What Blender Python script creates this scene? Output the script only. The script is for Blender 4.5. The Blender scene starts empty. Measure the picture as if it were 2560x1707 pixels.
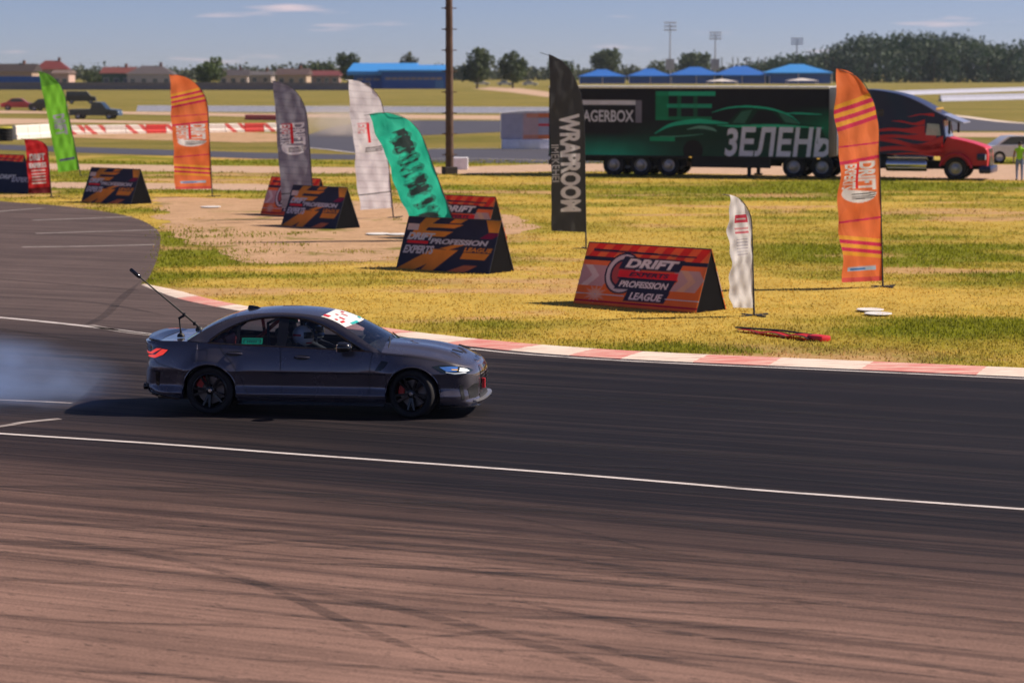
import bpy, bmesh, math, random
import numpy as np
from mathutils import Vector, Matrix
from mathutils.geometry import tessellate_polygon

R = math.radians
random.seed(7)
rng = np.random.default_rng(7)
SC = bpy.context.scene
COL = SC.collection

# ------------------------------------------------------------------ camera
CAM_H = 4.77
LENS = 85.0
FPX = LENS / 36.0 * 2560.0
HOR = 173.0
PITCH = math.atan((853.5 - HOR) / FPX)
cd = bpy.data.cameras.new('camera')
cam = bpy.data.objects.new('camera', cd)
COL.objects.link(cam)
cam.location = (0, 0, CAM_H)
cam.rotation_euler = (math.pi / 2 - PITCH, 0, 0)
cd.lens = LENS
cd.sensor_width = 36.0
cd.clip_end = 20000
cd.clip_start = 0.5
cd.dof.use_dof = True
cd.dof.focus_distance = 33.3
cd.dof.aperture_fstop = 2.0
SC.camera = cam

# ------------------------------------------------------------------ light
SUN_DIR = Vector((1.08, 0.22, 0.96)).normalized()      # towards the sun
SUN_EL = math.asin(SUN_DIR.z)
SUN_AZ = math.atan2(SUN_DIR.x, SUN_DIR.y)              # clockwise from +Y
w = bpy.data.worlds.new('World')
SC.world = w
w.use_nodes = True
nt = w.node_tree
nt.nodes.clear()
wo = nt.nodes.new('ShaderNodeOutputWorld')
bg = nt.nodes.new('ShaderNodeBackground')
sky = nt.nodes.new('ShaderNodeTexSky')
sky.sky_type = 'NISHITA'
sky.sun_disc = False
sky.sun_elevation = SUN_EL
sky.sun_rotation = SUN_AZ
sky.air_density = 0.5
sky.dust_density = 0.2
sky.ozone_density = 6.0
bg.inputs['Strength'].default_value = 0.068
# thin pinkish wisps of cloud low in the sky
tc = nt.nodes.new('ShaderNodeTexCoord')
mp = nt.nodes.new('ShaderNodeMapping')
mp.inputs['Scale'].default_value = (11, 11, 120)
nz = nt.nodes.new('ShaderNodeTexNoise')
nz.inputs['Scale'].default_value = 1.7
nz.inputs['Detail'].default_value = 4
nz.inputs['Roughness'].default_value = 0.45
rp = nt.nodes.new('ShaderNodeValToRGB')
rp.color_ramp.elements[0].position = 0.62
rp.color_ramp.elements[0].color = (0, 0, 0, 1)
rp.color_ramp.elements[1].position = 0.78
rp.color_ramp.elements[1].color = (0.75, 0.75, 0.75, 1)
mx = nt.nodes.new('ShaderNodeMix')
mx.data_type = 'RGBA'
mx.inputs['B'].default_value = (10.5, 7.9, 7.8, 1)
nt.links.new(tc.outputs['Generated'], mp.inputs['Vector'])
nt.links.new(mp.outputs['Vector'], nz.inputs['Vector'])
nt.links.new(nz.outputs['Fac'], rp.inputs['Fac'])
nt.links.new(rp.outputs['Color'], mx.inputs['Factor'])
wb = nt.nodes.new('ShaderNodeMix')          # white balance of the air light
wb.data_type = 'RGBA'
wb.blend_type = 'MULTIPLY'
wb.inputs['Factor'].default_value = 1.0
wb.inputs['B'].default_value = (1.09, 0.89, 0.93, 1)
nt.links.new(sky.outputs['Color'], wb.inputs['A'])
nt.links.new(wb.outputs['Result'], mx.inputs['A'])
nt.links.new(mx.outputs['Result'], bg.inputs['Color'])
nt.links.new(bg.outputs['Background'], wo.inputs['Surface'])

sl = bpy.data.lights.new('sun', 'SUN')
sl.energy = 4.7
sl.angle = R(0.6)
sl.color = (1.0, 0.86, 0.70)
so = bpy.data.objects.new('sun', sl)
COL.objects.link(so)
so.rotation_euler = (-SUN_DIR).to_track_quat('-Z', 'Y').to_euler()
so.location = (60, 20, 60)

vs = SC.view_settings
vs.view_transform = 'Standard'
vs.look = 'None'
vs.exposure = 0.45
vs.gamma = 1.0
vs.use_curve_mapping = False
SC.cycles.max_bounces = 8
SC.cycles.transparent_max_bounces = 24
SC.cycles.volume_bounces = 1


# ------------------------------------------------------------------ helpers
def gp(px, py, z=0.0):
    """ground point (at height z) seen at pixel px,py of the 2560 x 1707 photograph"""
    u = (px - 1280.0) / FPX
    v = -(py - 853.5) / FPX
    c, s = math.cos(PITCH), math.sin(PITCH)
    d = Vector((u, c + v * s, -s + v * c))
    t = (z - CAM_H) / d.z
    return Vector((d.x * t, d.y * t, z))


def depth_of(py):
    return gp(1280, py).y


def xat(px, Y, py=400):
    """x of pixel column px at distance Y (good near the horizon)"""
    u = (px - 1280.0) / FPX
    v = -(py - 853.5) / FPX
    c, s = math.cos(PITCH), math.sin(PITCH)
    return u * Y / (c + v * s)


def zat(py, Y):
    v = -(py - 853.5) / FPX
    c, s = math.cos(PITCH), math.sin(PITCH)
    return CAM_H + Y * (-s + v * c) / (c + v * s)


def tag(o, label=None, cat=None, group=None, kind=None):
    if label: o['label'] = label
    if cat: o['category'] = cat
    if group: o['group'] = group
    if kind: o['kind'] = kind
    return o


def empty(name, loc=(0, 0, 0), rz=0.0, label=None, cat=None, group=None):
    o = bpy.data.objects.new(name, None)
    o.empty_display_size = 0.2
    COL.objects.link(o)
    o.location = loc
    o.rotation_euler = (0, 0, rz)
    return tag(o, label, cat, group)


def mobj(name, verts, faces, mats=None, parent=None, smooth=False, midx=None, sharp=None):
    me = bpy.data.meshes.new(name)
    me.from_pydata([tuple(v) for v in verts], [], [tuple(f) for f in faces])
    if mats is not None:
        if not isinstance(mats, (list, tuple)): mats = [mats]
        for m in mats: me.materials.append(m)
    if midx is not None:
        me.polygons.foreach_set('material_index', np.asarray(midx, dtype=np.int32))
    if smooth:
        me.polygons.foreach_set('use_smooth', np.ones(len(me.polygons), dtype=bool))
        if sharp: me.set_sharp_from_angle(angle=R(sharp))
    me.update()
    o = bpy.data.objects.new(name, me)
    COL.objects.link(o)
    if parent is not None: o.parent = parent
    return o


class MB:
    """collects simple solids and makes ONE mesh object of them"""
    def __init__(self):
        self.v, self.f, self.m = [], [], []

    def add(self, verts, faces, mi=0, M=None):
        b = len(self.v)
        for p in verts:
            p = Vector(p)
            self.v.append(M @ p if M is not None else p)
        for f in faces:
            self.f.append([i + b for i in f]); self.m.append(mi)
        return self

    def box(self, x0, x1, y0, y1, z0, z1, mi=0, M=None, bev=0.0):
        if bev > 0:
            bm = bmesh.new()
            bmesh.ops.create_cube(bm, size=1.0)
            for q in bm.verts:
                q.co = Vector(((x0 + x1) / 2 + q.co.x * (x1 - x0), (y0 + y1) / 2 + q.co.y * (y1 - y0), (z0 + z1) / 2 + q.co.z * (z1 - z0)))
            bmesh.ops.bevel(bm, geom=bm.edges[:], offset=bev, segments=2, profile=0.5, affect='EDGES')
            bm.verts.index_update()
            vv = [q.co.copy() for q in bm.verts]; ff = [[q.index for q in f.verts] for f in bm.faces]
            bm.free()
            return self.add(vv, ff, mi, M)
        vv = [(x0, y0, z0), (x1, y0, z0), (x1, y1, z0), (x0, y1, z0), (x0, y0, z1), (x1, y0, z1), (x1, y1, z1), (x0, y1, z1)]
        ff = [(0, 3, 2, 1), (4, 5, 6, 7), (0, 1, 5, 4), (1, 2, 6, 5), (2, 3, 7, 6), (3, 0, 4, 7)]
        return self.add(vv, ff, mi, M)

    def tube(self, pts, rad, n=8, mi=0, cap=True, M=None):
        pts = [Vector(p) for p in pts]
        if not isinstance(rad, (list, tuple)): rad = [rad] * len(pts)
        vv, ff = [], []
        prev = None
        for i, p in enumerate(pts):
            d = (pts[min(i + 1, len(pts) - 1)] - pts[max(i - 1, 0)]).normalized()
            if prev is None:
                a = Vector((0, 0, 1)) if abs(d.z) < 0.9 else Vector((1, 0, 0))
                a = (a - d * a.dot(d)).normalized()
            else:
                a = (prev - d * prev.dot(d)).normalized()
            prev = a
            b = d.cross(a)
            for k in range(n):
                t = 2 * math.pi * k / n
                vv.append(p + (a * math.cos(t) + b * math.sin(t)) * rad[i])
        for i in range(len(pts) - 1):
            for k in range(n):
                k2 = (k + 1) % n
                ff.append((i * n + k, i * n + k2, (i + 1) * n + k2, (i + 1) * n + k))
        if cap:
            ff.append(tuple(reversed(range(n))))
            ff.append(tuple(range((len(pts) - 1) * n, len(pts) * n)))
        return self.add(vv, ff, mi, M)

    def prism(self, poly, y0, y1, mi=0, M=None):
        """polygon in x,z extruded along y"""
        n = len(poly)
        vv = [(p[0], y0, p[1]) for p in poly] + [(p[0], y1, p[1]) for p in poly]
        ff = [tuple(range(n)), tuple(reversed(range(n, 2 * n)))]
        ff += [(i, i + n, (i + 1) % n + n, (i + 1) % n) for i in range(n)]
        return self.add(vv, ff, mi, M)

    def lathe(self, prof, n=32, mi=0, M=None, axis='y'):
        """profile of (radius, height) turned round the axis"""
        vv, ff = [], []
        for (r, h) in prof:
            for k in range(n):
                t = 2 * math.pi * k / n
                if axis == 'y': vv.append((r * math.cos(t), h, r * math.sin(t)))
                else: vv.append((r * math.cos(t), r * math.sin(t), h))
        for i in range(len(prof) - 1):
            for k in range(n):
                k2 = (k + 1) % n
                ff.append((i * n + k, i * n + k2, (i + 1) * n + k2, (i + 1) * n + k))
        return self.add(vv, ff, mi, M)

    def build(self, name, mats, parent=None, smooth=False, sharp=40):
        o = mobj(name, self.v, self.f, mats, parent, smooth, self.m if isinstance(mats, (list, tuple)) else None, sharp)
        bm = bmesh.new(); bm.from_mesh(o.data)
        bmesh.ops.recalc_face_normals(bm, faces=bm.faces[:])
        bm.to_mesh(o.data); bm.free()
        return o


def copy_tree(o, parent=None):
    c = o.copy()
    COL.objects.link(c)
    if parent is not None: c.parent = parent
    for ch in list(o.children): copy_tree(ch, c)
    return c


# ------------------------------------------------------------------ materials
def N(t, kind, **kw):
    n = t.nodes.new(kind)
    for k, v in kw.items():
        if k in n.inputs: n.inputs[k].default_value = v
        else: setattr(n, k, v)
    return n


def mat(name, col, rough=0.6, metal=0.0, spec=0.5, coat=0.0, var=0.12, vscale=3.0, bump=0.0, bscale=40.0, emit=None, alpha=1.0):
    m = bpy.data.materials.new(name)
    m.use_nodes = True
    t = m.node_tree
    b = t.nodes['Principled BSDF']
    b.inputs['Roughness'].default_value = rough
    b.inputs['Metallic'].default_value = metal
    b.inputs['Specular IOR Level'].default_value = spec
    b.inputs['Coat Weight'].default_value = coat
    b.inputs['Coat Roughness'].default_value = 0.04
    b.inputs['Alpha'].default_value = alpha
    c = (*col, 1)
    b.inputs['Base Color'].default_value = c
    if var > 0:
        tcn = N(t, 'ShaderNodeTexCoord')
        n1 = N(t, 'ShaderNodeTexNoise', Scale=vscale, Detail=5.0, Roughness=0.6)
        t.links.new(tcn.outputs['Object'], n1.inputs['Vector'])
        r1 = N(t, 'ShaderNodeMapRange')
        r1.inputs['From Min'].default_value = 0.3; r1.inputs['From Max'].default_value = 0.7
        r1.inputs['To Min'].default_value = 1 - var; r1.inputs['To Max'].default_value = 1 + var
        t.links.new(n1.outputs['Fac'], r1.inputs['Value'])
        mm = N(t, 'ShaderNodeVectorMath', operation='SCALE')
        mm.inputs[0].default_value = col
        t.links.new(r1.outputs['Result'], mm.inputs['Scale'])
        t.links.new(mm.outputs['Vector'], b.inputs['Base Color'])
    if bump > 0:
        tcb = N(t, 'ShaderNodeTexCoord')
        n2 = N(t, 'ShaderNodeTexNoise', Scale=bscale, Detail=4.0)
        t.links.new(tcb.outputs['Object'], n2.inputs['Vector'])
        bp = N(t, 'ShaderNodeBump', Strength=bump, Distance=0.02)
        t.links.new(n2.outputs['Fac'], bp.inputs['Height'])
        t.links.new(bp.outputs['Normal'], b.inputs['Normal'])
    if emit:
        b.inputs['Emission Color'].default_value = (*emit[0], 1)
        b.inputs['Emission Strength'].default_value = emit[1]
    return m


def print_mat(name, rough=0.55, translucent=0.0, bump=0.0):
    """base colour read from the mesh's printed colour attribute"""
    m = bpy.data.materials.new(name)
    m.use_nodes = True
    t = m.node_tree
    b = t.nodes['Principled BSDF']
    b.inputs['Roughness'].default_value = rough
    a = N(t, 'ShaderNodeAttribute', attribute_name='print')
    tcn = N(t, 'ShaderNodeTexCoord')
    n1 = N(t, 'ShaderNodeTexNoise', Scale=2.2, Detail=5.0)
    t.links.new(tcn.outputs['Object'], n1.inputs['Vector'])
    r1 = N(t, 'ShaderNodeMapRange')
    r1.inputs['From Min'].default_value = 0.3; r1.inputs['From Max'].default_value = 0.7
    r1.inputs['To Min'].default_value = 0.9; r1.inputs['To Max'].default_value = 1.06
    t.links.new(n1.outputs['Fac'], r1.inputs['Value'])
    mm = N(t, 'ShaderNodeVectorMath', operation='SCALE')
    t.links.new(a.outputs['Color'], mm.inputs[0])
    t.links.new(r1.outputs['Result'], mm.inputs['Scale'])
    t.links.new(mm.outputs['Vector'], b.inputs['Base Color'])
    if bump:
        n2 = N(t, 'ShaderNodeTexNoise', Scale=4.0, Detail=3.0, Distortion=0.8)
        mp2 = N(t, 'ShaderNodeMapping'); mp2.inputs['Scale'].default_value = (0.9, 0.9, 0.5)
        t.links.new(tcn.outputs['Object'], mp2.inputs['Vector'])
        t.links.new(mp2.outputs['Vector'], n2.inputs['Vector'])
        bp = N(t, 'ShaderNodeBump', Strength=bump, Distance=0.12)
        t.links.new(n2.outputs['Fac'], bp.inputs['Height'])
        t.links.new(bp.outputs['Normal'], b.inputs['Normal'])
    if translucent > 0:
        tr = N(t, 'ShaderNodeBsdfTranslucent')
        t.links.new(mm.outputs['Vector'], tr.inputs['Color'])
        ms = N(t, 'ShaderNodeMixShader')
        ms.inputs['Fac'].default_value = translucent
        out = t.nodes['Material Output']
        t.links.new(b.outputs['BSDF'], ms.inputs[1])
        t.links.new(tr.outputs['BSDF'], ms.inputs[2])
        t.links.new(ms.outputs['Shader'], out.inputs['Surface'])
    return m


def s2l(r, g, b):
    f = lambda c: (c / 255 / 12.92) if c / 255 <= 0.04045 else ((c / 255 + 0.055) / 1.055) ** 2.4
    return (f(r), f(g), f(b))


# ------------------------------------------------------------------ printed canvases
_glyph = {}


def text_tris(s, shear=0.0, bold=0.0):
    """triangles (n,3,2) of a line of text, normalised to x,y in 0..1"""
    key = (s, shear, bold)
    if key in _glyph: return _glyph[key]
    cu = bpy.data.curves.new('lettering', 'FONT')
    cu.body = s
    cu.shear = shear
    cu.offset = bold
    ob = bpy.data.objects.new('lettering', cu)
    COL.objects.link(ob)
    dg = bpy.context.evaluated_depsgraph_get()
    me = ob.evaluated_get(dg).to_mesh()
    me.calc_loop_triangles()
    co = np.array([v.co[:2] for v in me.vertices])
    tr = np.array([t.vertices[:] for t in me.loop_triangles])
    T = co[tr]
    mn, mxx = T.reshape(-1, 2).min(0), T.reshape(-1, 2).max(0)
    T = (T - mn) / (mxx - mn)
    ob.evaluated_get(dg).to_mesh_clear()
    bpy.data.objects.remove(ob)
    bpy.data.curves.remove(cu)
    _glyph[key] = T
    return T


class Canvas:
    """a small printed picture; x to the right, y up, both 0..1"""
    def __init__(self, W, H, col):
        self.W, self.H = W, H
        self.SS = 2
        self.a = np.empty((H * 2, W * 2, 3)); self.a[:] = col
        self.X, self.Y = np.meshgrid((np.arange(W * 2) + .5) / (W * 2), (np.arange(H * 2) + .5) / (H * 2))

    def paint(self, mask, col, op=1.0):
        if np.ndim(op): op = np.asarray(op)[mask][:, None]
        self.a[mask] = self.a[mask] * (1 - op) + np.array(col) * op
        return self

    def rect(self, x0, y0, x1, y1, col, op=1.0):
        return self.paint((self.X >= x0) & (self.X < x1) & (self.Y >= y0) & (self.Y < y1), col, op)

    def tris(self, T, col, op=1.0):
        X, Y = self.X, self.Y
        mask = np.zeros_like(X, dtype=bool)
        H, W = X.shape
        for t in T:
            x0, y0 = t.min(0); x1, y1 = t.max(0)
            i0, i1 = max(int(y0 * H) - 1, 0), min(int(y1 * H) + 2, H)
            j0, j1 = max(int(x0 * W) - 1, 0), min(int(x1 * W) + 2, W)
            if i0 >= i1 or j0 >= j1: continue
            xs, ys = X[i0:i1, j0:j1], Y[i0:i1, j0:j1]
            (ax, ay), (bx, by), (cx, cy) = t
            d1 = (xs - bx) * (ay - by) - (ax - bx) * (ys - by)
            d2 = (xs - cx) * (by - cy) - (bx - cx) * (ys - cy)
            d3 = (xs - ax) * (cy - ay) - (cx - ax) * (ys - ay)
            neg = (d1 < 0) | (d2 < 0) | (d3 < 0); pos = (d1 > 0) | (d2 > 0) | (d3 > 0)
            mask[i0:i1, j0:j1] |= ~(neg & pos)
        return self.paint(mask, col, op)

    def poly(self, pts, col, op=1.0):
        tr = tessellate_polygon([[Vector((p[0], p[1], 0)) for p in pts]])
        P = np.array(pts, float)
        return self.tris(P[np.array(tr)], col, op)

    def text(self, s, x0, y0, x1, y1, col, op=1.0, shear=0.0, bold=0.0, rot=0):
        T = text_tris(s, shear, bold).copy()
        if rot == -90:      # reads downwards, tops of the letters to the right
            T = np.stack([T[..., 1], 1 - T[..., 0]], -1)
        elif rot == 90:
            T = np.stack([1 - T[..., 1], T[..., 0]], -1)
        T = T * np.array([x1 - x0, y1 - y0]) + np.array([x0, y0])
        return self.tris(T, col, op)

    def cells(self):
        return self.a.reshape(self.H, 2, self.W, 2, 3).mean((1, 3))


def printed(name, canvas, fn, mats, parent, smooth=True):
    """grid mesh: cell i,j of the canvas lies at fn(u, v) and carries its colour"""
    W, H = canvas.W, canvas.H
    us, vs_ = np.linspace(0, 1, W + 1), np.linspace(0, 1, H + 1)
    U, V = np.meshgrid(us, vs_)
    P = fn(U.ravel(), V.ravel())
    idx = np.arange((W + 1) * (H + 1)).reshape(H + 1, W + 1)
    F = np.stack([idx[:-1, :-1], idx[:-1, 1:], idx[1:, 1:], idx[1:, :-1]], -1).reshape(-1, 4)
    me = bpy.data.meshes.new(name)
    me.vertices.add(len(P)); me.vertices.foreach_set('co', np.asarray(P, dtype=np.float32).ravel())
    me.loops.add(F.size); me.loops.foreach_set('vertex_index', F.ravel().astype(np.int32))
    me.polygons.add(len(F)); me.polygons.foreach_set('loop_start', np.arange(0, F.size, 4, dtype=np.int32))
    if smooth: me.polygons.foreach_set('use_smooth', np.ones(len(F), dtype=bool))
    me.materials.append(mats)
    a = me.attributes.new('print', 'FLOAT_COLOR', 'FACE')
    c = np.ones((len(F), 4), dtype=np.float32); c[:, :3] = canvas.cells().reshape(-1, 3)
    a.data.foreach_set('color', c.ravel())
    me.update(calc_edges=True)
    me.validate()
    o = bpy.data.objects.new(name, me)
    COL.objects.link(o)
    o.parent = parent
    return o


def smooth_curve(pts, n=8, closed=False):
    """Catmull-Rom through the given points (any dimension)"""
    P = np.array(pts, float)
    out = []
    m = len(P)
    for i in range(m - (0 if closed else 1)):
        p0 = P[i - 1] if (i > 0 or closed) else 2 * P[0] - P[1]
        p1, p2 = P[i], P[(i + 1) % m]
        p3 = P[(i + 2) % m] if (i + 2 < m or closed) else 2 * P[-1] - P[-2]
        for k in range(n):
            t = k / n
            out.append(0.5 * ((2 * p1) + (-p0 + p2) * t + (2 * p0 - 5 * p1 + 4 * p2 - p3) * t * t + (-p0 + 3 * p1 - 3 * p2 + p3) * t ** 3))
    if not closed: out.append(P[-1])
    return np.array(out)


def pchip(xs, ys):
    """smooth monotone interpolation through the given knots"""
    xs, ys = np.array(xs, float), np.array(ys, float)
    h = np.diff(xs); d = np.diff(ys) / h
    m = np.zeros(len(xs))
    for i in range(1, len(xs) - 1):
        if d[i - 1] * d[i] > 0:
            w1, w2 = 2 * h[i] + h[i - 1], h[i] + 2 * h[i - 1]
            m[i] = (w1 + w2) / (w1 / d[i - 1] + w2 / d[i])
    m[0], m[-1] = d[0], d[-1]

    def f(x):
        x = np.clip(np.asarray(x, float), xs[0], xs[-1])
        i = np.clip(np.searchsorted(xs, x) - 1, 0, len(xs) - 2)
        t = (x - xs[i]) / h[i]
        return ((2 * t**3 - 3 * t**2 + 1) * ys[i] + (t**3 - 2 * t**2 + t) * h[i] * m[i]
                + (-2 * t**3 + 3 * t**2) * ys[i + 1] + (t**3 - t**2) * h[i] * m[i + 1])
    return f

# ================================================================== GROUND
GZ = -0.03        # the grass ground lies a little below the asphalt


def grass_mat():
    m = bpy.data.materials.new('dry_grass_ground')
    m.use_nodes = True
    t = m.node_tree
    b = t.nodes['Principled BSDF']
    b.inputs['Roughness'].default_value = 0.95
    b.inputs['Specular IOR Level'].default_value = 0.1
    tcn = N(t, 'ShaderNodeTexCoord')
    mpn = N(t, 'ShaderNodeMapping')
    mpn.inputs['Rotation'].default_value = (0, 0, R(12))
    mpn.inputs['Scale'].default_value = (0.45, 1.0, 1.0)
    t.links.new(tcn.outputs['Object'], mpn.inputs['Vector'])

    def noise(scale, det, ro, lo, hi):
        n = N(t, 'ShaderNodeTexNoise', Scale=scale, Detail=det, Roughness=ro)
        t.links.new(mpn.outputs['Vector'], n.inputs['Vector'])
        r = N(t, 'ShaderNodeMapRange')
        r.inputs['From Min'].default_value = lo; r.inputs['From Max'].default_value = hi
        t.links.new(n.outputs['Fac'], r.inputs['Value'])
        return r.outputs['Result']

    def mixc(fac, a, bb):
        x = N(t, 'ShaderNodeMix', data_type='RGBA')
        t.links.new(fac, x.inputs['Factor'])
        for k, val in (('A', a), ('B', bb)):
            if isinstance(val, tuple): x.inputs[k].default_value = (*val, 1)
            else: t.links.new(val, x.inputs[k])
        return x.outputs['Result']
    big = noise(0.10, 5, 0.6, 0.38, 0.62)
    mid = noise(0.55, 6, 0.65, 0.40, 0.66)
    fine = noise(5.5, 6, 0.75, 0.30, 0.70)
    soil = noise(0.33, 6, 0.7, 0.60, 0.72)
    c = mixc(big, (0.150, 0.160, 0.030), (0.330, 0.265, 0.085))
    c = mixc(mid, c, (0.265, 0.215, 0.066))
    c = mixc(soil, c, (0.400, 0.285, 0.150))
    x = N(t, 'ShaderNodeMix', data_type='RGBA', blend_type='MULTIPLY')
    x.inputs['Factor'].default_value = 0.75
    t.links.new(c, x.inputs['A'])
    cr = N(t, 'ShaderNodeValToRGB')
    cr.color_ramp.elements[0].color = (0.62, 0.66, 0.55, 1)
    cr.color_ramp.elements[1].color = (1.35, 1.25, 1.1, 1)
    t.links.new(fine, cr.inputs['Fac'])
    t.links.new(cr.outputs['Color'], x.inputs['B'])
    t.links.new(x.outputs['Result'], b.inputs['Base Color'])
    bp = N(t, 'ShaderNodeBump', Strength=0.7, Distance=0.12)
    t.links.new(fine, bp.inputs['Height'])
    t.links.new(bp.outputs['Normal'], b.inputs['Normal'])
    return m


TR = R(-24.5)                                   # heading of the racing line
TU = Vector((math.cos(TR), math.sin(TR), 0))    # along the track
TV = Vector((-math.sin(TR), math.cos(TR), 0))   # across it, away from the camera


def asphalt_mat(name, base, dark, zones, spec=0.14):
    m = bpy.data.materials.new(name)
    m.use_nodes = True
    t = m.node_tree
    b = t.nodes['Principled BSDF']
    b.inputs['Specular IOR Level'].default_value = spec
    b.inputs['Roughness'].default_value = 0.72
    tcn = N(t, 'ShaderNodeTexCoord')
    rot = N(t, 'ShaderNodeMapping')
    rot.inputs['Rotation'].default_value = (0, 0, -TR)
    t.links.new(tcn.outputs['Object'], rot.inputs['Vector'])
    sep = N(t, 'ShaderNodeSeparateXYZ')
    t.links.new(rot.outputs['Vector'], sep.inputs['Vector'])

    def noise(sx, sy, det=6.0, ro=0.6, lo=0.3, hi=0.7, turn=0.0, dist=0.0):
        mp_ = N(t, 'ShaderNodeMapping')
        mp_.inputs['Scale'].default_value = (sx, sy, 1)
        mp_.inputs['Rotation'].default_value = (0, 0, R(turn))
        t.links.new(rot.outputs['Vector'], mp_.inputs['Vector'])
        n = N(t, 'ShaderNodeTexNoise', Scale=1.0, Detail=det, Roughness=ro, Distortion=dist)
        t.links.new(mp_.outputs['Vector'], n.inputs['Vector'])
        r = N(t, 'ShaderNodeMapRange')
        r.inputs['From Min'].default_value = lo; r.inputs['From Max'].default_value = hi
        t.links.new(n.outputs['Fac'], r.inputs['Value'])
        return r.outputs['Result']

    def math_(op, a, bb, clamp=False):
        x = N(t, 'ShaderNodeMath', operation=op)
        x.use_clamp = clamp
        for i, val in enumerate((a, bb)):
            if isinstance(val, (int, float)): x.inputs[i].default_value = val
            else: t.links.new(val, x.inputs[i])
        return x.outputs['Value']
    # rubbered zone across the track
    lo, hi = zones['range']
    rg = N(t, 'ShaderNodeMapRange')
    rg.inputs['From Min'].default_value = lo; rg.inputs['From Max'].default_value = hi
    wob = noise(0.02, 0.14, 3, 0.5, 0.3, 0.7)
    vv = math_('ADD', sep.outputs['Y'], math_('MULTIPLY', math_('SUBTRACT', wob, 0.5), 2.4))
    t.links.new(vv, rg.inputs['Value'])
    cr = N(t, 'ShaderNodeValToRGB')
    e = cr.color_ramp.elements
    for i, (p, val) in enumerate(zones['stops']):
        if i < 2: el = e[i]; el.position = p
        else: el = e.new(p)
        el.color = (val, val, val, 1)
    t.links.new(rg.outputs['Result'], cr.inputs['Fac'])
    s1 = noise(0.035, 2.2, 7, 0.72, 0.34, 0.66)            # long rubber streaks
    s2 = noise(0.05, 5.5, 5, 0.7, 0.36, 0.64, turn=6)
    s3 = noise(0.16, 18.0, 5, 0.7, 0.32, 0.68, turn=-5)
    streak = math_('MULTIPLY', math_('ADD', math_('ADD', s1, s2), s3), 0.333)
    if 'ufade' in zones:
        ru = N(t, 'ShaderNodeMapRange')
        ru.inputs['From Min'].default_value, ru.inputs['From Max'].default_value = zones['ufade']
        ru.inputs['To Min'].default_value = 0.84
        t.links.new(sep.outputs['X'], ru.inputs['Value'])
        rub = math_('MULTIPLY', cr.outputs['Color'], ru.outputs['Result'])
    else:
        rub = cr.outputs['Color']
    amp = math_('SUBTRACT', 1.30, rub)
    fac = math_('ADD', rub, math_('MULTIPLY', math_('MULTIPLY', math_('SUBTRACT', streak, 0.5), 1.15), amp), True)
    mxn = N(t, 'ShaderNodeMix', data_type='RGBA')
    if 'far' in zones:
        bb_ = N(t, 'ShaderNodeMix', data_type='RGBA')
        bb_.inputs['A'].default_value = (*base, 1); bb_.inputs['B'].default_value = (*zones['far'], 1)
        rf = N(t, 'ShaderNodeMapRange'); rf.inputs['From Min'].default_value = 22.0; rf.inputs['From Max'].default_value = 30.0
        t.links.new(sep.outputs['Y'], rf.inputs['Value']); t.links.new(rf.outputs['Result'], bb_.inputs['Factor'])
        t.links.new(bb_.outputs['Result'], mxn.inputs['A'])
    else:
        mxn.inputs['A'].default_value = (*base, 1)
    mxn.inputs['B'].default_value = (*dark, 1)
    t.links.new(fac, mxn.inputs['Factor'])
    # stone grain and dark crumbs of rubber
    gr = N(t, 'ShaderNodeTexNoise', Scale=34.0, Detail=6.0, Roughness=0.85)
    t.links.new(tcn.outputs['Object'], gr.inputs['Vector'])
    g2 = noise(2.2, 6.0, 6, 0.75, 0.585, 0.70)
    g3 = noise(0.5, 0.5, 5, 0.6, 0.3, 0.7)
    mr = N(t, 'ShaderNodeMapRange')
    mr.inputs['From Min'].default_value = 0.3; mr.inputs['From Max'].default_value = 0.7
    mr.inputs['To Min'].default_value = 0.50; mr.inputs['To Max'].default_value = 1.50
    t.links.new(gr.outputs['Fac'], mr.inputs['Value'])
    k = math_('MULTIPLY', mr.outputs['Result'], math_('SUBTRACT', 1.0, math_('MULTIPLY', g2, 0.62)))
    k = math_('MULTIPLY', k, math_('ADD', 0.86, math_('MULTIPLY', g3, 0.28)))
    sc_ = N(t, 'ShaderNodeVectorMath', operation='SCALE')
    t.links.new(mxn.outputs['Result'], sc_.inputs[0])
    t.links.new(k, sc_.inputs['Scale'])
    t.links.new(sc_.outputs['Vector'], b.inputs['Base Color'])
    bp = N(t, 'ShaderNodeBump', Strength=0.35, Distance=0.01)
    t.links.new(gr.outputs['Fac'], bp.inputs['Height'])
    t.links.new(bp.outputs['Normal'], b.inputs['Normal'])
    return m


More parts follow.
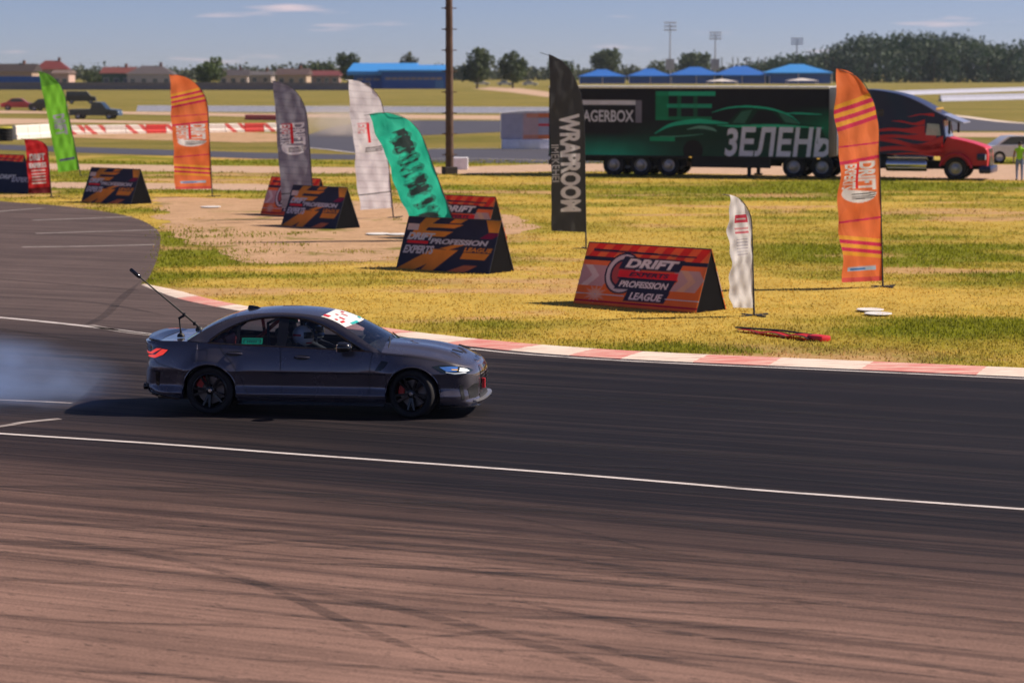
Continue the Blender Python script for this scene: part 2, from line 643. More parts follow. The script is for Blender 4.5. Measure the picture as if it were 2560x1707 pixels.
def soil_mat(name, c1, c2, green=None, scale=1.2, grain=14.0):
    m = bpy.data.materials.new(name)
    m.use_nodes = True
    t = m.node_tree
    b = t.nodes['Principled BSDF']
    b.inputs['Roughness'].default_value = 0.95
    b.inputs['Specular IOR Level'].default_value = 0.1
    tcn = N(t, 'ShaderNodeTexCoord')
    n1 = N(t, 'ShaderNodeTexNoise', Scale=scale, Detail=6.0, Roughness=0.65)
    n2 = N(t, 'ShaderNodeTexNoise', Scale=grain, Detail=5.0, Roughness=0.75)
    for n in (n1, n2): t.links.new(tcn.outputs['Object'], n.inputs['Vector'])
    x = N(t, 'ShaderNodeMix', data_type='RGBA')
    x.inputs['A'].default_value = (*c1, 1); x.inputs['B'].default_value = (*c2, 1)
    r = N(t, 'ShaderNodeMapRange'); r.inputs['From Min'].default_value = 0.35; r.inputs['From Max'].default_value = 0.65
    t.links.new(n1.outputs['Fac'], r.inputs['Value']); t.links.new(r.outputs['Result'], x.inputs['Factor'])
    out = x.outputs['Result']
    if green:
        n3 = N(t, 'ShaderNodeTexNoise', Scale=0.42, Detail=6.0, Roughness=0.7)
        t.links.new(tcn.outputs['Object'], n3.inputs['Vector'])
        r3 = N(t, 'ShaderNodeMapRange'); r3.inputs['From Min'].default_value = 0.57; r3.inputs['From Max'].default_value = 0.66
        t.links.new(n3.outputs['Fac'], r3.inputs['Value'])
        x3 = N(t, 'ShaderNodeMix', data_type='RGBA')
        x3.inputs['B'].default_value = (*green, 1)
        t.links.new(out, x3.inputs['A']); t.links.new(r3.outputs['Result'], x3.inputs['Factor'])
        out = x3.outputs['Result']
    mr = N(t, 'ShaderNodeMapRange'); mr.inputs['From Min'].default_value = 0.3; mr.inputs['From Max'].default_value = 0.7
    mr.inputs['To Min'].default_value = 0.72; mr.inputs['To Max'].default_value = 1.22
    t.links.new(n2.outputs['Fac'], mr.inputs['Value'])
    sc_ = N(t, 'ShaderNodeVectorMath', operation='SCALE')
    t.links.new(out, sc_.inputs[0]); t.links.new(mr.outputs['Result'], sc_.inputs['Scale'])
    t.links.new(sc_.outputs['Vector'], b.inputs['Base Color'])
    bp = N(t, 'ShaderNodeBump', Strength=0.6, Distance=0.05)
    t.links.new(n2.outputs['Fac'], bp.inputs['Height']); t.links.new(bp.outputs['Normal'], b.inputs['Normal'])
    return m


M_GRASS = grass_mat()
M_TRACK = asphalt_mat('rubbered_track_asphalt', (0.262, 0.160, 0.130), (0.0080, 0.0074, 0.0115),
                      dict(range=(14.0, 40.0), far=(0.205, 0.150, 0.138), ufade=(-26.0, -13.0),
                           stops=[(0.0, 0.10), (0.12, 0.12), (0.19, 0.24), (0.26, 0.54), (0.33, 0.77), (0.40, 0.91), (0.47, 0.99), (0.84, 1.0), (0.90, 0.80), (1.0, 0.6)]))
M_ROAD = asphalt_mat('far_asphalt', (0.080, 0.080, 0.108), (0.052, 0.052, 0.076), dict(range=(0, 1), stops=[(0, 0.5), (1, 0.5)]), spec=0.5)
M_DIRT = soil_mat('pale_dirt', (0.60, 0.42, 0.31), (0.50, 0.345, 0.25))
M_GRAVEL = soil_mat('gravel_trap', (0.57, 0.370, 0.235), (0.45, 0.285, 0.170), green=(0.18, 0.17, 0.03))


def sheet(name, pts, m, z, label=None, kind='structure', jitter=0.0):
    """flat sheet from a world polygon"""
    P = [Vector((p[0], p[1], z)) for p in pts]
    if jitter:
        Q = []
        for i, p in enumerate(P):
            q = P[(i + 1) % len(P)]
            n = max(1, int((q - p).length / 0.6))
            n = min(n, 120)
            for k in range(n):
                a = p.lerp(q, k / n)
                Q.append(a + Vector((random.uniform(-jitter, jitter), random.uniform(-jitter, jitter), 0)))
        P = Q
    tr = tessellate_polygon([P])
    faces = []
    for a, bb, c in tr:
        nrm = (P[bb] - P[a]).cross(P[c] - P[a])
        faces.append((a, bb, c) if nrm.z > 0 else (a, c, bb))
    o = mobj(name, P, faces, m)
    tag(o, label=label, kind=kind)
    return o


# the ground reaches the horizon
bmv = []
xs_ = [-6000, -1500, -400, -120, -40, 0, 40, 120, 400, 1500, 6000]
ys_ = [-6000, -800, -120, -20, 30, 60, 90, 140, 240, 500, 1200, 7000]
vv = [(x, y, GZ) for y in ys_ for x in xs_]
ff = [(j * 11 + i, j * 11 + i + 1, (j + 1) * 11 + i + 1, (j + 1) * 11 + i) for j in range(len(ys_) - 1) for i in range(10)]
g = mobj('ground', vv, ff, M_GRASS)
tag(g, kind='structure')

# kerb lines in photograph pixels (far edge, near edge)
K_FAR = smooth_curve([(352, 710), (446, 727), (544, 751), (620, 766), (720, 782), (830, 798), (936, 815), (1088, 836), (1306, 857), (1524, 873), (1741, 884), (2068, 896), (2560, 918), (3100, 940)], 8)
K_NEAR = smooth_curve([(350, 712), (435, 744), (512, 762), (588, 776), (700, 796), (820, 816), (958, 834), (1088, 856), (1306, 880), (1524, 896), (1741, 907), (2068, 921), (2560, 943), (3100, 966)], 8)
W_FAR = [gp(*p) for p in K_FAR]
W_NEAR = [gp(*p) for p in K_NEAR]
edge_left = [gp(*p) for p in smooth_curve([(-900, 452), (-300, 478), (0, 503), (131, 513), (250, 527), (337, 545), (381, 566), (400, 588), (397, 630), (386, 664), (370, 696), (351, 711)], 6)]
# the kerb's own foot forms the inner edge of the asphalt
mid_k = [(a + b) * 0.5 for a, b in zip(W_FAR, W_NEAR)]
track_poly = [(p.x, p.y) for p in edge_left[:-1]] + [(p.x, p.y) for p in mid_k]
pe = mid_k[-1]
track_poly += [(pe.x + 60 * TU.x, pe.y + 60 * TU.y), (90, -60), (-120, -60), (-120, 150)]
sheet('race_track', track_poly, M_TRACK, 0.0)

gravel_px = smooth_curve([(388, 492), (520, 493), (660, 497), (830, 500), (980, 505), (1130, 510), (1240, 528), (1338, 566), (1300, 585), (1180, 598), (1090, 630), (960, 648), (820, 652), (700, 655), (600, 645), (540, 618), (450, 595), (408, 560), (398, 520)], 4, True)
GRAVEL = [gp(*p) for p in gravel_px]
sheet('gravel_patch', [(p.x, p.y) for p in GRAVEL], M_GRAVEL, GZ + 0.010, jitter=0.35)


def band(name, far, near, m, z, jit=0.0):
    pts = [gp(*p) for p in far] + [gp(*p) for p in reversed(near)]
    P = [(p.x, p.y) for p in pts]
    return P, sheet(name, P, m, z, jitter=jit)


SHEETS = [GRAVEL and [(p.x, p.y) for p in GRAVEL], track_poly]
for (nm, far, near, m_, z_) in [
    ('dirt_road', [(-600, 400), (0, 407), (640, 415), (1000, 419), (1200, 415), (1400, 408), (2000, 409), (2560, 411), (3300, 414)],
     [(-600, 413), (0, 421), (640, 431), (1000, 434), (1200, 433), (1400, 427), (2000, 438), (2560, 450), (3300, 462)], M_DIRT, GZ + 0.010),
    ('dirt_strip', [(-500, 450), (200, 455), (640, 459), (690, 462)], [(-500, 462), (200, 470), (640, 475), (690, 474)], M_DIRT, GZ + 0.010),
    ('service_road', [(-700, 340), (0, 361), (640, 381), (1000, 388), (1080, 372), (1420, 372), (1600, 374)],
     [(-700, 351), (0, 374), (640, 396), (1000, 400), (1080, 406), (1420, 408), (1600, 406)], M_ROAD, GZ + 0.012),
    ('far_track', [(768, 337), (830, 318), (900, 306), (1050, 301), (1280, 302), (1330, 308)],
     [(768, 369), (890, 381), (1000, 384), (1050, 368), (1055, 338), (1180, 333), (1330, 326)], M_ROAD, GZ + 0.016),
    ('dirt_verge', [(300, 279), (640, 284), (1000, 286), (1420, 290)], [(300, 285), (640, 292), (1000, 296), (1420, 300)], M_DIRT, GZ + 0.010),
    ('dirt_path', [(-500, 290), (0, 296), (170, 298), (440, 305)], [(-500, 304), (0, 311), (170, 306), (440, 309)], M_DIRT, GZ + 0.010),
    ('dirt_lane', [(-500, 271), (0, 276), (220, 281)], [(-500, 277), (0, 283), (220, 284)], M_DIRT, GZ + 0.010),
    ('dirt_shoulder', [(60, 330), (620, 330), (760, 338)], [(60, 340), (620, 356), (760, 352)], M_GRAVEL, GZ + 0.010),
    ('access_road', [(2240, 284), (2395, 291), (2480, 302), (2560, 309), (3300, 344)], [(2240, 327), (2400, 327), (2560, 327), (3300, 352)], M_ROAD, GZ + 0.012),
    ('dirt_apron', [(2240, 331), (2560, 331), (3300, 356)], [(2240, 341), (2560, 343), (3300, 372)], M_DIRT, GZ + 0.010),
    ('dirt_track', [(1225, 218), (1300, 221), (1420, 236)], [(1180, 222), (1270, 230), (1400, 247)], M_DIRT, GZ + 0.010),
]:
    P_, _o = band(nm, far, near, m_, z_)
    SHEETS.append(P_)

# ------------------------------------------------------------------ kerb of red and white blocks
def worn_paint(name, c, under, amt):
    m = bpy.data.materials.new(name)
    m.use_nodes = True
    t = m.node_tree
    b = t.nodes['Principled BSDF']
    b.inputs['Roughness'].default_value = 0.75
    tcn = N(t, 'ShaderNodeTexCoord')
    mp_ = N(t, 'ShaderNodeMapping'); mp_.inputs['Rotation'].default_value = (0, 0, -TR); mp_.inputs['Scale'].default_value = (0.5, 3.0, 1)
    t.links.new(tcn.outputs['Object'], mp_.inputs['Vector'])
    n1 = N(t, 'ShaderNodeTexNoise', Scale=2.4, Detail=8.0, Roughness=0.75)
    t.links.new(mp_.outputs['Vector'], n1.inputs['Vector'])
    r = N(t, 'ShaderNodeMapRange'); r.inputs['From Min'].default_value = 0.62 - amt; r.inputs['From Max'].default_value = 0.80 - amt
    t.links.new(n1.outputs['Fac'], r.inputs['Value'])
    x = N(t, 'ShaderNodeMix', data_type='RGBA')
    x.inputs['A'].default_value = (*c, 1); x.inputs['B'].default_value = (*under, 1)
    t.links.new(r.outputs['Result'], x.inputs['Factor'])
    t.links.new(x.outputs['Result'], b.inputs['Base Color'])
    return m


M_KW = worn_paint('worn_white_kerb_paint', (0.80, 0.69, 0.60), (0.52, 0.30, 0.26), 0.13)
M_KR = worn_paint('worn_red_kerb_paint', (0.64, 0.190, 0.170), (0.74, 0.50, 0.43), 0.19)
M_LINE = worn_paint('worn_white_line', (0.62, 0.57, 0.57), (0.09, 0.075, 0.075), 0.11)
M_LINE2 = worn_paint('faded_white_line', (0.36, 0.32, 0.31), (0.13, 0.10, 0.10), 0.16)

kerb = empty('kerb', (0, 0, 0)); tag(kerb, kind='structure')
bounds = [352, 440, 540, 640, 740, 840, 978, 1110, 1270, 1420, 1550, 1730, 1920, 2150, 2440, 2700, 3000]
kx = K_NEAR[:, 0]


def kpt(px):
    i = min(max(int(np.searchsorted(kx, px)) - 1, 0), len(kx) - 2)
    f = (px - kx[i]) / (kx[i + 1] - kx[i])
    a = W_NEAR[i].lerp(W_NEAR[i + 1], f)
    # the far edge at the same place along the kerb
    tang = (W_NEAR[i + 1] - W_NEAR[i]).normalized()
    nrm = Vector((-tang.y, tang.x, 0))
    best = min(W_FAR, key=lambda q: abs((q - a).dot(tang)))
    wd = max(0.06, min(1.0, 0.82 * (best - a).dot(nrm)))
    return a, nrm, wd


for i in range(len(bounds) - 1):
    a0, a1 = bounds[i], bounds[i + 1]
    n = 5
    vv, ff = [], []
    for k in range(n + 1):
        px = a0 + (a1 - a0) * k / n + (0.6 if k == 0 else (-0.6 if k == n else 0))
        p, nr, wd = kpt(px)
        prof = [(0.0, -0.05), (0.02, 0.006), (0.12, 0.014), (0.5, 0.024), (0.85, 0.030), (1.0, 0.026), (1.0, -0.08)]
        for (s, z) in prof:
            q = p + nr * (wd * s); vv.append((q.x, q.y, z))
    m7 = len(prof)
    for k in range(n):
        for j in range(m7 - 1):
            ff.append((k * m7 + j, (k + 1) * m7 + j, (k + 1) * m7 + j + 1, k * m7 + j + 1))
    ff.append(tuple(range(m7))); ff.append(tuple(reversed(range(n * m7, (n + 1) * m7))))
    mobj('kerb_block', vv, ff, M_KW if i % 2 == 0 else M_KR, kerb, smooth=True, sharp=35)


def painted_line(name, pts_px, width, m, z=0.005):
    P = [gp(*p) for p in smooth_curve(pts_px, 6)]
    vv, ff = [], []
    for i, p in enumerate(P):
        d = (P[min(i + 1, len(P) - 1)] - P[max(i - 1, 0)]).normalized()
        n = Vector((-d.y, d.x, 0)) * width * 0.5
        vv += [(p.x - n.x, p.y - n.y, z), (p.x + n.x, p.y + n.y, z)]
    for i in range(len(P) - 1):
        ff.append((2 * i, 2 * i + 2, 2 * i + 3, 2 * i + 1))
    o = mobj(name, vv, ff, m)
    tag(o, kind='structure')
    return o


painted_line('white_edge_line', [(1175, 872), (1306, 885), (1524, 900), (1741, 911), (2068, 925), (2560, 947), (3100, 970)], 0.10, M_LINE)
painted_line('white_track_line', [(-500, 1050), (0, 1084), (400, 1110), (762, 1137), (1306, 1176), (1700, 1208), (1959, 1230), (2560, 1273), (3000, 1304)], 0.10, M_LINE)
painted_line('white_lane_line', [(-300, 770), (0, 794), (200, 814), (378, 836), (520, 852)], 0.16, M_LINE)
painted_line('faded_lane_line', [(225, 813), (300, 828), (400, 840), (520, 850)], 0.18, M_LINE2)
painted_line('faded_grid_line', [(-160, 545), (0, 529), (60, 524), (110, 521)], 0.22, M_LINE2)
painted_line('faded_grid_line', [(80, 551), (200, 547), (330, 542)], 0.26, M_LINE2)
painted_line('faded_grid_line', [(90, 584), (220, 580), (392, 575)], 0.24, M_LINE2)
painted_line('faded_grid_line', [(55, 618), (220, 616), (388, 612)], 0.24, M_LINE2)
painted_line('faded_grid_line', [(-200, 1085), (0, 1066), (60, 1056), (150, 1047)], 0.14, M_LINE2)
painted_line('faded_grid_line', [(-60, 998), (0, 1000), (100, 1004), (180, 1008)], 0.10, M_LINE2)
painted_line('far_track_edge_line', [(768, 369), (830, 375), (890, 382), (980, 389)], 0.3, M_LINE, GZ + 0.024)
painted_line('far_track_edge_line', [(1060, 372), (1200, 370), (1420, 372)], 0.3, M_LINE, GZ + 0.024)
painted_line('far_track_edge_line', [(1010, 398), (1180, 396), (1420, 402)], 0.25, M_LINE, GZ + 0.024)
painted_line('far_track_edge_line', [(880, 304), (1050, 299), (1290, 300)], 0.5, M_KW, GZ + 0.024)
painted_line('far_track_kerb_line', [(2330, 285), (2395, 290), (2480, 301), (2560, 308), (2800, 320)], 1.3, M_KW, GZ + 0.024)


# ------------------------------------------------------------------ tyre marks
def mark_mat():
    m = bpy.data.materials.new('rubber_marks')
    m.use_nodes = True
    t = m.node_tree
    b = t.nodes['Principled BSDF']
    b.inputs['Base Color'].default_value = (0.022, 0.019, 0.022, 1)
    b.inputs['Roughness'].default_value = 0.7
    tcn = N(t, 'ShaderNodeTexCoord')
    mp_ = N(t, 'ShaderNodeMapping'); mp_.inputs['Rotation'].default_value = (0, 0, -TR); mp_.inputs['Scale'].default_value = (0.25, 7.0, 1)
    t.links.new(tcn.outputs['Object'], mp_.inputs['Vector'])
    n1 = N(t, 'ShaderNodeTexNoise', Scale=1.5, Detail=6.0, Roughness=0.7)
    t.links.new(mp_.outputs['Vector'], n1.inputs['Vector'])
    r = N(t, 'ShaderNodeMapRange'); r.inputs['From Min'].default_value = 0.34; r.inputs['From Max'].default_value = 0.72
    r.inputs['To Max'].default_value = 0.50
    t.links.new(n1.outputs['Fac'], r.inputs['Value'])
    t.links.new(r.outputs['Result'], b.inputs['Alpha'])
    return m


M_MARK = mark_mat()
marks = [
    ([(-200, 1352), (0, 1350), (330, 1374), (700, 1400), (1280, 1434), (1900, 1490), (2560, 1560), (2900, 1600)], 0.26),
    ([(-200, 1330), (0, 1357), (230, 1372), (500, 1368), (800, 1352), (1280, 1380), (1800, 1452), (2560, 1520)], 0.22),
    ([(-200, 1370), (0, 1382), (330, 1418), (560, 1446), (900, 1502), (1150, 1560), (1500, 1660), (1700, 1740)], 0.30),
    ([(60, 1340), (300, 1375), (520, 1420), (700, 1480), (880, 1560), (1100, 1650)], 0.24),
    ([(-200, 1436), (0, 1446), (420, 1472), (900, 1510), (1280, 1540), (1700, 1556), (2560, 1640)], 0.26),
    ([(-200, 1290), (0, 1302), (360, 1318), (760, 1330), (1280, 1352), (1800, 1402), (2560, 1470)], 0.25),
    ([(700, 1230), (1000, 1245), (1280, 1292), (1480, 1335), (1700, 1385), (2100, 1420), (2560, 1466)], 0.12),
    ([(-100, 1215), (400, 1222), (900, 1245), (1600, 1300), (2560, 1400)], 0.5),
    ([(1000, 1600), (1300, 1580), (1600, 1640), (1900, 1690), (2100, 1740)], 0.22),
    ([(-100, 740), (120, 748), (260, 760), (420, 790)], 0.3),
    ([(-100, 690), (100, 706), (300, 722), (352, 728)], 0.28),
    ([(-100, 845), (100, 850), (300, 862), (500, 870)], 0.35),
    ([(-100, 810), (60, 830), (200, 852), (420, 876)], 0.25),
    ([(200, 820), (260, 790), (300, 750), (350, 705)], 0.3),
    ([(1180, 905), (1500, 930), (1900, 950), (2560, 985)], 0.4),
    ([(1180, 980), (1600, 1000), (2000, 1030), (2560, 1070)], 0.5),
    ([(900, 1080), (1400, 1110), (2000, 1150), (2560, 1190)], 0.5),
    ([(1280, 1500), (1500, 1546), (1760, 1590), (2300, 1660), (2560, 1700)], 0.2),
]
marks = [(p, w_ * 0.62) for p, w_ in marks]
for k in range(46):                       # many fine parallel streaks
    y0 = random.uniform(1120, 1690); x0 = random.uniform(-400, 1700); ln = random.uniform(500, 1700); sl_ = random.uniform(0.03, 0.10)
    bend = random.uniform(-18, 18)
    marks.append(([(x0, y0), (x0 + ln * 0.33, y0 + ln * 0.33 * sl_ + bend * 0.6), (x0 + ln * 0.66, y0 + ln * 0.66 * sl_ + bend * 0.7), (x0 + ln, y0 + ln * sl_)], random.uniform(0.03, 0.12)))
vv, ff = [], []
for mi_, (pts, wd) in enumerate(marks):
    P = [gp(*p) for p in smooth_curve(pts, 10)]
    b0 = len(vv)
    for i, p in enumerate(P):
        d = (P[min(i + 1, len(P) - 1)] - P[max(i - 1, 0)]).normalized()
        taper = min(1.0, i / 6, (len(P) - 1 - i) / 6) * 0.9 + 0.1
        n = Vector((-d.y, d.x, 0)) * wd * 0.5 * taper
        z = 0.0035 + 0.0004 * (mi_ % 5) * 0.5
        vv += [(p.x - n.x, p.y - n.y, z), (p.x + n.x, p.y + n.y, z)]
    for i in range(len(P) - 1):
        ff.append((b0 + 2 * i, b0 + 2 * i + 2, b0 + 2 * i + 3, b0 + 2 * i + 1))
o = mobj('tyre_marks', vv, ff, M_MARK)
tag(o, 'dark curving tyre marks left on the brown asphalt', 'tyre marks', kind='stuff')


# ------------------------------------------------------------------ grass blades (nobody could count them)
def in_poly(X, Y, poly):
    inside = np.zeros(len(X), dtype=bool)
    P = np.asarray(poly)
    j = len(P) - 1
    for i in range(len(P)):
        xi, yi, xj, yj = P[i][0], P[i][1], P[j][0], P[j][1]
        c = ((yi > Y) != (yj > Y)) & (X < (xj - xi) * (Y - yi) / (yj - yi + 1e-12) + xi)
        inside ^= c
        j = i
    return inside


_tabs = [rng.random((64, 64)) for _ in range(6)]


def vnoise(X, Y, k=0):
    """smooth value noise, 0..1"""
    T = _tabs[k]
    xi, yi = np.floor(X).astype(int), np.floor(Y).astype(int)
    fx, fy = X - xi, Y - yi
    fx, fy = fx * fx * (3 - 2 * fx), fy * fy * (3 - 2 * fy)
    g_ = lambda a_, b_: T[a_ % 64, b_ % 64]
    return (g_(xi, yi) * (1 - fx) + g_(xi + 1, yi) * fx) * (1 - fy) + (g_(xi, yi + 1) * (1 - fx) + g_(xi + 1, yi + 1) * fx) * fy


def fbm(X, Y, s, k=0, oct=4):
    v, a_, t_ = 0, 1.0, 0
    for o_ in range(oct):
        v = v + a_ * vnoise(X * s * 2 ** o_ + 7.3 * o_, Y * s * 2 ** o_ + 3.1 * o_, (k + o_) % 6); t_ += a_; a_ *= 0.55
    return v / t_


def bump_at(X, Y, px, py, rx, ry):
    c_ = gp(px, py)
    return np.exp(-((X - c_.x) / rx) ** 2 - ((Y - c_.y) / ry) ** 2)


def grass_colour(X, Y):
    """patches of green, straw and bare soil as they lie on the infield"""
    n1 = fbm(X * 0.55, Y, 0.16, 0); n2 = fbm(X * 0.6, Y, 0.55, 2); n3 = fbm(X, Y, 2.2, 4, 3)
    straw = np.clip((n1 - 0.5) * 3.2 + (n2 - 0.5) * 2.4 + 0.40, 0, 1)
    straw = np.clip(straw + 0.8 * bump_at(X, Y, 1640, 600, 3.2, 14) + 0.5 * bump_at(X, Y, 1500, 720, 5, 5) + 0.4 * bump_at(X, Y, 2300, 760, 5, 3), 0, 1)
    straw = np.clip(straw - 0.9 * bump_at(X, Y, 480, 605, 2.4, 7) - 0.7 * bump_at(X, Y, 700, 470, 30, 3) - 0.6 * bump_at(X, Y, 2300, 460, 12, 5) - 0.6 * bump_at(X, Y, 2450, 820, 3.5, 2.0) - 0.5 * bump_at(X, Y, 2200, 600, 5, 8), 0, 1)
    soil = np.clip((fbm(X * 0.5, Y, 0.4, 3) - 0.60) * 7, 0, 1)
    kd = (X * TV.x + Y * TV.y) - 37.9                          # metres behind the kerb
    soil = np.clip(soil + np.exp(-((kd - 1.4) / 1.0) ** 2) * np.clip((fbm(X, Y, 0.5, 1) - 0.40) * 5, 0, 1) * (X > 0) * 0.8, 0, 1)
    green, gold, dirt = np.array([0.172, 0.182, 0.012]), np.array([0.480, 0.335, 0.070]), np.array([0.480, 0.290, 0.140])
    c_ = green + (gold - green) * straw[:, None]
    c_ = c_ + (dirt - c_) * (soil * 0.85)[:, None]
    return c_ * (0.82 + 0.40 * n3)[:, None], straw, soil


gx, gy = np.linspace(-32, 32, 241), 1 / np.linspace(1 / 36.0, 1 / 135.0, 261)
GXm, GYm = np.meshgrid(gx, gy)
P_ = np.stack([GXm.ravel(), GYm.ravel(), np.full(GXm.size, GZ + 0.004)], -1)
ii = np.arange(GXm.size).reshape(GXm.shape)
F_ = np.stack([ii[:-1, :-1], ii[:-1, 1:], ii[1:, 1:], ii[1:, :-1]], -1).reshape(-1, 4)
P_[:, 2] += 0.0
cen = P_[F_].mean(1)
cc_, _s, _so = grass_colour(cen[:, 0], cen[:, 1])
drop = in_poly(cen[:, 0], cen[:, 1], track_poly)
F_, cc_ = F_[~drop], cc_[~drop]
me = bpy.data.meshes.new('infield_turf')
me.vertices.add(len(P_)); me.vertices.foreach_set('co', P_.astype(np.float32).ravel())
me.loops.add(F_.size); me.loops.foreach_set('vertex_index', F_.ravel().astype(np.int32))
me.polygons.add(len(F_)); me.polygons.foreach_set('loop_start', np.arange(0, F_.size, 4, dtype=np.int32))
ca = np.ones((len(F_), 4), dtype=np.float32); ca[:, :3] = cc_
at_ = me.attributes.new('print', 'FLOAT_COLOR', 'FACE'); at_.data.foreach_set('color', ca.ravel())
me.update(calc_edges=True)
M_TURF = print_mat('turf', 0.95)
M_TURF.node_tree.nodes['Principled BSDF'].inputs['Specular IOR Level'].default_value = 0.1
me.materials.append(M_TURF)
tf = bpy.data.objects.new('infield_turf', me); COL.objects.link(tf); tag(tf, kind='structure')

NT = 64000
uY = rng.random(NT)
Yt = 1.0 / (1 / 36.5 + uY * (1 / 128.0 - 1 / 36.5))
Xt = (rng.random(NT) * 2 - 1) * (Yt * 0.25 + 2)
keep = np.ones(NT, dtype=bool)
keep &= ~in_poly(Xt, Yt, track_poly)
kerb_poly = [(p.x, p.y) for p in W_FAR] + [(p.x, p.y) for p in reversed(W_NEAR)]
keep &= ~in_poly(Xt, Yt, kerb_poly)
ing = in_poly(Xt, Yt, SHEETS[0])
keep &= ~(ing & (fbm(Xt * 0.6, Yt, 0.5, 5) < 0.68))
for P_ in SHEETS[2:4]: keep &= ~in_poly(Xt, Yt, P_)
gc_, pn, so_ = grass_colour(Xt, Yt)
keep &= (rng.random(NT) > np.maximum(so_ * 0.9, pn * 0.55))
gc_ = gc_[keep]
Xt, Yt, pn = Xt[keep], Yt[keep], pn[keep]
nb = 5
n = len(Xt)
X5 = np.repeat(Xt, nb); Y5 = np.repeat(Yt, nb); p5 = np.repeat(pn, nb)
sp = 0.10 + Y5 * 0.0012
X5 = X5 + rng.normal(0, 1, n * nb) * sp; Y5 = Y5 + rng.normal(0, 1, n * nb) * sp * 2.0
hgt = (0.020 + 0.034 * rng.random(n * nb)) * (1.35 - 0.6 * p5) * (0.7 + Y5 / 110)
wid = 0.009 + Y5 * 0.00022
ang = rng.random(n * nb) * math.pi * 2
lean = rng.random(n * nb) * 0.6
la = rng.random(n * nb) * math.pi * 2
V3 = np.empty((n * nb, 3, 3), dtype=np.float32)
V3[:, 0, 0] = X5 - np.cos(ang) * wid; V3[:, 0, 1] = Y5 - np.sin(ang) * wid; V3[:, 0, 2] = GZ
V3[:, 1, 0] = X5 + np.cos(ang) * wid; V3[:, 1, 1] = Y5 + np.sin(ang) * wid; V3[:, 1, 2] = GZ
V3[:, 2, 0] = X5 + np.cos(la) * lean * hgt; V3[:, 2, 1] = Y5 + np.sin(la) * lean * hgt; V3[:, 2, 2] = GZ + hgt
me = bpy.data.meshes.new('grass')
nf = n * nb
me.vertices.add(nf * 3); me.vertices.foreach_set('co', V3.ravel())
me.loops.add(nf * 3); me.loops.foreach_set('vertex_index', np.arange(nf * 3, dtype=np.int32))
me.polygons.add(nf); me.polygons.foreach_set('loop_start', np.arange(0, nf * 3, 3, dtype=np.int32))
cb = np.repeat(gc_, nb, axis=0) * (1.15 + 0.5 * rng.random((nf, 1)))
ca = np.ones((nf, 4), dtype=np.float32); ca[:, :3] = cb
at_ = me.attributes.new('print', 'FLOAT_COLOR', 'FACE'); at_.data.foreach_set('color', ca.ravel())
me.update(calc_edges=True)
M_BLADE = print_mat('grass_blades', 0.9, 0.5)
me.materials.append(M_BLADE)
go = bpy.data.objects.new('grass', me); COL.objects.link(go)
tag(go, 'short dry yellow and green grass beside the track', 'grass', kind='stuff')


# ---- crumbs of rubber and grit lying on the near asphalt
NC = 9000
vC = 12.5 + rng.random(NC) ** 2.0 * 10.0
uC = rng.random(NC) * 30 - 18
XC = uC * TU.x + vC * TV.x; YC = uC * TU.y + vC * TV.y
sC = 0.003 + 0.006 * rng.random(NC) ** 2
aC = TR + rng.normal(0, 0.22, NC)
ring = np.array([[1, 0], [0.2, 0.8], [-0.9, 0.35], [-0.6, -0.7], [0.5, -0.75]])
VC = np.empty((NC, 6, 3), dtype=np.float32)
for k in range(5):
    rx_ = ring[k, 0] * 7.0 * (0.7 + 0.6 * rng.random(NC)) * sC; ry_ = ring[k, 1] * (0.7 + 0.6 * rng.random(NC)) * sC
    VC[:, k, 0] = XC + rx_ * np.cos(aC) - ry_ * np.sin(aC); VC[:, k, 1] = YC + rx_ * np.sin(aC) + ry_ * np.cos(aC); VC[:, k, 2] = 0.001
VC[:, 5, 0] = XC; VC[:, 5, 1] = YC; VC[:, 5, 2] = 0.001 + sC * 0.22
FC = (np.arange(NC)[:, None, None] * 6 + np.array([[0, 1, 5], [1, 2, 5], [2, 3, 5], [3, 4, 5], [4, 0, 5]])[None]).reshape(-1, 3)
me = bpy.data.meshes.new('rubber_crumbs')
me.vertices.add(NC * 6); me.vertices.foreach_set('co', VC.ravel())
me.loops.add(FC.size); me.loops.foreach_set('vertex_index', FC.ravel().astype(np.int32))
me.polygons.add(len(FC)); me.polygons.foreach_set('loop_start', np.arange(0, FC.size, 3, dtype=np.int32))
me.update(calc_edges=True)
me.materials.append(mat('rubber_crumb', (0.030, 0.024, 0.024), 0.85))
co_ = bpy.data.objects.new('rubber_crumbs', me); COL.objects.link(co_)
tag(co_, 'dark crumbs of rubber and grit scattered over the near asphalt', 'rubber crumbs', kind='stuff')

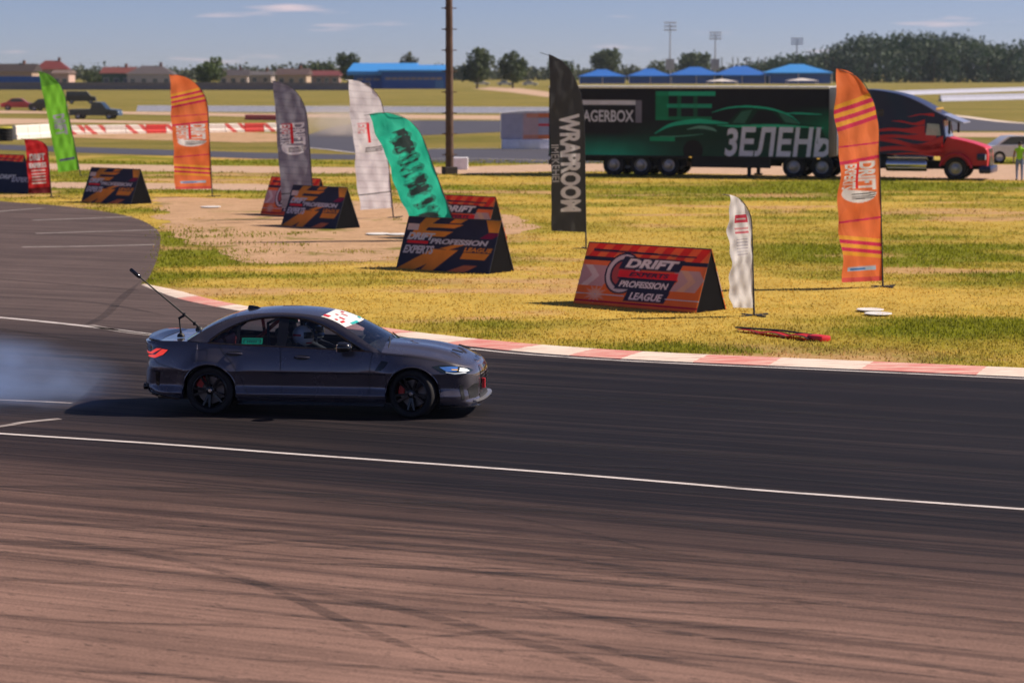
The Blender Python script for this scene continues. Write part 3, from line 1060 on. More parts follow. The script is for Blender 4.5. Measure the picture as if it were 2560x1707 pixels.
# ================================================================== THE CAR
def paint_mat(name, col, metal=0.6, rough=0.24):
    m = bpy.data.materials.new(name)
    m.use_nodes = True
    t = m.node_tree
    b = t.nodes['Principled BSDF']
    b.inputs['Base Color'].default_value = (*col, 1)
    b.inputs['Metallic'].default_value = metal
    b.inputs['Roughness'].default_value = rough
    b.inputs['Coat Weight'].default_value = 1.0
    b.inputs['Coat Roughness'].default_value = 0.03
    tcn = N(t, 'ShaderNodeTexCoord')
    n1 = N(t, 'ShaderNodeTexNoise', Scale=900.0, Detail=2.0)
    t.links.new(tcn.outputs['Object'], n1.inputs['Vector'])
    r1 = N(t, 'ShaderNodeMapRange')
    r1.inputs['To Min'].default_value = 0.8; r1.inputs['To Max'].default_value = 1.2
    t.links.new(n1.outputs['Fac'], r1.inputs['Value'])
    mm = N(t, 'ShaderNodeVectorMath', operation='SCALE')
    mm.inputs[0].default_value = col
    t.links.new(r1.outputs['Result'], mm.inputs['Scale'])
    t.links.new(mm.outputs['Vector'], b.inputs['Base Color'])
    # road dust
    n2 = N(t, 'ShaderNodeTexNoise', Scale=3.0, Detail=5.0)
    t.links.new(tcn.outputs['Object'], n2.inputs['Vector'])
    r2 = N(t, 'ShaderNodeMapRange')
    r2.inputs['To Min'].default_value = rough - 0.06; r2.inputs['To Max'].default_value = rough + 0.10
    t.links.new(n2.outputs['Fac'], r2.inputs['Value'])
    t.links.new(r2.outputs['Result'], b.inputs['Roughness'])
    return m


def glass_mat(name, tint, gloss=1.0):
    m = bpy.data.materials.new(name)
    m.use_nodes = True
    t = m.node_tree
    t.nodes.remove(t.nodes['Principled BSDF'])
    out = t.nodes['Material Output']
    tr = N(t, 'ShaderNodeBsdfTransparent'); tr.inputs['Color'].default_value = (*tint, 1)
    gl = N(t, 'ShaderNodeBsdfGlossy'); gl.inputs['Roughness'].default_value = 0.015
    gl.inputs['Color'].default_value = (gloss, gloss, gloss, 1)
    fr = N(t, 'ShaderNodeFresnel', IOR=1.52)
    ms = N(t, 'ShaderNodeMixShader')
    t.links.new(fr.outputs['Fac'], ms.inputs['Fac'])
    t.links.new(tr.outputs['BSDF'], ms.inputs[1]); t.links.new(gl.outputs['BSDF'], ms.inputs[2])
    t.links.new(ms.outputs['Shader'], out.inputs['Surface'])
    return m


M_PAINT = paint_mat('dark_grey_metallic_paint', (0.120, 0.110, 0.138))
M_GLOSSBLK = mat('gloss_black', (0.008, 0.008, 0.010), 0.12, coat=0.6, var=0.05)
M_MATBLK = mat('matt_black', (0.012, 0.012, 0.014), 0.55)
M_GLASS = glass_mat('tinted_glass', (0.66, 0.72, 0.80))
M_WGLASS = glass_mat('windscreen_glass', (0.72, 0.78, 0.80))
M_RUBBER = mat('tyre_rubber', (0.020, 0.019, 0.021), 0.75, spec=0.3, bump=0.1)
M_RIM = mat('black_rim', (0.020, 0.020, 0.024), 0.30, metal=0.6, coat=0.3)
M_DISC = mat('brake_disc', (0.16, 0.14, 0.135), 0.45, metal=0.9)
M_CAL = mat('red_caliper', (0.50, 0.010, 0.012), 0.35)
M_INT = mat('dark_interior', (0.018, 0.018, 0.022), 0.8)
M_REDSEAT = mat('red_upholstery', (0.26, 0.012, 0.012), 0.6)
M_CHROME = mat('bright_metal', (0.75, 0.76, 0.80), 0.12, metal=1.0, var=0.03)
M_LAMPRED = mat('red_lamp', (0.62, 0.012, 0.012), 0.15, coat=0.8, emit=((1.0, 0.06, 0.03), 0.55))
M_LAMPBLK = mat('smoked_lamp', (0.020, 0.030, 0.036), 0.08, coat=1.0)
M_LAMPBLUE = mat('blue_lamp_lens', (0.05, 0.16, 0.55), 0.10, coat=1.0, emit=((0.25, 0.5, 1.0), 0.08))
M_LAMPWHITE = mat('white_lamp', (0.85, 0.90, 0.95), 0.08, coat=1.0, emit=((0.8, 0.9, 1.0), 0.15))
M_LAMPAMB = mat('amber_lamp', (0.85, 0.45, 0.06), 0.12, coat=1.0, emit=((1.0, 0.55, 0.1), 0.35))
M_WHITE = mat('white_vinyl', (0.86, 0.86, 0.86), 0.35, var=0.04)
M_RED = mat('red_vinyl', (0.66, 0.02, 0.03), 0.4)
M_GREENV = mat('green_vinyl', (0.010, 0.36, 0.22), 0.4)
M_DGREENV = mat('dark_green_vinyl', (0.006, 0.10, 0.07), 0.4)
M_CYAN = mat('cyan_vinyl', (0.02, 0.45, 0.45), 0.4)
M_ORANGE = mat('orange_red_tube', (0.75, 0.08, 0.03), 0.5)

# ---- plan outline of the body, front centre -> rear centre (left half, y >= 0)
OUT = smooth_curve([(2.290, 0.0), (2.288, 0.16), (2.278, 0.33), (2.255, 0.49), (2.21, 0.63), (2.13, 0.755), (1.98, 0.855), (1.75, 0.912), (1.43, 0.935),
                    (1.05, 0.925), (0.6, 0.905), (0.1, 0.900), (-0.4, 0.903), (-0.85, 0.915), (-1.15, 0.935), (-1.43, 0.950), (-1.72, 0.944), (-2.0, 0.915),
                    (-2.2, 0.865), (-2.34, 0.77), (-2.42, 0.62), (-2.46, 0.44), (-2.485, 0.22), (-2.49, 0.0)], 14)
_seg = np.linalg.norm(np.diff(OUT, axis=0), axis=1)
OA = np.concatenate([[0], np.cumsum(_seg)])
ALEN = OA[-1]


def out_at(a):
    x = np.interp(a, OA, OUT[:, 0]); y = np.interp(a, OA, OUT[:, 1])
    e = 0.02
    dx = np.interp(np.minimum(a + e, ALEN), OA, OUT[:, 0]) - np.interp(np.maximum(a - e, 0), OA, OUT[:, 0])
    dy = np.interp(np.minimum(a + e, ALEN), OA, OUT[:, 1]) - np.interp(np.maximum(a - e, 0), OA, OUT[:, 1])
    l = np.hypot(dx, dy) + 1e-9
    nx, ny = -dy / l, dx / l          # turn; make it point outwards
    flip = np.where(nx * x + ny * y < 0, -1, 1)
    return x, y, nx * flip, ny * flip


def a_of_x(x):
    return float(np.interp(-x, -OUT[:, 0], OA))


ZUP = pchip([-2.49, -2.44, -2.36, -2.2, -1.9, -1.5, -1.0, -0.4, 0.2, 0.75, 1.0, 1.2, 1.43, 1.65, 1.85, 2.0, 2.12, 2.2, 2.26, 2.31],
            [0.985, 0.990, 1.000, 1.010, 1.015, 0.995, 0.970, 0.950, 0.930, 0.910, 0.898, 0.885, 0.868, 0.840, 0.802, 0.767, 0.738, 0.722, 0.713, 0.707])
AR = 0.378
WZ = 0.338
XF, XR = 1.428, -1.428
ZBOT = pchip([-2.49, -2.35, -2.1, -1.85, -1.0, 0.0, 1.0, 1.85, 2.1, 2.31], [0.30, 0.28, 0.24, 0.215, 0.19, 0.185, 0.185, 0.185, 0.165, 0.16])


def zlow(x):
    z = ZBOT(x)
    for xc in (XF, XR):
        d = np.abs(x - xc)
        z = np.where(d < AR, WZ + np.sqrt(np.maximum(AR**2 - d**2, 0)) * 0.985, z)
    return z


# how far the skin stands in (-) or out (+) of the outline at each height
P_SIDE = pchip([0.16, 0.20, 0.265, 0.305, 0.34, 0.41, 0.50, 0.59, 0.612, 0.622, 0.66, 0.75, 0.84, 0.90, 0.95, 1.02],
               [-0.085, -0.050, -0.010, -0.004, -0.022, -0.052, -0.036, -0.012, 0.002, 0.005, 0.001, -0.016, -0.042, -0.064, -0.090, -0.120])
P_FRONT = pchip([0.15, 0.20, 0.26, 0.36, 0.46, 0.58, 0.645, 0.69, 0.73, 0.82], [0.02, 0.028, 0.000, -0.004, 0.010, 0.004, -0.018, -0.044, -0.085, -0.15])
P_REAR = pchip([0.20, 0.28, 0.36, 0.46, 0.56, 0.66, 0.76, 0.86, 0.94, 0.98, 1.02], [-0.16, -0.09, -0.012, 0.000, -0.004, -0.022, -0.040, -0.030, -0.008, 0.002, -0.05])


def skin(a, z, off=0.0):
    """body surface at outline position a, height z (left half)"""
    a = np.asarray(a, float); z = np.asarray(z, float)
    x, y, nx, ny = out_at(a)
    wf = np.clip(nx, 0, 1) ** 2; wr = np.clip(-nx, 0, 1) ** 2; ws = np.clip(1 - wf - wr, 0, 1)
    # scale the side profile to the local shoulder height so that the fender crowns roll over too
    zu = ZUP(x)
    zs = np.where(x > 0.9, z * (0.93 / zu) * (1) , z)
    zs = np.where(x > 0.9, np.where(z < 0.6, z, 0.6 + (z - 0.6) * (0.33 / np.maximum(zu - 0.6, 0.05))), z)
    zs = np.where(x < -1.6, np.where(z < 0.6, z, 0.6 + (z - 0.6) * (0.36 / np.maximum(zu - 0.6, 0.05))), zs)
    o = ws * P_SIDE(zs) + wf * P_FRONT(z) + wr * P_REAR(z)
    # flared arches
    for xc, amt in ((XF, 0.030), (XR, 0.044)):
        r = np.hypot(x - xc, (z - WZ) * 1.0)
        o = o + ws * amt * np.exp(-((r - AR) / 0.11) ** 2) * np.clip((z - 0.14) / 0.2, 0, 1)
    # the doors hollow behind the front wheel
    o = o - ws * 0.020 * np.exp(-((x - 0.83) / 0.16) ** 2) * np.exp(-((z - 0.42) / 0.20) ** 2)
    return np.stack([x + nx * (o + off), y + ny * (o + off), z + 0 * x], -1)


car = empty('drift_sedan', (0, 0, 0), 0,
            'dark grey metallic four-door sedan drifting on the track with a boom on its boot', 'car')

# ---- wrap + bonnet + boot as one painted skin
cols = set(np.linspace(0, ALEN, 150).tolist())
for xc in (XF, XR):
    for t_ in np.linspace(0, math.pi, 41):
        cols.add(a_of_x(xc + AR * math.cos(t_) * 0.9995))
    cols.add(a_of_x(xc + AR + 0.003)); cols.add(a_of_x(xc - AR - 0.003))
cols = np.array(sorted(cols))
keepc = [0]
for i in range(1, len(cols)):
    if cols[i] - cols[keepc[-1]] > 0.0012: keepc.append(i)
cols = cols[keepc]
cx = np.interp(cols, OA, OUT[:, 0])
NR = 44
trow = np.sort(np.concatenate([np.linspace(0, 1, 30), np.linspace(0.545, 0.60, 14), np.linspace(0.10, 0.24, 10)]))
NR = len(trow)
verts, faces = [], []


def vid(p, store={}):
    verts.append(tuple(p)); return len(verts) - 1


grid = {}
for i, a in enumerate(cols):
    z0, z1 = float(zlow(cx[i])), float(ZUP(cx[i]))
    zz = z0 + (z1 - z0) * trow
    pp = skin(np.full(NR, a), zz)
    for j in range(NR): grid[i, j] = pp[j]
nc = len(cols)
HOODX, DECKX = 0.78, -1.66
hood_i = [i for i in range(nc) if cx[i] >= HOODX]
deck_i = [i for i in range(nc) if cx[i] <= DECKX]
ZCF = pchip([0.7, 1.0, 1.3, 1.6, 1.85, 2.05, 2.17, 2.25, 2.31], [1.000, 0.982, 0.956, 0.920, 0.870, 0.812, 0.765, 0.735, 0.712])
ZCR = pchip([-2.49, -2.40, -2.2, -1.9, -1.66], [0.980, 0.996, 1.000, 1.008, 1.03])
NH = 18
sm = lambda e0, e1, x_: (lambda t: t * t * (3 - 2 * t))(np.clip((x_ - e0) / (e1 - e0), 0, 1))


def top_pt(i, v, front):
    e = grid[i, NR - 1]
    y = e[1] * (1 - v)
    zc = float((ZCF if front else ZCR)(cx[i]))
    q = (1 - v)
    z = e[2] + (zc - e[2]) * (1 - q ** 2.4)
    if front:
        dome = sm(0.56, 0.40, abs(y)) * (1 - 0.55 * sm(0.30, 0.05, abs(y)))
        z += 0.020 * dome * sm(0.0, 0.25, 2.20 - cx[i]) * (0.4 + 0.6 * sm(0.8, 1.6, cx[i]))
    else:
        z += 0.0
    return (e[0], y, z)


def add_half(sgn):
    ids = {}
    def g_(key, p):
        if key not in ids: ids[key] = vid((p[0], p[1] * sgn, p[2]))
        return ids[key]
    for i in range(nc - 1):
        for j in range(NR - 1):
            f = (g_((i, j), grid[i, j]), g_((i + 1, j), grid[i + 1, j]), g_((i + 1, j + 1), grid[i + 1, j + 1]), g_((i, j + 1), grid[i, j + 1]))
            faces.append(f if sgn < 0 else f[::-1])
    for front, idx in ((True, hood_i), (False, deck_i)):
        for n_, i in enumerate(idx[:-1]):
            i2 = idx[n_ + 1]
            for k in range(NH):
                def h(ii, kk):
                    if kk == 0: return g_((ii, NR - 1), grid[ii, NR - 1])
                    return g_(('h', ii, kk), top_pt(ii, kk / NH, front))
                f = (h(i, k), h(i2, k), h(i2, k + 1), h(i, k + 1))
                faces.append(f if sgn < 0 else f[::-1])
    # return lip along the lower edge and the arches
    for i in range(nc - 1):
        a_, b_ = grid[i, 0], grid[i + 1, 0]
        la = g_(('l', i), (a_[0], a_[1] - 0.05 if abs(a_[1]) > 0.3 else a_[1], a_[2] + 0.006)); lb = g_(('l', i + 1), (b_[0], b_[1] - 0.05 if abs(b_[1]) > 0.3 else b_[1], b_[2] + 0.006))
        f = (ids[(i, 0)], la, lb, ids[(i + 1, 0)])
        faces.append(f if sgn < 0 else f[::-1])


add_half(1)
add_half(-1)
bm = bmesh.new()
for p in verts: bm.verts.new(p)
bm.verts.ensure_lookup_table()
for f in faces:
    try: bm.faces.new([bm.verts[i] for i in f])
    except ValueError: pass
bmesh.ops.remove_doubles(bm, verts=bm.verts[:], dist=0.0006)
bmesh.ops.recalc_face_normals(bm, faces=bm.faces[:])
me = bpy.data.meshes.new('body')
bm.to_mesh(me); bm.free()
me.materials.append(M_PAINT)
me.polygons.foreach_set('use_smooth', np.ones(len(me.polygons), dtype=bool))
me.set_sharp_from_angle(angle=R(42))
body = bpy.data.objects.new('body', me); COL.objects.link(body); body.parent = car


def patch(name, poly, off, m, parent, sides=(1, -1), cuts=3, coord='a'):
    """a thin panel lying on the skin; poly in (outline position or x, z)"""
    out = []
    for sgn in sides:
        b_ = bmesh.new()
        vs2 = []
        for (u, z) in poly:
            a = a_of_x(u) if coord == 'x' else u
            vs2.append(b_.verts.new((a, z, 0)))
        f = b_.faces.new(vs2)
        bmesh.ops.triangulate(b_, faces=[f])
        for _ in range(cuts):
            bmesh.ops.subdivide_edges(b_, edges=[e for e in b_.edges if e.calc_length() > 0.05], cuts=1, use_grid_fill=True)
            bmesh.ops.triangulate(b_, faces=b_.faces[:])
        b_.verts.index_update()
        A = np.array([v.co.x for v in b_.verts]); Z = np.array([v.co.y for v in b_.verts])
        P = skin(np.abs(A), Z, off)
        P[:, 1] *= np.sign(A + 1e-12) * sgn
        F = [[v.index for v in f.verts] for f in b_.faces]
        # a rim that closes the panel on to the body
        bd = [(e.verts[0].index, e.verts[1].index) for e in b_.edges if len(e.link_faces) == 1]
        Pin = skin(np.abs(A), Z, -0.01); Pin[:, 1] *= np.sign(A + 1e-12) * sgn
        base = len(P)
        F += [[i, j, j + base, i + base] for i, j in bd]
        b_.free()
        o = mobj(name, np.vstack([P, Pin]), F, m, parent, smooth=False)
        b2 = bmesh.new(); b2.from_mesh(o.data); bmesh.ops.recalc_face_normals(b2, faces=b2.faces[:])
        b2.to_mesh(o.data); b2.free()
        o.data.polygons.foreach_set('use_smooth', np.ones(len(o.data.polygons), dtype=bool)); o.data.set_sharp_from_angle(angle=R(35))
        out.append(o)
    return out


def line_on_skin(name, pts, wd, off, m, parent, sides=(1, -1), coord='x'):
    """narrow strip following points (x or a, z) on the skin"""
    P2 = smooth_curve([((a_of_x(u) if coord == 'x' else u), z) for u, z in pts], 8)
    res = []
    for sgn in sides:
        vv_, ff_ = [], []
        for i in range(len(P2)):
            d = P2[min(i + 1, len(P2) - 1)] - P2[max(i - 1, 0)]
            d = d / (np.linalg.norm(d) + 1e-9)
            n_ = np.array([-d[1], d[0]]) * wd / 2
            for q in (P2[i] - n_, P2[i] + n_):
                p = skin(q[0], q[1], off); vv_.append((p[0], p[1] * sgn, p[2]))
        for i in range(len(P2) - 1): ff_.append((2 * i, 2 * i + 2, 2 * i + 3, 2 * i + 1))
        res.append(mobj(name, vv_, ff_, m, parent, smooth=True))
    return res


# ---- greenhouse
ZB = lambda x: ZUP(x)


def yb_of(x):
    a = np.interp(-np.asarray(x, float), -OUT[:, 0], OA)
    return skin(a, ZB(np.asarray(x, float)))[..., 1]


def gside(x, z):
    """left y of the side glass plane"""
    h = np.maximum(z - ZB(x), -0.02)
    return yb_of(x) - 0.50 * h - 0.30 * h * h


ROOFC = smooth_curve([(0.99, 0.890), (0.80, 1.008), (0.56, 1.150), (0.32, 1.278), (0.08, 1.353), (-0.22, 1.390), (-0.55, 1.398), (-0.88, 1.380), (-1.14, 1.336), (-1.37, 1.250), (-1.58, 1.138), (-1.76, 1.022)], 8)
DLOC = smooth_curve([(0.74, 0.918), (0.52, 1.040), (0.32, 1.152), (0.12, 1.246), (-0.12, 1.318), (-0.45, 1.346), (-0.78, 1.326), (-1.02, 1.268), (-1.22, 1.180), (-1.36, 1.092), (-1.44, 1.024), (-1.455, 0.998)], 8)


def resamp(C, n):
    l = np.concatenate([[0], np.cumsum(np.linalg.norm(np.diff(C, axis=0), axis=1))])
    u = np.linspace(0, l[-1], n)
    return np.stack([np.interp(u, l, C[:, 0]), np.interp(u, l, C[:, 1])], -1)


NP = 70
rc, dc = resamp(ROOFC, NP), resamp(DLOC, NP)
# the belt end of the C pillar runs on along the shoulder down to the boot
for sgn in (1, -1):
    vv_, ff_ = [], []
    NQ = 7
    for i in range(NP):
        for k in range(NQ):
            q = dc[i] * (1 - k / (NQ - 1)) + rc[i] * (k / (NQ - 1))
            if i == NP - 1: pass
            y = float(gside(q[0], q[1])) + 0.012 * math.sin(math.pi * k / (NQ - 1))
            vv_.append((q[0], y * sgn, q[1]))
    for i in range(NP - 1):
        for k in range(NQ - 1):
            ff_.append((i * NQ + k, (i + 1) * NQ + k, (i + 1) * NQ + k + 1, i * NQ + k + 1))
    # fill behind the quarter glass down to the shoulder
    b0 = len(vv_)
    xs2 = np.linspace(-1.455, -1.95, 16)
    last = (NP - 1) * NQ
    for x in xs2:
        zt = np.interp(-x, -rc[::1, 0], rc[:, 1]) if x < rc[-1, 0] else None
        ztop = float(np.interp(-x, [1.455, 1.95], [0.998, 1.03]))
        vv_.append((x, sgn * (float(yb_of(x)) - 0.001), float(ZB(x)) - 0.004))
    mobj('pillar', vv_[:b0], ff_, M_PAINT, car, smooth=True)
    # lower triangle between shoulder line and the pillar's rear foot
    row0 = [dc[-1] * (1 - k / 11) + rc[-1] * (k / 11) for k in range(12)]
    vv2, ff2 = [], []
    for q in row0:
        vv2.append((q[0], sgn * (float(gside(q[0], q[1])) + 0.010 * math.sin(math.pi * row0.index(q) / 11) if False else sgn * float(gside(q[0], q[1]))), q[1]))
        vv2.append((q[0], sgn * float(yb_of(q[0])), float(ZB(q[0])) - 0.004))
    for k in range(11): ff2.append((2 * k, 2 * k + 2, 2 * k + 3, 2 * k + 1))
    mobj('quarter_panel', vv2, ff2, M_PAINT, car, smooth=True)

# roof, windscreen and rear window from the same ruled surface
NV = 25
vsn = np.linspace(-1, 1, NV)
i_hd = int(np.argmin(np.abs(rc[:, 0] - 0.10)))        # windscreen header
i_rh = int(np.argmin(np.abs(rc[:, 0] + 1.10)))        # rear header


def top_row(i):
    x, z = rc[i]
    yy = float(gside(x, z))
    f = i / (NP - 1)
    crown = 0.032 * math.sin(math.pi * min(max((f - 0.02) / 0.96, 0), 1)) ** 0.7
    bow = np.interp(x, [-1.95, -1.5, -1.1, -0.6, -0.1, 0.1, 0.5, 1.0], [-0.12, -0.10, -0.06, 0, 0.02, 0.06, 0.11, 0.16])
    rows = []
    for v in vsn:
        rows.append((x + bow * (1 - v * v), yy * v, z + crown * (1 - abs(v) ** 2.2)))
    return rows


def top_part(name, i0, i1, m, parent):
    vv_, ff_ = [], []
    for i in range(i0, i1 + 1): vv_ += top_row(i)
    for i in range(i1 - i0):
        for k in range(NV - 1):
            ff_.append((i * NV + k, i * NV + k + 1, (i + 1) * NV + k + 1, (i + 1) * NV + k))
    return mobj(name, vv_, ff_, m, parent, smooth=True)


roof = top_part('roof', i_hd, i_rh, M_PAINT, car)
wind = top_part('windscreen', 0, i_hd, M_WGLASS, car)
rearw = top_part('rear_window', i_rh, NP - 1, M_GLASS, car)
# black ceramic edge along the screen foot, wipers
mb = MB()
r0, r1_ = top_row(0), top_row(2)
mb.add([(p[0], p[1], p[2] + 0.006) for p in r0] + [(p[0], p[1], p[2] + 0.006) for p in r1_], [(k, k + 1, NV + k + 1, NV + k) for k in range(NV - 1)])
mb.build('screen_edge', M_GLOSSBLK, wind)
for (k0, k1) in ((3, 11), (12, 20)):
    mb = MB()
    pa, pb = Vector(top_row(1)[k0]), Vector(top_row(5)[k1])
    mb.tube([pa + Vector((0.02, 0, 0.02)), (pa + pb) / 2 + Vector((0.03, 0, 0.03)), pb + Vector((0.01, 0, 0.018))], 0.009, 6)
    mb.build('wiper', M_MATBLK, car)

# sun strip along the top of the screen: white with red and turquoise marks
ss0, ss1 = i_hd - 9, i_hd
def strip(name, rows, k0, k1, off, m, parent):
    vv_, ff_ = [], []
    cnt = k1 - k0 + 1
    for i in rows:
        rw = top_row(i)
        for k in range(k0, k1 + 1):
            p = rw[k]; vv_.append((p[0] + off, p[1], p[2] + off))
    for i in range(len(rows) - 1):
        for k in range(cnt - 1): ff_.append((i * cnt + k, i * cnt + k + 1, (i + 1) * cnt + k + 1, (i + 1) * cnt + k))
    return mobj(name, vv_, ff_, m, parent, smooth=True)


sband = strip('sun_strip', list(range(ss0, ss1 + 1)), 0, 17, 0.004, M_WHITE, wind)
for (rows, k0, k1, m_) in [((i_hd - 2, i_hd - 1, i_hd), 1, 3, M_RED), ((i_hd - 5, i_hd - 4), 1, 2, M_RED), ((i_hd - 6, i_hd - 5, i_hd - 4), 4, 5, M_RED), ((i_hd - 3, i_hd - 2), 6, 7, M_RED),
                           ((i_hd - 5, i_hd - 4, i_hd - 3), 9, 10, M_RED), ((i_hd - 3, i_hd - 2), 12, 14, M_RED), ((i_hd - 7, i_hd - 6), 1, 3, M_RED), ((i_hd - 9, i_hd - 8), 4, 9, M_CYAN), ((i_hd - 8, i_hd - 7), 14, 17, M_CYAN)]:
    strip('strip_mark', list(rows), k0, k1, 0.008, m_, wind)

# shark fin
mb = MB()
fx, fz = -1.02, 1.388
for sgn in (1, -1): pass
prof = [(0.16, 0.0), (0.06, 0.045), (-0.02, 0.058), (-0.06, 0.055), (-0.075, 0.0)]
vv_ = [(fx + p[0], 0.020 if p[1] < 0.01 else 0.006, fz + p[1]) for p in prof] + [(fx + p[0], -0.020 if p[1] < 0.01 else -0.006, fz + p[1]) for p in prof]
n5 = len(prof)
mb.add(vv_, [tuple(range(n5)), tuple(reversed(range(n5, 2 * n5)))] + [(i, i + n5, (i + 1) % n5 + n5, (i + 1) % n5) for i in range(n5)])
mb.build('roof_antenna', M_GLOSSBLK, roof)

# side glass
def side_glass(name, x0, x1, m, parent, sgn, off=-0.012, lean=0.0):
    vv_, ff_ = [], []
    n_, q_ = 26, 8
    for i in range(n_ + 1):
        x = x0 + (x1 - x0) * i / n_
        zt = float(np.interp(-x, -dc[:, 0], dc[:, 1])) + 0.006
        zb_ = float(ZB(x)) - 0.006
        for k in range(q_ + 1):
            z = zb_ + (zt - zb_) * k / q_
            xx = x + lean * (z - zb_)
            vv_.append((xx, sgn * (float(gside(xx, z)) + off), z))
    for i in range(n_):
        for k in range(q_): ff_.append((i * (q_ + 1) + k, (i + 1) * (q_ + 1) + k, (i + 1) * (q_ + 1) + k + 1, i * (q_ + 1) + k + 1))
    return mobj(name, vv_, ff_, m, parent, smooth=True)


for sgn in (1, -1):
    side_glass('front_window', -0.36, 0.735, M_GLASS, car, sgn)
    side_glass('rear_window_side', -1.03, -0.50, M_GLASS, car, sgn)
    side_glass('quarter_window', -1.445, -1.07, M_GLASS, car, sgn)
    side_glass('centre_pillar', -0.50, -0.36, M_GLOSSBLK, car, sgn, off=-0.006)
    side_glass('window_divider', -1.075, -1.025, M_GLOSSBLK, car, sgn, off=-0.006)
    # black surround: along the upper edge and the belt
    mb = MB()
    pts = [(q[0], sgn * (float(gside(q[0], q[1])) + 0.004), q[1] - 0.004) for q in dc[::2]]
    mb.tube(pts, 0.017, 6)
    pts2 = [(x, sgn * (float(yb_of(x)) - 0.002), float(ZB(x)) + 0.004) for x in np.linspace(0.86, -1.46, 34)]
    mb.tube(pts2, 0.012, 6)
    mb.build('window_surround', M_GLOSSBLK, car, smooth=True)
    # mirror foot triangle
    mb = MB()
    tri = [(0.90, 0.905), (0.74, 0.912), (0.62, 0.985), (0.60, 0.93)]
    q = [(x, sgn * (float(gside(min(x, 0.86), z)) + 0.006), z) for x, z in [(0.88, 0.908), (0.66, 0.912), (0.66, 0.962), (0.74, 0.935)]]
    mb.add(q, [(0, 1, 2, 3)])
    mb.build('mirror_foot', M_GLOSSBLK, car)
    # door mirror
    mr_ = empty('side_mirror', (0.47, sgn * 0.965, 0.975)); mr_.parent = car
    mb = MB()
    prof = [(-0.5, 0.86), (-0.42, 1.0), (0.0, 1.0), (0.3, 0.85), (0.46, 0.55), (0.52, 0.2)]
    bm_ = bmesh.new()
    bmesh.ops.create_uvsphere(bm_, u_segments=20, v_segments=12, radius=1)
    for v in bm_.verts:
        x, y, z = v.co
        x = max(x, -0.45)
        sx = (abs(x) ** 0.8) * (1 if x > 0 else -1)
        v.co = Vector((sx * 0.125, y * 0.125, (abs(z) ** 0.75) * (1 if z > 0 else -1) * 0.075))
    bm_.verts.index_update()
    mb.add([v.co.copy() for v in bm_.verts], [[v.index for v in f.verts] for f in bm_.faces]); bm_.free()
    mb.build('mirror_cap', M_GLOSSBLK, mr_, smooth=True)
    mb = MB(); mb.box(-0.02, 0.03, -sgn * 0.17 if sgn > 0 else 0.05, -0.05 if sgn > 0 else 0.17, -0.075, -0.045, bev=0.008); mb.build('mirror_arm', M_MATBLK, mr_)
    mb = MB(); mb.box(-0.070, -0.064, -0.1, 0.1, -0.05, 0.05); mb.build('mirror_glass', M_CHROME, mr_)

# ---- seams, handles, flap, gills, skirts
line_on_skin('door_seam', [(0.86, 0.90), (0.835, 0.72), (0.82, 0.50), (0.80, 0.32), (0.76, 0.265)], 0.009, 0.0015, M_MATBLK, car)
line_on_skin('door_seam', [(-0.43, 0.945), (-0.425, 0.7), (-0.42, 0.45), (-0.42, 0.27)], 0.009, 0.0015, M_MATBLK, car)
line_on_skin('door_seam', [(-1.30, 0.975), (-1.22, 0.86), (-1.10, 0.72), (-1.00, 0.55), (-0.93, 0.38), (-0.86, 0.28)], 0.009, 0.0015, M_MATBLK, car)
line_on_skin('door_seam', [(0.76, 0.262), (0.2, 0.258), (-0.4, 0.258), (-0.86, 0.275)], 0.008, 0.0015, M_MATBLK, car)
line_on_skin('fuel_flap_seam', [(-1.66, 0.875), (-1.64, 0.90), (-1.48, 0.905), (-1.455, 0.885), (-1.46, 0.78), (-1.49, 0.762), (-1.64, 0.765), (-1.665, 0.79), (-1.66, 0.875)], 0.006, 0.0015, M_MATBLK, car, sides=(-1,))
line_on_skin('bonnet_seam', [(0.90, 0.880), (1.15, 0.866), (1.43, 0.845), (1.65, 0.816), (1.85, 0.780), (2.0, 0.746), (2.12, 0.718)], 0.008, 0.0015, M_MATBLK, car)
line_on_skin('bumper_seam', [(-1.80, 0.60), (-1.98, 0.655), (-2.16, 0.70), (-2.25, 0.76)], 0.007, 0.0015, M_MATBLK, car)
for sgn in (1, -1):
    for hx, hz in ((-1.08, 0.855), (-0.13, 0.815)):
        oval = [(hx + 0.115 * math.cos(t_), hz + 0.034 * math.sin(t_)) for t_ in np.linspace(0, 2 * math.pi, 18, endpoint=False)]
        hd = patch('handle_cup', oval, 0.002, M_MATBLK, car, sides=(sgn,), coord='x', cuts=1)[0]
        mb = MB()
        pts = []
        for t_ in np.linspace(-1, 1, 9):
            p = skin(a_of_x(hx + 0.10 * t_ + 0.012), hz + 0.006 - 0.004 * t_, 0.030 * (1 - t_ ** 4) + 0.004)
            pts.append((p[0], p[1] * sgn, p[2]))
        mb.tube(pts, [0.010, 0.014, 0.016, 0.017, 0.017, 0.017, 0.016, 0.013, 0.008], 8)
        mb.build('door_handle', M_PAINT, car, smooth=True)
patch('fender_gill', [(0.99, 0.79), (1.09, 0.775), (1.04, 0.70), (0.985, 0.655), (0.90, 0.648), (0.93, 0.70)], 0.006, M_GLOSSBLK, car, coord='x')
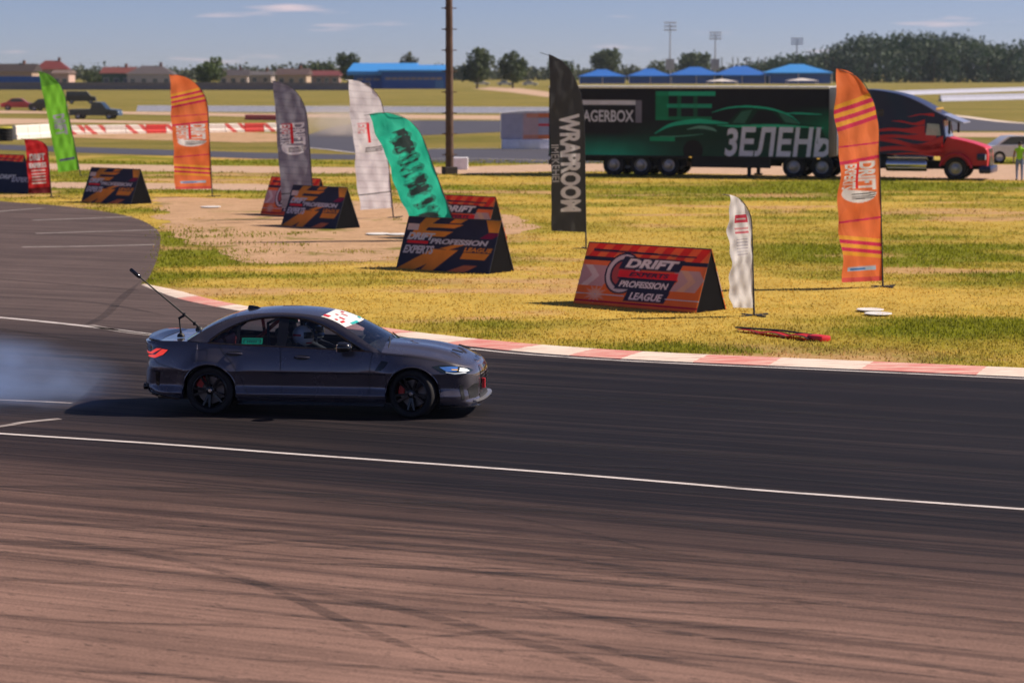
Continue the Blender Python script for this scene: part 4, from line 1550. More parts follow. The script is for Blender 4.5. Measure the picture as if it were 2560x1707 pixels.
# side skirt blade
for sgn in (1, -1):
    vv_, ff_ = [], []
    xs3 = np.linspace(1.03, -1.03, 34)
    for x in xs3:
        yb_ = float(np.interp(-x, -OUT[:, 0], OUT[:, 1]))
        flare = 0.03 * (1 - sm(0.0, 0.12, x + 1.03)) + 0.012
        pr = [(yb_ - 0.09, 0.205), (yb_ - 0.045, 0.198), (yb_ + flare - 0.03, 0.160), (yb_ + flare - 0.03, 0.147), (yb_ - 0.10, 0.140)]
        for (y, z) in pr: vv_.append((x, y * sgn, z))
    for i in range(len(xs3) - 1):
        for k in range(4): ff_.append((i * 5 + k, (i + 1) * 5 + k, (i + 1) * 5 + k + 1, i * 5 + k + 1))
    ff_ += [(0, 1, 2, 3, 4), tuple(reversed(range(33 * 5, 34 * 5)))]
    o = mobj('side_skirt', vv_, ff_, M_GLOSSBLK, car)

# ---- nose: headlights, kidney grille, intakes, splitter
for sgn in (1, -1):
    a = a_of_x
    hl = patch('headlight', [(a(1.70), 0.722), (a(1.80), 0.742), (a(1.95), 0.736), (a(2.10), 0.714), (a(2.20), 0.685), (a(2.235), 0.642), (a(2.16), 0.612), (a(2.0), 0.602), (a(1.88), 0.624), (a(1.78), 0.670)], 0.004, M_LAMPBLK, car, sides=(sgn,))[0]
    patch('lens', [(a(1.80), 0.714), (a(1.95), 0.720), (a(2.06), 0.708), (a(2.03), 0.652), (a(1.90), 0.652)], 0.007, M_LAMPBLUE, hl, sides=(sgn,), cuts=2)
    patch('lens', [(a(2.085), 0.698), (a(2.17), 0.675), (a(2.195), 0.645), (a(2.12), 0.638), (a(2.06), 0.650)], 0.007, M_LAMPWHITE, hl, sides=(sgn,), cuts=2)
    patch('light_bar', [(a(1.88), 0.648), (a(2.0), 0.630), (a(2.15), 0.631), (a(2.145), 0.622), (a(2.0), 0.620), (a(1.89), 0.639)], 0.008, M_LAMPWHITE, hl, sides=(sgn,), cuts=2)
    patch('turn_signal', [(a(1.96), 0.685), (a(2.05), 0.678), (a(2.05), 0.668), (a(1.97), 0.672)], 0.0095, M_LAMPAMB, hl, sides=(sgn,), cuts=2)
    # kidney
    kd = patch('kidney_grille', [(0.035, 0.665), (0.15, 0.678), (0.27, 0.676), (0.315, 0.650), (0.33, 0.55), (0.31, 0.43), (0.27, 0.345), (0.19, 0.325), (0.07, 0.335), (0.03, 0.42)], 0.006, M_GLOSSBLK, car, sides=(sgn,))[0]
    for zz_ in (0.38, 0.43, 0.48, 0.53, 0.58):
        line_on_skin('grille_bar', [(0.06, zz_), (0.18, zz_), (0.295, zz_)], 0.012, 0.016, M_MATBLK, kd, sides=(sgn,), coord='a')
    patch('air_intake', [(0.42, 0.45), (0.60, 0.46), (0.72, 0.40), (0.70, 0.27), (0.52, 0.255), (0.43, 0.30)], 0.004, M_MATBLK, car, sides=(sgn,))
    patch('air_curtain', [(0.80, 0.46), (0.86, 0.45), (0.84, 0.26), (0.79, 0.25)], 0.004, M_MATBLK, car, sides=(sgn,), cuts=2)
patch('lower_intake', [(-0.36, 0.29), (0.36, 0.29), (0.34, 0.21), (-0.34, 0.21)], 0.006, M_MATBLK, car, sides=(1,))
# splitter: bright metal lip below the nose, black blades at the sides
def splitter(name, a0, a1, m, z=0.165, reach=0.075, th=0.016):
    vv_, ff_ = [], []
    aa = np.linspace(a0, a1, 40)
    for a in aa:
        p = skin(abs(a), 0.20, 0.0); n_ = np.array(out_at(abs(a))[2:])
        sg = 1 if a >= 0 else -1
        for (r_, z_) in ((-0.05, z + th), (reach, z + th * 0.7), (reach, z), (-0.05, z - 0.004)):
            vv_.append((p[0] + n_[0] * r_, (p[1] + n_[1] * r_) * sg, z_))
    for i in range(len(aa) - 1):
        for k in range(4): ff_.append((i * 4 + k, (i + 1) * 4 + k, (i + 1) * 4 + (k + 1) % 4, i * 4 + (k + 1) % 4))
    ff_ += [(0, 1, 2, 3), tuple(reversed(range(39 * 4, 40 * 4)))]
    return mobj(name, vv_, ff_, m, car)


M_LIP = mat('silver_lip', (0.42, 0.41, 0.42), 0.3, metal=0.7)
splitter('front_lip', -0.62, 0.62, M_LIP, z=0.215, reach=0.045, th=0.022)
splitter('front_splitter', 0.50, 1.22, M_GLOSSBLK, z=0.150, reach=0.050)
splitter('front_splitter', -1.22, -0.50, M_GLOSSBLK, z=0.150, reach=0.050)
# badge on the bonnet, tow strap
mb = MB(); mb.lathe([(0.0, 0.006), (0.036, 0.006), (0.041, 0.0), (0.041, -0.01)], 20, axis='z', M=Matrix.Translation((2.20, 0, 0.762)) @ Matrix.Rotation(R(22), 4, 'Y'))
mb.build('bonnet_badge', M_CHROME, car, smooth=True)
mb = MB(); mb.box(2.30, 2.345, -0.30, -0.255, 0.36, 0.50, bev=0.006); mb.build('tow_strap', M_RED, car)
for sgn in (1, -1):
    mb = MB(); mb.box(-0.10, 0.06, -0.035, 0.035, 0, 0.012, M=Matrix.Translation((1.98, sgn * 0.30, 0.862)) @ Matrix.Rotation(R(15), 4, 'Y'), bev=0.004)
    mb.build('bonnet_vent', M_MATBLK, car)

# ---- tail: lamps, boot lip, diffuser, exhausts
EA = lambda y: ALEN - float(np.interp(y, OUT[::-1, 1][:60], (ALEN - OA[::-1])[:60]))
for sgn in (1, -1):
    b_ = ALEN
    tl = patch('tail_light', [(b_ - 1.16, 0.898), (b_ - 1.02, 0.925), (b_ - 0.70, 0.930), (b_ - 0.40, 0.91), (b_ - 0.40, 0.84), (b_ - 0.66, 0.775), (b_ - 0.92, 0.768), (b_ - 1.08, 0.82)], 0.006, M_LAMPBLK, car, sides=(sgn,))[0]
    patch('lamp_bar', [(b_ - 1.14, 0.893), (b_ - 1.05, 0.902), (b_ - 0.94, 0.822), (b_ - 0.74, 0.806), (b_ - 0.74, 0.782), (b_ - 0.94, 0.776), (b_ - 1.07, 0.825)], 0.010, M_LAMPRED, tl, sides=(sgn,))
    patch('lamp_bar', [(b_ - 1.04, 0.908), (b_ - 0.95, 0.908), (b_ - 0.83, 0.852), (b_ - 0.50, 0.85), (b_ - 0.50, 0.825), (b_ - 0.87, 0.826)], 0.010, M_LAMPRED, tl, sides=(sgn,))
    patch('rear_vent', [(b_ - 1.02, 0.58), (b_ - 0.95, 0.60), (b_ - 0.93, 0.40), (b_ - 0.98, 0.38)], 0.005, M_GLOSSBLK, car, sides=(sgn,), cuts=2)
    for ey in (0.46, 0.57):
        mb = MB(); mb.lathe([(0.040, -0.16), (0.045, 0.0), (0.038, 0.0), (0.036, -0.12), (0.0, -0.12)], 18, axis='z', M=Matrix.Translation((-2.46, sgn * ey, 0.34)) @ Matrix.Rotation(R(-90), 4, 'Y'))
        mb.build('exhaust_tip', M_GLOSSBLK, car, smooth=True)
patch('diffuser', [(ALEN - 0.75, 0.40), (ALEN - 0.0, 0.44), (ALEN - 0.0, 0.31), (ALEN - 0.75, 0.30)], 0.006, M_MATBLK, car)
patch('number_recess', [(ALEN - 0.30, 0.80), (ALEN - 0.0, 0.80), (ALEN - 0.0, 0.66), (ALEN - 0.28, 0.66)], 0.003, M_MATBLK, car)
vv_, ff_ = [], []
for y in np.linspace(-0.72, 0.72, 31):
    x0_ = -2.36 + 0.10 * (abs(y) / 0.72) ** 2.5
    h_ = 0.045 * (1 - 0.5 * (abs(y) / 0.72) ** 3)
    zt = 0.998
    vv_ += [(x0_ + 0.12, y, zt + 0.006), (x0_ + 0.03, y, zt + 0.012 + h_ * 0.5), (x0_ - 0.07, y, zt + h_ + 0.012), (x0_ - 0.075, y, zt + h_), (x0_ - 0.02, y, zt - 0.012)]
for i in range(30):
    for k in range(4): ff_.append((i * 5 + k, (i + 1) * 5 + k, (i + 1) * 5 + k + 1, i * 5 + k + 1))
mobj('boot_spoiler', vv_, ff_, M_GLOSSBLK, car, smooth=True)
# rear bumper blade
def rear_blade():
    vv_, ff_ = [], []
    aa = np.linspace(a_of_x(-1.86), ALEN, 30)
    for sgn in (1, -1):
        b0 = len(vv_)
        for a in aa:
            x = float(np.interp(a, OA, OUT[:, 0]))
            zb_ = float(ZBOT(x))
            p = skin(a, zb_ + 0.02); n_ = np.array(out_at(a)[2:])
            for (r_, z_) in ((-0.02, zb_ + 0.035), (0.022, zb_ + 0.012), (0.022, zb_ - 0.012), (-0.04, zb_ - 0.02)):
                vv_.append((p[0] + n_[0] * r_, (p[1] + n_[1] * r_) * sgn, z_))
        for i in range(len(aa) - 1):
            for k in range(3): ff_.append((b0 + i * 4 + k, b0 + (i + 1) * 4 + k, b0 + (i + 1) * 4 + k + 1, b0 + i * 4 + k + 1))
    return mobj('rear_blade', vv_, ff_, M_GLOSSBLK, car)


rear_blade()

# rolled arch lips
for xc in (XF, XR):
    for sgn in (1, -1):
        pts = []
        for t_ in np.linspace(0.02, math.pi - 0.02, 40):
            x_, z_ = xc + AR * math.cos(t_), WZ + AR * math.sin(t_) * 0.985
            p = skin(a_of_x(x_), z_ + 0.004, -0.002); pts.append((p[0], p[1] * sgn, p[2]))
        mb = MB(); mb.tube(pts, 0.009, 6); mb.build('arch_lip', M_PAINT, car, smooth=True)

# ---- floor, wheel housings, cabin
mb = MB()
mb.box(-2.25, 2.15, -0.62, 0.62, 0.17, 0.42)
mb.box(-1.0, 1.0, -0.82, 0.82, 0.17, 0.24)
mb.build('underbody', M_MATBLK, car)
for xc in (XF, XR):
    for sgn in (1, -1):
        mb = MB()
        vv_, ff_ = [], []
        for t_ in np.linspace(-0.15, math.pi + 0.15, 25):
            for y in (0.60, 0.905):
                vv_.append((xc + (AR + 0.012) * math.cos(t_), sgn * y, WZ + (AR + 0.012) * math.sin(t_)))
        ff_ = [(2 * i, 2 * i + 2, 2 * i + 3, 2 * i + 1) for i in range(24)]
        c0 = len(vv_); vv_.append((xc, sgn * 0.60, WZ))
        ff_ += [(2 * i, 2 * i + 2, c0) for i in range(24)]
        mb.add(vv_, ff_); mb.build('wheel_arch', M_MATBLK, car)
mb = MB()
mb.box(-1.75, 0.95, -0.80, 0.80, 0.24, 0.30)                      # floor
mb.prism([(0.52, 0.30), (1.02, 0.30), (1.02, 0.905), (0.86, 0.93), (0.60, 0.885), (0.52, 0.75)], -0.78, 0.78)   # dash
mb.prism([(-1.75, 0.3), (-1.40, 0.3), (-1.45, 0.62), (-1.62, 0.98), (-1.95, 1.0)], -0.74, 0.74)            # parcel shelf, rear bulkhead
mb.box(-1.5, 0.75, 0.775, 0.80, 0.30, 0.915)
mb.box(-1.5, 0.75, -0.80, -0.775, 0.30, 0.900)
mb.build('cabin_trim', M_INT, car)


def seat(x, y, m, wdt=0.52):
    s_ = empty('seat', (x, y, 0.30)); s_.parent = car
    mb = MB()
    mb.box(-0.26, 0.28, -wdt / 2, wdt / 2, 0.0, 0.18, bev=0.05); mb.build('cushion', m, s_, smooth=True)
    mb = MB()
    mb.box(-0.07, 0.07, -wdt / 2, wdt / 2, 0.0, 0.58, bev=0.05, M=Matrix.Translation((-0.25, 0, 0.12)) @ Matrix.Rotation(R(-14), 4, 'Y')); mb.build('backrest', m, s_, smooth=True)
    mb = MB()
    mb.box(-0.05, 0.05, -0.13, 0.13, 0.60, 0.78, bev=0.04, M=Matrix.Translation((-0.25, 0, 0.12)) @ Matrix.Rotation(R(-14), 4, 'Y')); mb.build('headrest', m, s_, smooth=True)


seat(-0.12, 0.37, M_INT)
seat(-0.12, -0.37, M_INT)
seat(-1.12, 0.36, M_REDSEAT, 0.6)
seat(-1.12, -0.36, M_REDSEAT, 0.6)
mb = MB()
mb.lathe([(0.185, -0.014), (0.199, 0.0), (0.185, 0.014), (0.171, 0.0), (0.185, -0.014)], 28, axis='z', M=Matrix.Translation((0.44, 0.37, 0.83)) @ Matrix.Rotation(R(-66), 4, 'Y'))
mb.box(-0.02, 0.02, -0.175, 0.175, -0.01, 0.01, M=Matrix.Translation((0.44, 0.37, 0.83)) @ Matrix.Rotation(R(-66), 4, 'Y'))
mb.build('steering_wheel', M_MATBLK, car, smooth=True)
# red harness / roll bar seen through the rear window
mb = MB()
mb.tube([(-0.62, -0.60, 0.50), (-0.66, -0.56, 0.95), (-0.70, -0.45, 1.24), (-0.70, 0.45, 1.24), (-0.66, 0.56, 0.95), (-0.62, 0.60, 0.5)], 0.02, 8)
mb.build('roll_hoop', M_MATBLK, car, smooth=True)
mb = MB()
mb.tube([(-0.72, 0.42, 1.21), (-0.98, 0.30, 0.98), (-1.24, 0.22, 0.80)], 0.028, 8)
mb.build('roll_brace', M_ORANGE, car, smooth=True)
mb = MB()
mb.box(-0.98, -0.66, -0.70, -0.66, 0.84, 0.905, bev=0.01); mb.build('door_pad', M_REDSEAT, car)

# green window stickers: a frame with a line of marks
def sticker(x0, x1, z0, z1, sgn, off):
    st = mobj('window_sticker', [(x, sgn * (float(gside(x, z)) + off), z) for x, z in ((x0, z0), (x1, z0), (x1, z1), (x0, z1))], [(0, 1, 2, 3)], M_GREENV, car)
    w_, h_ = x1 - x0, z1 - z0
    def r_(nm, u0, v0, u1, v1, m_):
        q = [(x0 + w_ * u, z0 + h_ * v) for u, v in ((u0, v0), (u1, v0), (u1, v1), (u0, v1))]
        mobj(nm, [(x, sgn * (float(gside(x, z)) + off + (0.003 if off > -0.02 else -0.003)), z) for x, z in q], [(0, 1, 2, 3)], m_, st)
    r_('sticker_frame', 0.08, 0.72, 0.92, 0.84, M_DGREENV)
    r_('sticker_frame', 0.08, 0.15, 0.13, 0.84, M_DGREENV)
    r_('sticker_frame', 0.87, 0.15, 0.92, 0.84, M_DGREENV)
    for u in (0.26, 0.36, 0.46, 0.56, 0.66): r_('sticker_mark', u, 0.24, u + 0.06, 0.56, M_DGREENV)


sticker(-0.99, -0.70, 0.985, 1.065, -1, 0.000)
sticker(-0.76, -0.52, 1.13, 1.205, 1, -0.018)

# ---- wheels
def wheel(x, y, sgn, steer, spin):
    wh = empty('wheel', (x, y, WZ), steer); wh.parent = car
    S = Matrix.Scale(sgn, 4, (0, 1, 0)) @ Matrix.Rotation(spin, 4, 'Y')
    T_R, T_W, R_R = 0.336, 0.278, 0.245
    mb = MB()
    h = T_W / 2
    mb.lathe([(R_R - 0.004, -h + 0.03), (R_R + 0.02, -h + 0.004), (T_R - 0.03, -h), (T_R - 0.008, -h + 0.02), (T_R, -h + 0.05), (T_R, h - 0.05), (T_R - 0.008, h - 0.02), (T_R - 0.03, h), (R_R + 0.02, h - 0.004), (R_R - 0.004, h - 0.03)], 64, M=S)
    mb.build('tyre', M_RUBBER, wh, smooth=True, sharp=50)
    mb = MB()
    mb.lathe([(R_R + 0.003, h - 0.022), (R_R - 0.012, h - 0.016), (R_R - 0.02, h - 0.03), (R_R - 0.035, h - 0.10), (R_R - 0.06, -h + 0.06), (R_R, -h + 0.02)], 56, M=S)
    for k in range(5):
        for d in (-0.20, 0.20):
            a = 2 * math.pi * k / 5 + d
            a2 = 2 * math.pi * k / 5 + d * 0.62
            ca, sa, cb_, sb = math.cos(a), math.sin(a), math.cos(a2), math.sin(a2)
            r0_, r1__ = 0.045, R_R - 0.018
            wv = 0.014
            p0 = Vector((r0_ * cb_, h - 0.045, r0_ * sb)); p1 = Vector((r1__ * ca, h - 0.022, r1__ * sa))
            d_ = (p1 - p0).normalized(); s_ = Vector((-d_.z, 0, d_.x)).normalized() * wv
            dn = Vector((0, -0.035, 0))
            q = [p0 - s_ * 1.3, p0 + s_ * 1.3, p1 + s_, p1 - s_]
            mb.add(q + [v + dn for v in q], [(0, 1, 2, 3), (0, 4, 5, 1), (1, 5, 6, 2), (2, 6, 7, 3), (3, 7, 4, 0)], M=S)
    mb.lathe([(0.0, h - 0.030), (0.035, h - 0.030), (0.058, h - 0.040), (0.070, h - 0.075)], 24, M=S)
    rim = mb.build('rim', M_RIM, wh, smooth=True, sharp=30)
    mb = MB(); mb.lathe([(0.0, h - 0.026), (0.022, h - 0.026), (0.028, h - 0.032)], 18, M=S); mb.build('hub_cap', M_CHROME, rim, smooth=True)
    mb = MB(); mb.lathe([(0.075, -0.01), (0.075, 0.035), (0.10, 0.036), (0.188, 0.036), (0.190, 0.03), (0.190, 0.0), (0.10, 0.0)], 40, M=Matrix.Scale(sgn, 4, (0, 1, 0))); mb.build('brake_disc', M_DISC, wh, smooth=True, sharp=30)
    mb = MB()
    a0 = R(140) if x < 0 else R(165)
    vv_, ff_ = [], []
    for t_ in np.linspace(-0.42, 0.42, 9):
        for (r_, y_) in ((0.125, -0.03), (0.125, 0.062), (0.205, 0.062), (0.222, 0.045), (0.222, -0.03)):
            vv_.append((r_ * math.cos(a0 + t_), y_, r_ * math.sin(a0 + t_)))
    for i in range(8):
        for k in range(5): ff_.append((i * 5 + k, (i + 1) * 5 + k, (i + 1) * 5 + (k + 1) % 5, i * 5 + (k + 1) % 5))
    ff_ += [(0, 1, 2, 3, 4), tuple(reversed(range(40, 45)))]
    mb.add(vv_, ff_, M=Matrix.Scale(sgn, 4, (0, 1, 0))); mb.build('brake_caliper', M_CAL, wh, smooth=True)
    return wh


ST = R(-15)
wheel(XF, -0.792, -1, ST, 0.3); wheel(XF, 0.792, 1, ST, 0.9)
wheel(XR, -0.798, -1, 0, 0.55); wheel(XR, 0.798, 1, 0, 0.1)

# ---- put the car on the track
pr_, pf_ = gp(524, 1036.5), gp(1036, 1043.5)
yaw = math.atan2(pf_.y - pr_.y, pf_.x - pr_.x)
CAR_YAW = R(-7.5)
cdir = Vector((math.cos(CAR_YAW), math.sin(CAR_YAW), 0)); cside = Vector((math.sin(CAR_YAW), -math.cos(CAR_YAW), 0))
mid = (pr_ + pf_) * 0.5
car.location = (mid - cside * 0.86) + Vector((0, 0, 0.0))
car.rotation_euler = (0, 0, CAR_YAW)
CARM = Matrix.Translation(car.location) @ Matrix.Rotation(CAR_YAW, 4, 'Z')

# ================================================================== PEOPLE AND THE CAMERA BOOM
M_SKIN = mat('skin', (0.42, 0.24, 0.17), 0.55, var=0.05)
M_HAIR = mat('dark_hair', (0.025, 0.018, 0.014), 0.7)
M_DARKSUIT = mat('dark_overalls', (0.030, 0.034, 0.050), 0.8)
M_CAMO = mat('camouflage_cloth', (0.34, 0.27, 0.15), 0.85, var=0.75, vscale=16)
M_HIVIS = mat('hi_vis_vest', (0.42, 0.85, 0.02), 0.7, var=0.06)
M_JEANS = mat('pale_blue_jeans', (0.20, 0.27, 0.50), 0.8)
M_HELMET = mat('white_helmet', (0.80, 0.84, 0.88), 0.18, coat=0.8, var=0.03)
M_HELMETD = mat('dark_blue_helmet', (0.02, 0.04, 0.12), 0.18, coat=0.8, var=0.03)
M_SHOE = mat('dark_shoe', (0.02, 0.02, 0.02), 0.7)


def body_from_bones(name, J, bones, parent, mats):
    """one continuous skin over a skeleton; J: joint -> (pos, radius); bones: (a, b, material index)"""
    names = list(J)
    me = bpy.data.meshes.new(name + '_bones')
    me.from_pydata([J[k][0] for k in names], [(names.index(a), names.index(b)) for a, b, _ in bones], [])
    ob = bpy.data.objects.new(name + '_bones', me)
    COL.objects.link(ob)
    sk = ob.modifiers.new('skin', 'SKIN')
    for i, k in enumerate(names):
        r = J[k][1]
        me.skin_vertices[0].data[i].radius = (r, r) if not isinstance(r, tuple) else r
        me.skin_vertices[0].data[i].use_root = (i == 0)
    sb = ob.modifiers.new('sub', 'SUBSURF'); sb.levels = 2; sb.render_levels = 2
    dg = bpy.context.evaluated_depsgraph_get()
    m2 = bpy.data.meshes.new_from_object(ob.evaluated_get(dg))
    bpy.data.objects.remove(ob)
    cents = np.array([p.center[:] for p in m2.polygons])
    best = np.full(len(cents), 1e9); idx = np.zeros(len(cents), dtype=np.int32)
    for a, b, mi in bones:
        A, B = np.array(J[a][0], float), np.array(J[b][0], float)
        t = np.clip(((cents - A) @ (B - A)) / ((B - A) @ (B - A) + 1e-9), 0, 1)
        ra = J[a][1] if not isinstance(J[a][1], tuple) else J[a][1][0]
        d = np.linalg.norm(cents - (A + t[:, None] * (B - A)), axis=1) - 0.3 * ra
        w_ = d < best
        best[w_] = d[w_]; idx[w_] = mi
    m2.materials.clear()
    for m in mats: m2.materials.append(m)
    m2.polygons.foreach_set('material_index', idx)
    m2.polygons.foreach_set('use_smooth', np.ones(len(m2.polygons), dtype=bool))
    m2.name = name
    o = bpy.data.objects.new(name, m2); COL.objects.link(o); o.parent = parent
    return o


def hand_bones(J, bones, wrist, d, side, up, pre, mi):
    """palm and five fingers growing from a wrist along d"""
    d, side, up = Vector(d).normalized(), Vector(side).normalized(), Vector(up).normalized()
    w_ = Vector(J[wrist][0])
    palm = w_ + d * 0.075
    J[pre + 'palm'] = (palm, 0.026); bones.append((wrist, pre + 'palm', mi))
    for i, (off, ln) in enumerate(((0.028, 0.070), (0.010, 0.080), (-0.009, 0.075), (-0.027, 0.058))):
        k1 = palm + side * off + d * 0.02
        k2 = k1 + d * ln * 0.55 - up * ln * 0.25
        k3 = k2 + d * ln * 0.25 - up * ln * 0.45
        J[pre + 'f%da' % i] = (k1, 0.0095); J[pre + 'f%db' % i] = (k2, 0.0085); J[pre + 'f%dc' % i] = (k3, 0.0075)
        bones += [(pre + 'palm', pre + 'f%da' % i, mi), (pre + 'f%da' % i, pre + 'f%db' % i, mi), (pre + 'f%db' % i, pre + 'f%dc' % i, mi)]
    t1 = w_ + d * 0.03 + side * 0.035; t2 = t1 + d * 0.04 + side * 0.018 - up * 0.01
    J[pre + 't1'] = (t1, 0.011); J[pre + 't2'] = (t2, 0.009)
    bones += [(wrist, pre + 't1', mi), (pre + 't1', pre + 't2', mi)]


def helmet_on(parent, c, m_shell, m_band, face=(1, 0, 0)):
    """full-face helmet with visor opening, chin bar and band; looks along +x of the parent"""
    bm_ = bmesh.new()
    bmesh.ops.create_uvsphere(bm_, u_segments=24, v_segments=16, radius=1)
    for v in bm_.verts:
        x, y, z = v.co
        chin = max(0, -z) * max(0, x)
        v.co = Vector((c[0] + x * (0.150 + 0.05 * chin), c[1] + y * 0.125, c[2] + z * (0.150 if z > 0 else 0.155)))
    bm_.verts.index_update(); bm_.faces.ensure_lookup_table()
    V = [v.co.copy() for v in bm_.verts]; F = []; MI = []
    for f in bm_.faces:
        p = f.calc_center_median() - Vector(c)
        ang = math.degrees(math.atan2(abs(p.y), p.x))
        el = p.z / 0.15
        F.append([v.index for v in f.verts])
        if ang < 78 and -0.26 < el < 0.40: MI.append(1)
        elif abs(p.y) < 0.03 and el > 0.3: MI.append(1)
        elif 95 < ang < 150 and 0.0 < el < 0.22: MI.append(2)
        elif ang < 50 and -0.75 < el < -0.52: MI.append(2)
        else: MI.append(0)
    bm_.free()
    return mobj('helmet', V, F, [m_shell, M_GLOSSBLK, m_band], parent, smooth=True, midx=MI)


def seated(label, y, shell, band, top, hands):
    p = empty('person', CARM @ Vector((-0.12, y, 0.45)), CAR_YAW, label, 'person')
    J = {}
    J['pelvis'] = ((-0.06, 0, 0.06), 0.135)
    J['waist'] = ((-0.12, 0, 0.20), 0.125)
    J['chest'] = ((-0.16, 0, 0.38), 0.150)
    J['neck'] = ((-0.15, 0, 0.53), 0.055)
    J['head'] = ((-0.12, 0, 0.62), 0.085)
    bones = [('pelvis', 'waist', 0), ('waist', 'chest', 0), ('chest', 'neck', 0), ('neck', 'head', 1)]
    for s_, nm in ((1, 'l'), (-1, 'r')):
        J[nm + 'hip'] = ((0.02, 0.09 * s_, 0.05), 0.085); J[nm + 'knee'] = ((0.44, 0.11 * s_, 0.17), 0.062); J[nm + 'ankle'] = ((0.66, 0.10 * s_, -0.10), 0.042); J[nm + 'toe'] = ((0.80, 0.10 * s_, -0.10), 0.035)
        bones += [('pelvis', nm + 'hip', 0), (nm + 'hip', nm + 'knee', 0), (nm + 'knee', nm + 'ankle', 0), (nm + 'ankle', nm + 'toe', 2)]
        J[nm + 'sh'] = ((-0.15, 0.19 * s_, 0.45), 0.062)
        hx, hy, hz = hands[0 if s_ > 0 else 1]
        J[nm + 'el'] = (((hx - 0.15) / 2 + 0.02, 0.25 * s_, (hz + 0.45) / 2 - 0.12), 0.048)
        J[nm + 'wr'] = ((hx, hy, hz), 0.030)
        bones += [('chest', nm + 'sh', 0), (nm + 'sh', nm + 'el', 0), (nm + 'el', nm + 'wr', 3)]
        hand_bones(J, bones, nm + 'wr', (1, -0.2 * s_, 0.2), (0, -s_, 0.3), (0, 0, 1), nm, 1)
    body_from_bones('body', J, bones, p, [top, M_SKIN, M_SHOE, M_CAMO])
    helmet_on(p, (-0.10, 0, 0.615), shell, band)
    return p


seated('person in a white full-face helmet in the near front seat of the dark sedan', -0.37, M_HELMET, M_RED, M_DARKSUIT, ((0.30, 0.06, 0.38), (0.42, -0.22, 0.44)))
seated('person in a dark blue helmet gripping the steering wheel of the dark sedan', 0.37, M_HELMETD, M_WHITE, M_DARKSUIT, ((0.47, 0.15, 0.42), (0.47, -0.15, 0.42)))


def standing(loc, rz, label, h=1.72):
    p = empty('person', loc, rz, label, 'person')
    k = h / 1.75
    J = {'pelvis': ((0, 0, 0.95 * k), 0.13), 'waist': ((0, 0.01, 1.10 * k), 0.125), 'chest': ((0, 0.0, 1.32 * k), 0.15), 'neck': ((0, 0.01, 1.50 * k), 0.055), 'head': ((0, 0.03, 1.60 * k), 0.090), 'crown': ((0, 0.03, 1.68 * k), 0.085)}
    bones = [('pelvis', 'waist', 0), ('waist', 'chest', 0), ('chest', 'neck', 0), ('neck', 'head', 1), ('head', 'crown', 1)]
    for s_, nm in ((1, 'l'), (-1, 'r')):
        J[nm + 'hip'] = ((0.10 * s_, 0, 0.88 * k), 0.090); J[nm + 'knee'] = ((0.11 * s_, 0.01, 0.48 * k), 0.062); J[nm + 'ankle'] = ((0.11 * s_, -0.02, 0.08 * k), 0.043); J[nm + 'toe'] = ((0.12 * s_, 0.14, 0.04), 0.038)
        bones += [('pelvis', nm + 'hip', 2), (nm + 'hip', nm + 'knee', 2), (nm + 'knee', nm + 'ankle', 2), (nm + 'ankle', nm + 'toe', 3)]
        J[nm + 'sh'] = ((0.19 * s_, 0, 1.42 * k), 0.062); J[nm + 'el'] = ((0.25 * s_, -0.02, 1.14 * k), 0.046); J[nm + 'wr'] = ((0.25 * s_, 0.08, 0.90 * k), 0.030)
        bones += [('chest', nm + 'sh', 0), (nm + 'sh', nm + 'el', 1), (nm + 'el', nm + 'wr', 1)]
        hand_bones(J, bones, nm + 'wr', (0, 0.2, -1), (-s_ * 0.3, 1, 0), (s_, 0, 0), nm, 1)
    body_from_bones('body', J, bones, p, [M_HIVIS, M_SKIN, M_JEANS, M_SHOE])
    bm_ = bmesh.new(); bmesh.ops.create_uvsphere(bm_, u_segments=16, v_segments=10, radius=1)
    V = []
    for v in bm_.verts:
        x, y, z = v.co; V.append((x * 0.098, 0.015 + min(y, 0.55) * 0.112, 1.655 * k + max(z, -0.45) * 0.105))
    F = [[v.index for v in f.verts] for f in bm_.faces]; bm_.free()
    mobj('hair', V, F, M_HAIR, p, smooth=True)
    return p


# ---- camera boom held to the boot by suction cups
bo = empty('camera_boom', CARM @ Vector((-1.98, -0.35, 1.035)), CAR_YAW, 'black action-camera boom rising from suction cups on the sedan boot', 'camera boom')
o0 = Vector((-1.98, -0.35, 1.035))
L_ = lambda x, z, y=-0.35: Vector((x, y, z)) - o0
mb = MB(); mb.tube([L_(-1.70, 1.150), L_(-2.05, 1.437), L_(-2.55, 1.846)], [0.015, 0.012, 0.009], 8); mb.build('boom_pole', M_MATBLK, bo, smooth=True)
mb = MB(); mb.tube([L_(-2.55, 1.846), L_(-2.57, 1.862), L_(-2.69, 1.960), L_(-2.70, 1.968)], [0.012, 0.028, 0.028, 0.018], 10); mb.build('camera', M_GLOSSBLK, bo, smooth=True)
mb = MB(); mb.tube([L_(-1.98, 1.05), L_(-2.00, 1.28)], 0.011, 8); mb.tube([L_(-2.01, 1.275), L_(-1.92, 1.33)], 0.018, 8); mb.build('support_arm', M_MATBLK, bo, smooth=True)
for (x, z, tilt) in ((-1.98, 1.045, 0), (-1.72, 1.140, 24)):
    mb = MB(); mb.lathe([(0.055, -0.028), (0.052, 0.0), (0.035, 0.022), (0.018, 0.03), (0.016, 0.055), (0.0, 0.055)], 18, axis='z', M=Matrix.Translation(L_(x, z)) @ Matrix.Rotation(R(-tilt), 4, 'Y'))
    mb.build('suction_cup', M_MATBLK, bo, smooth=True)
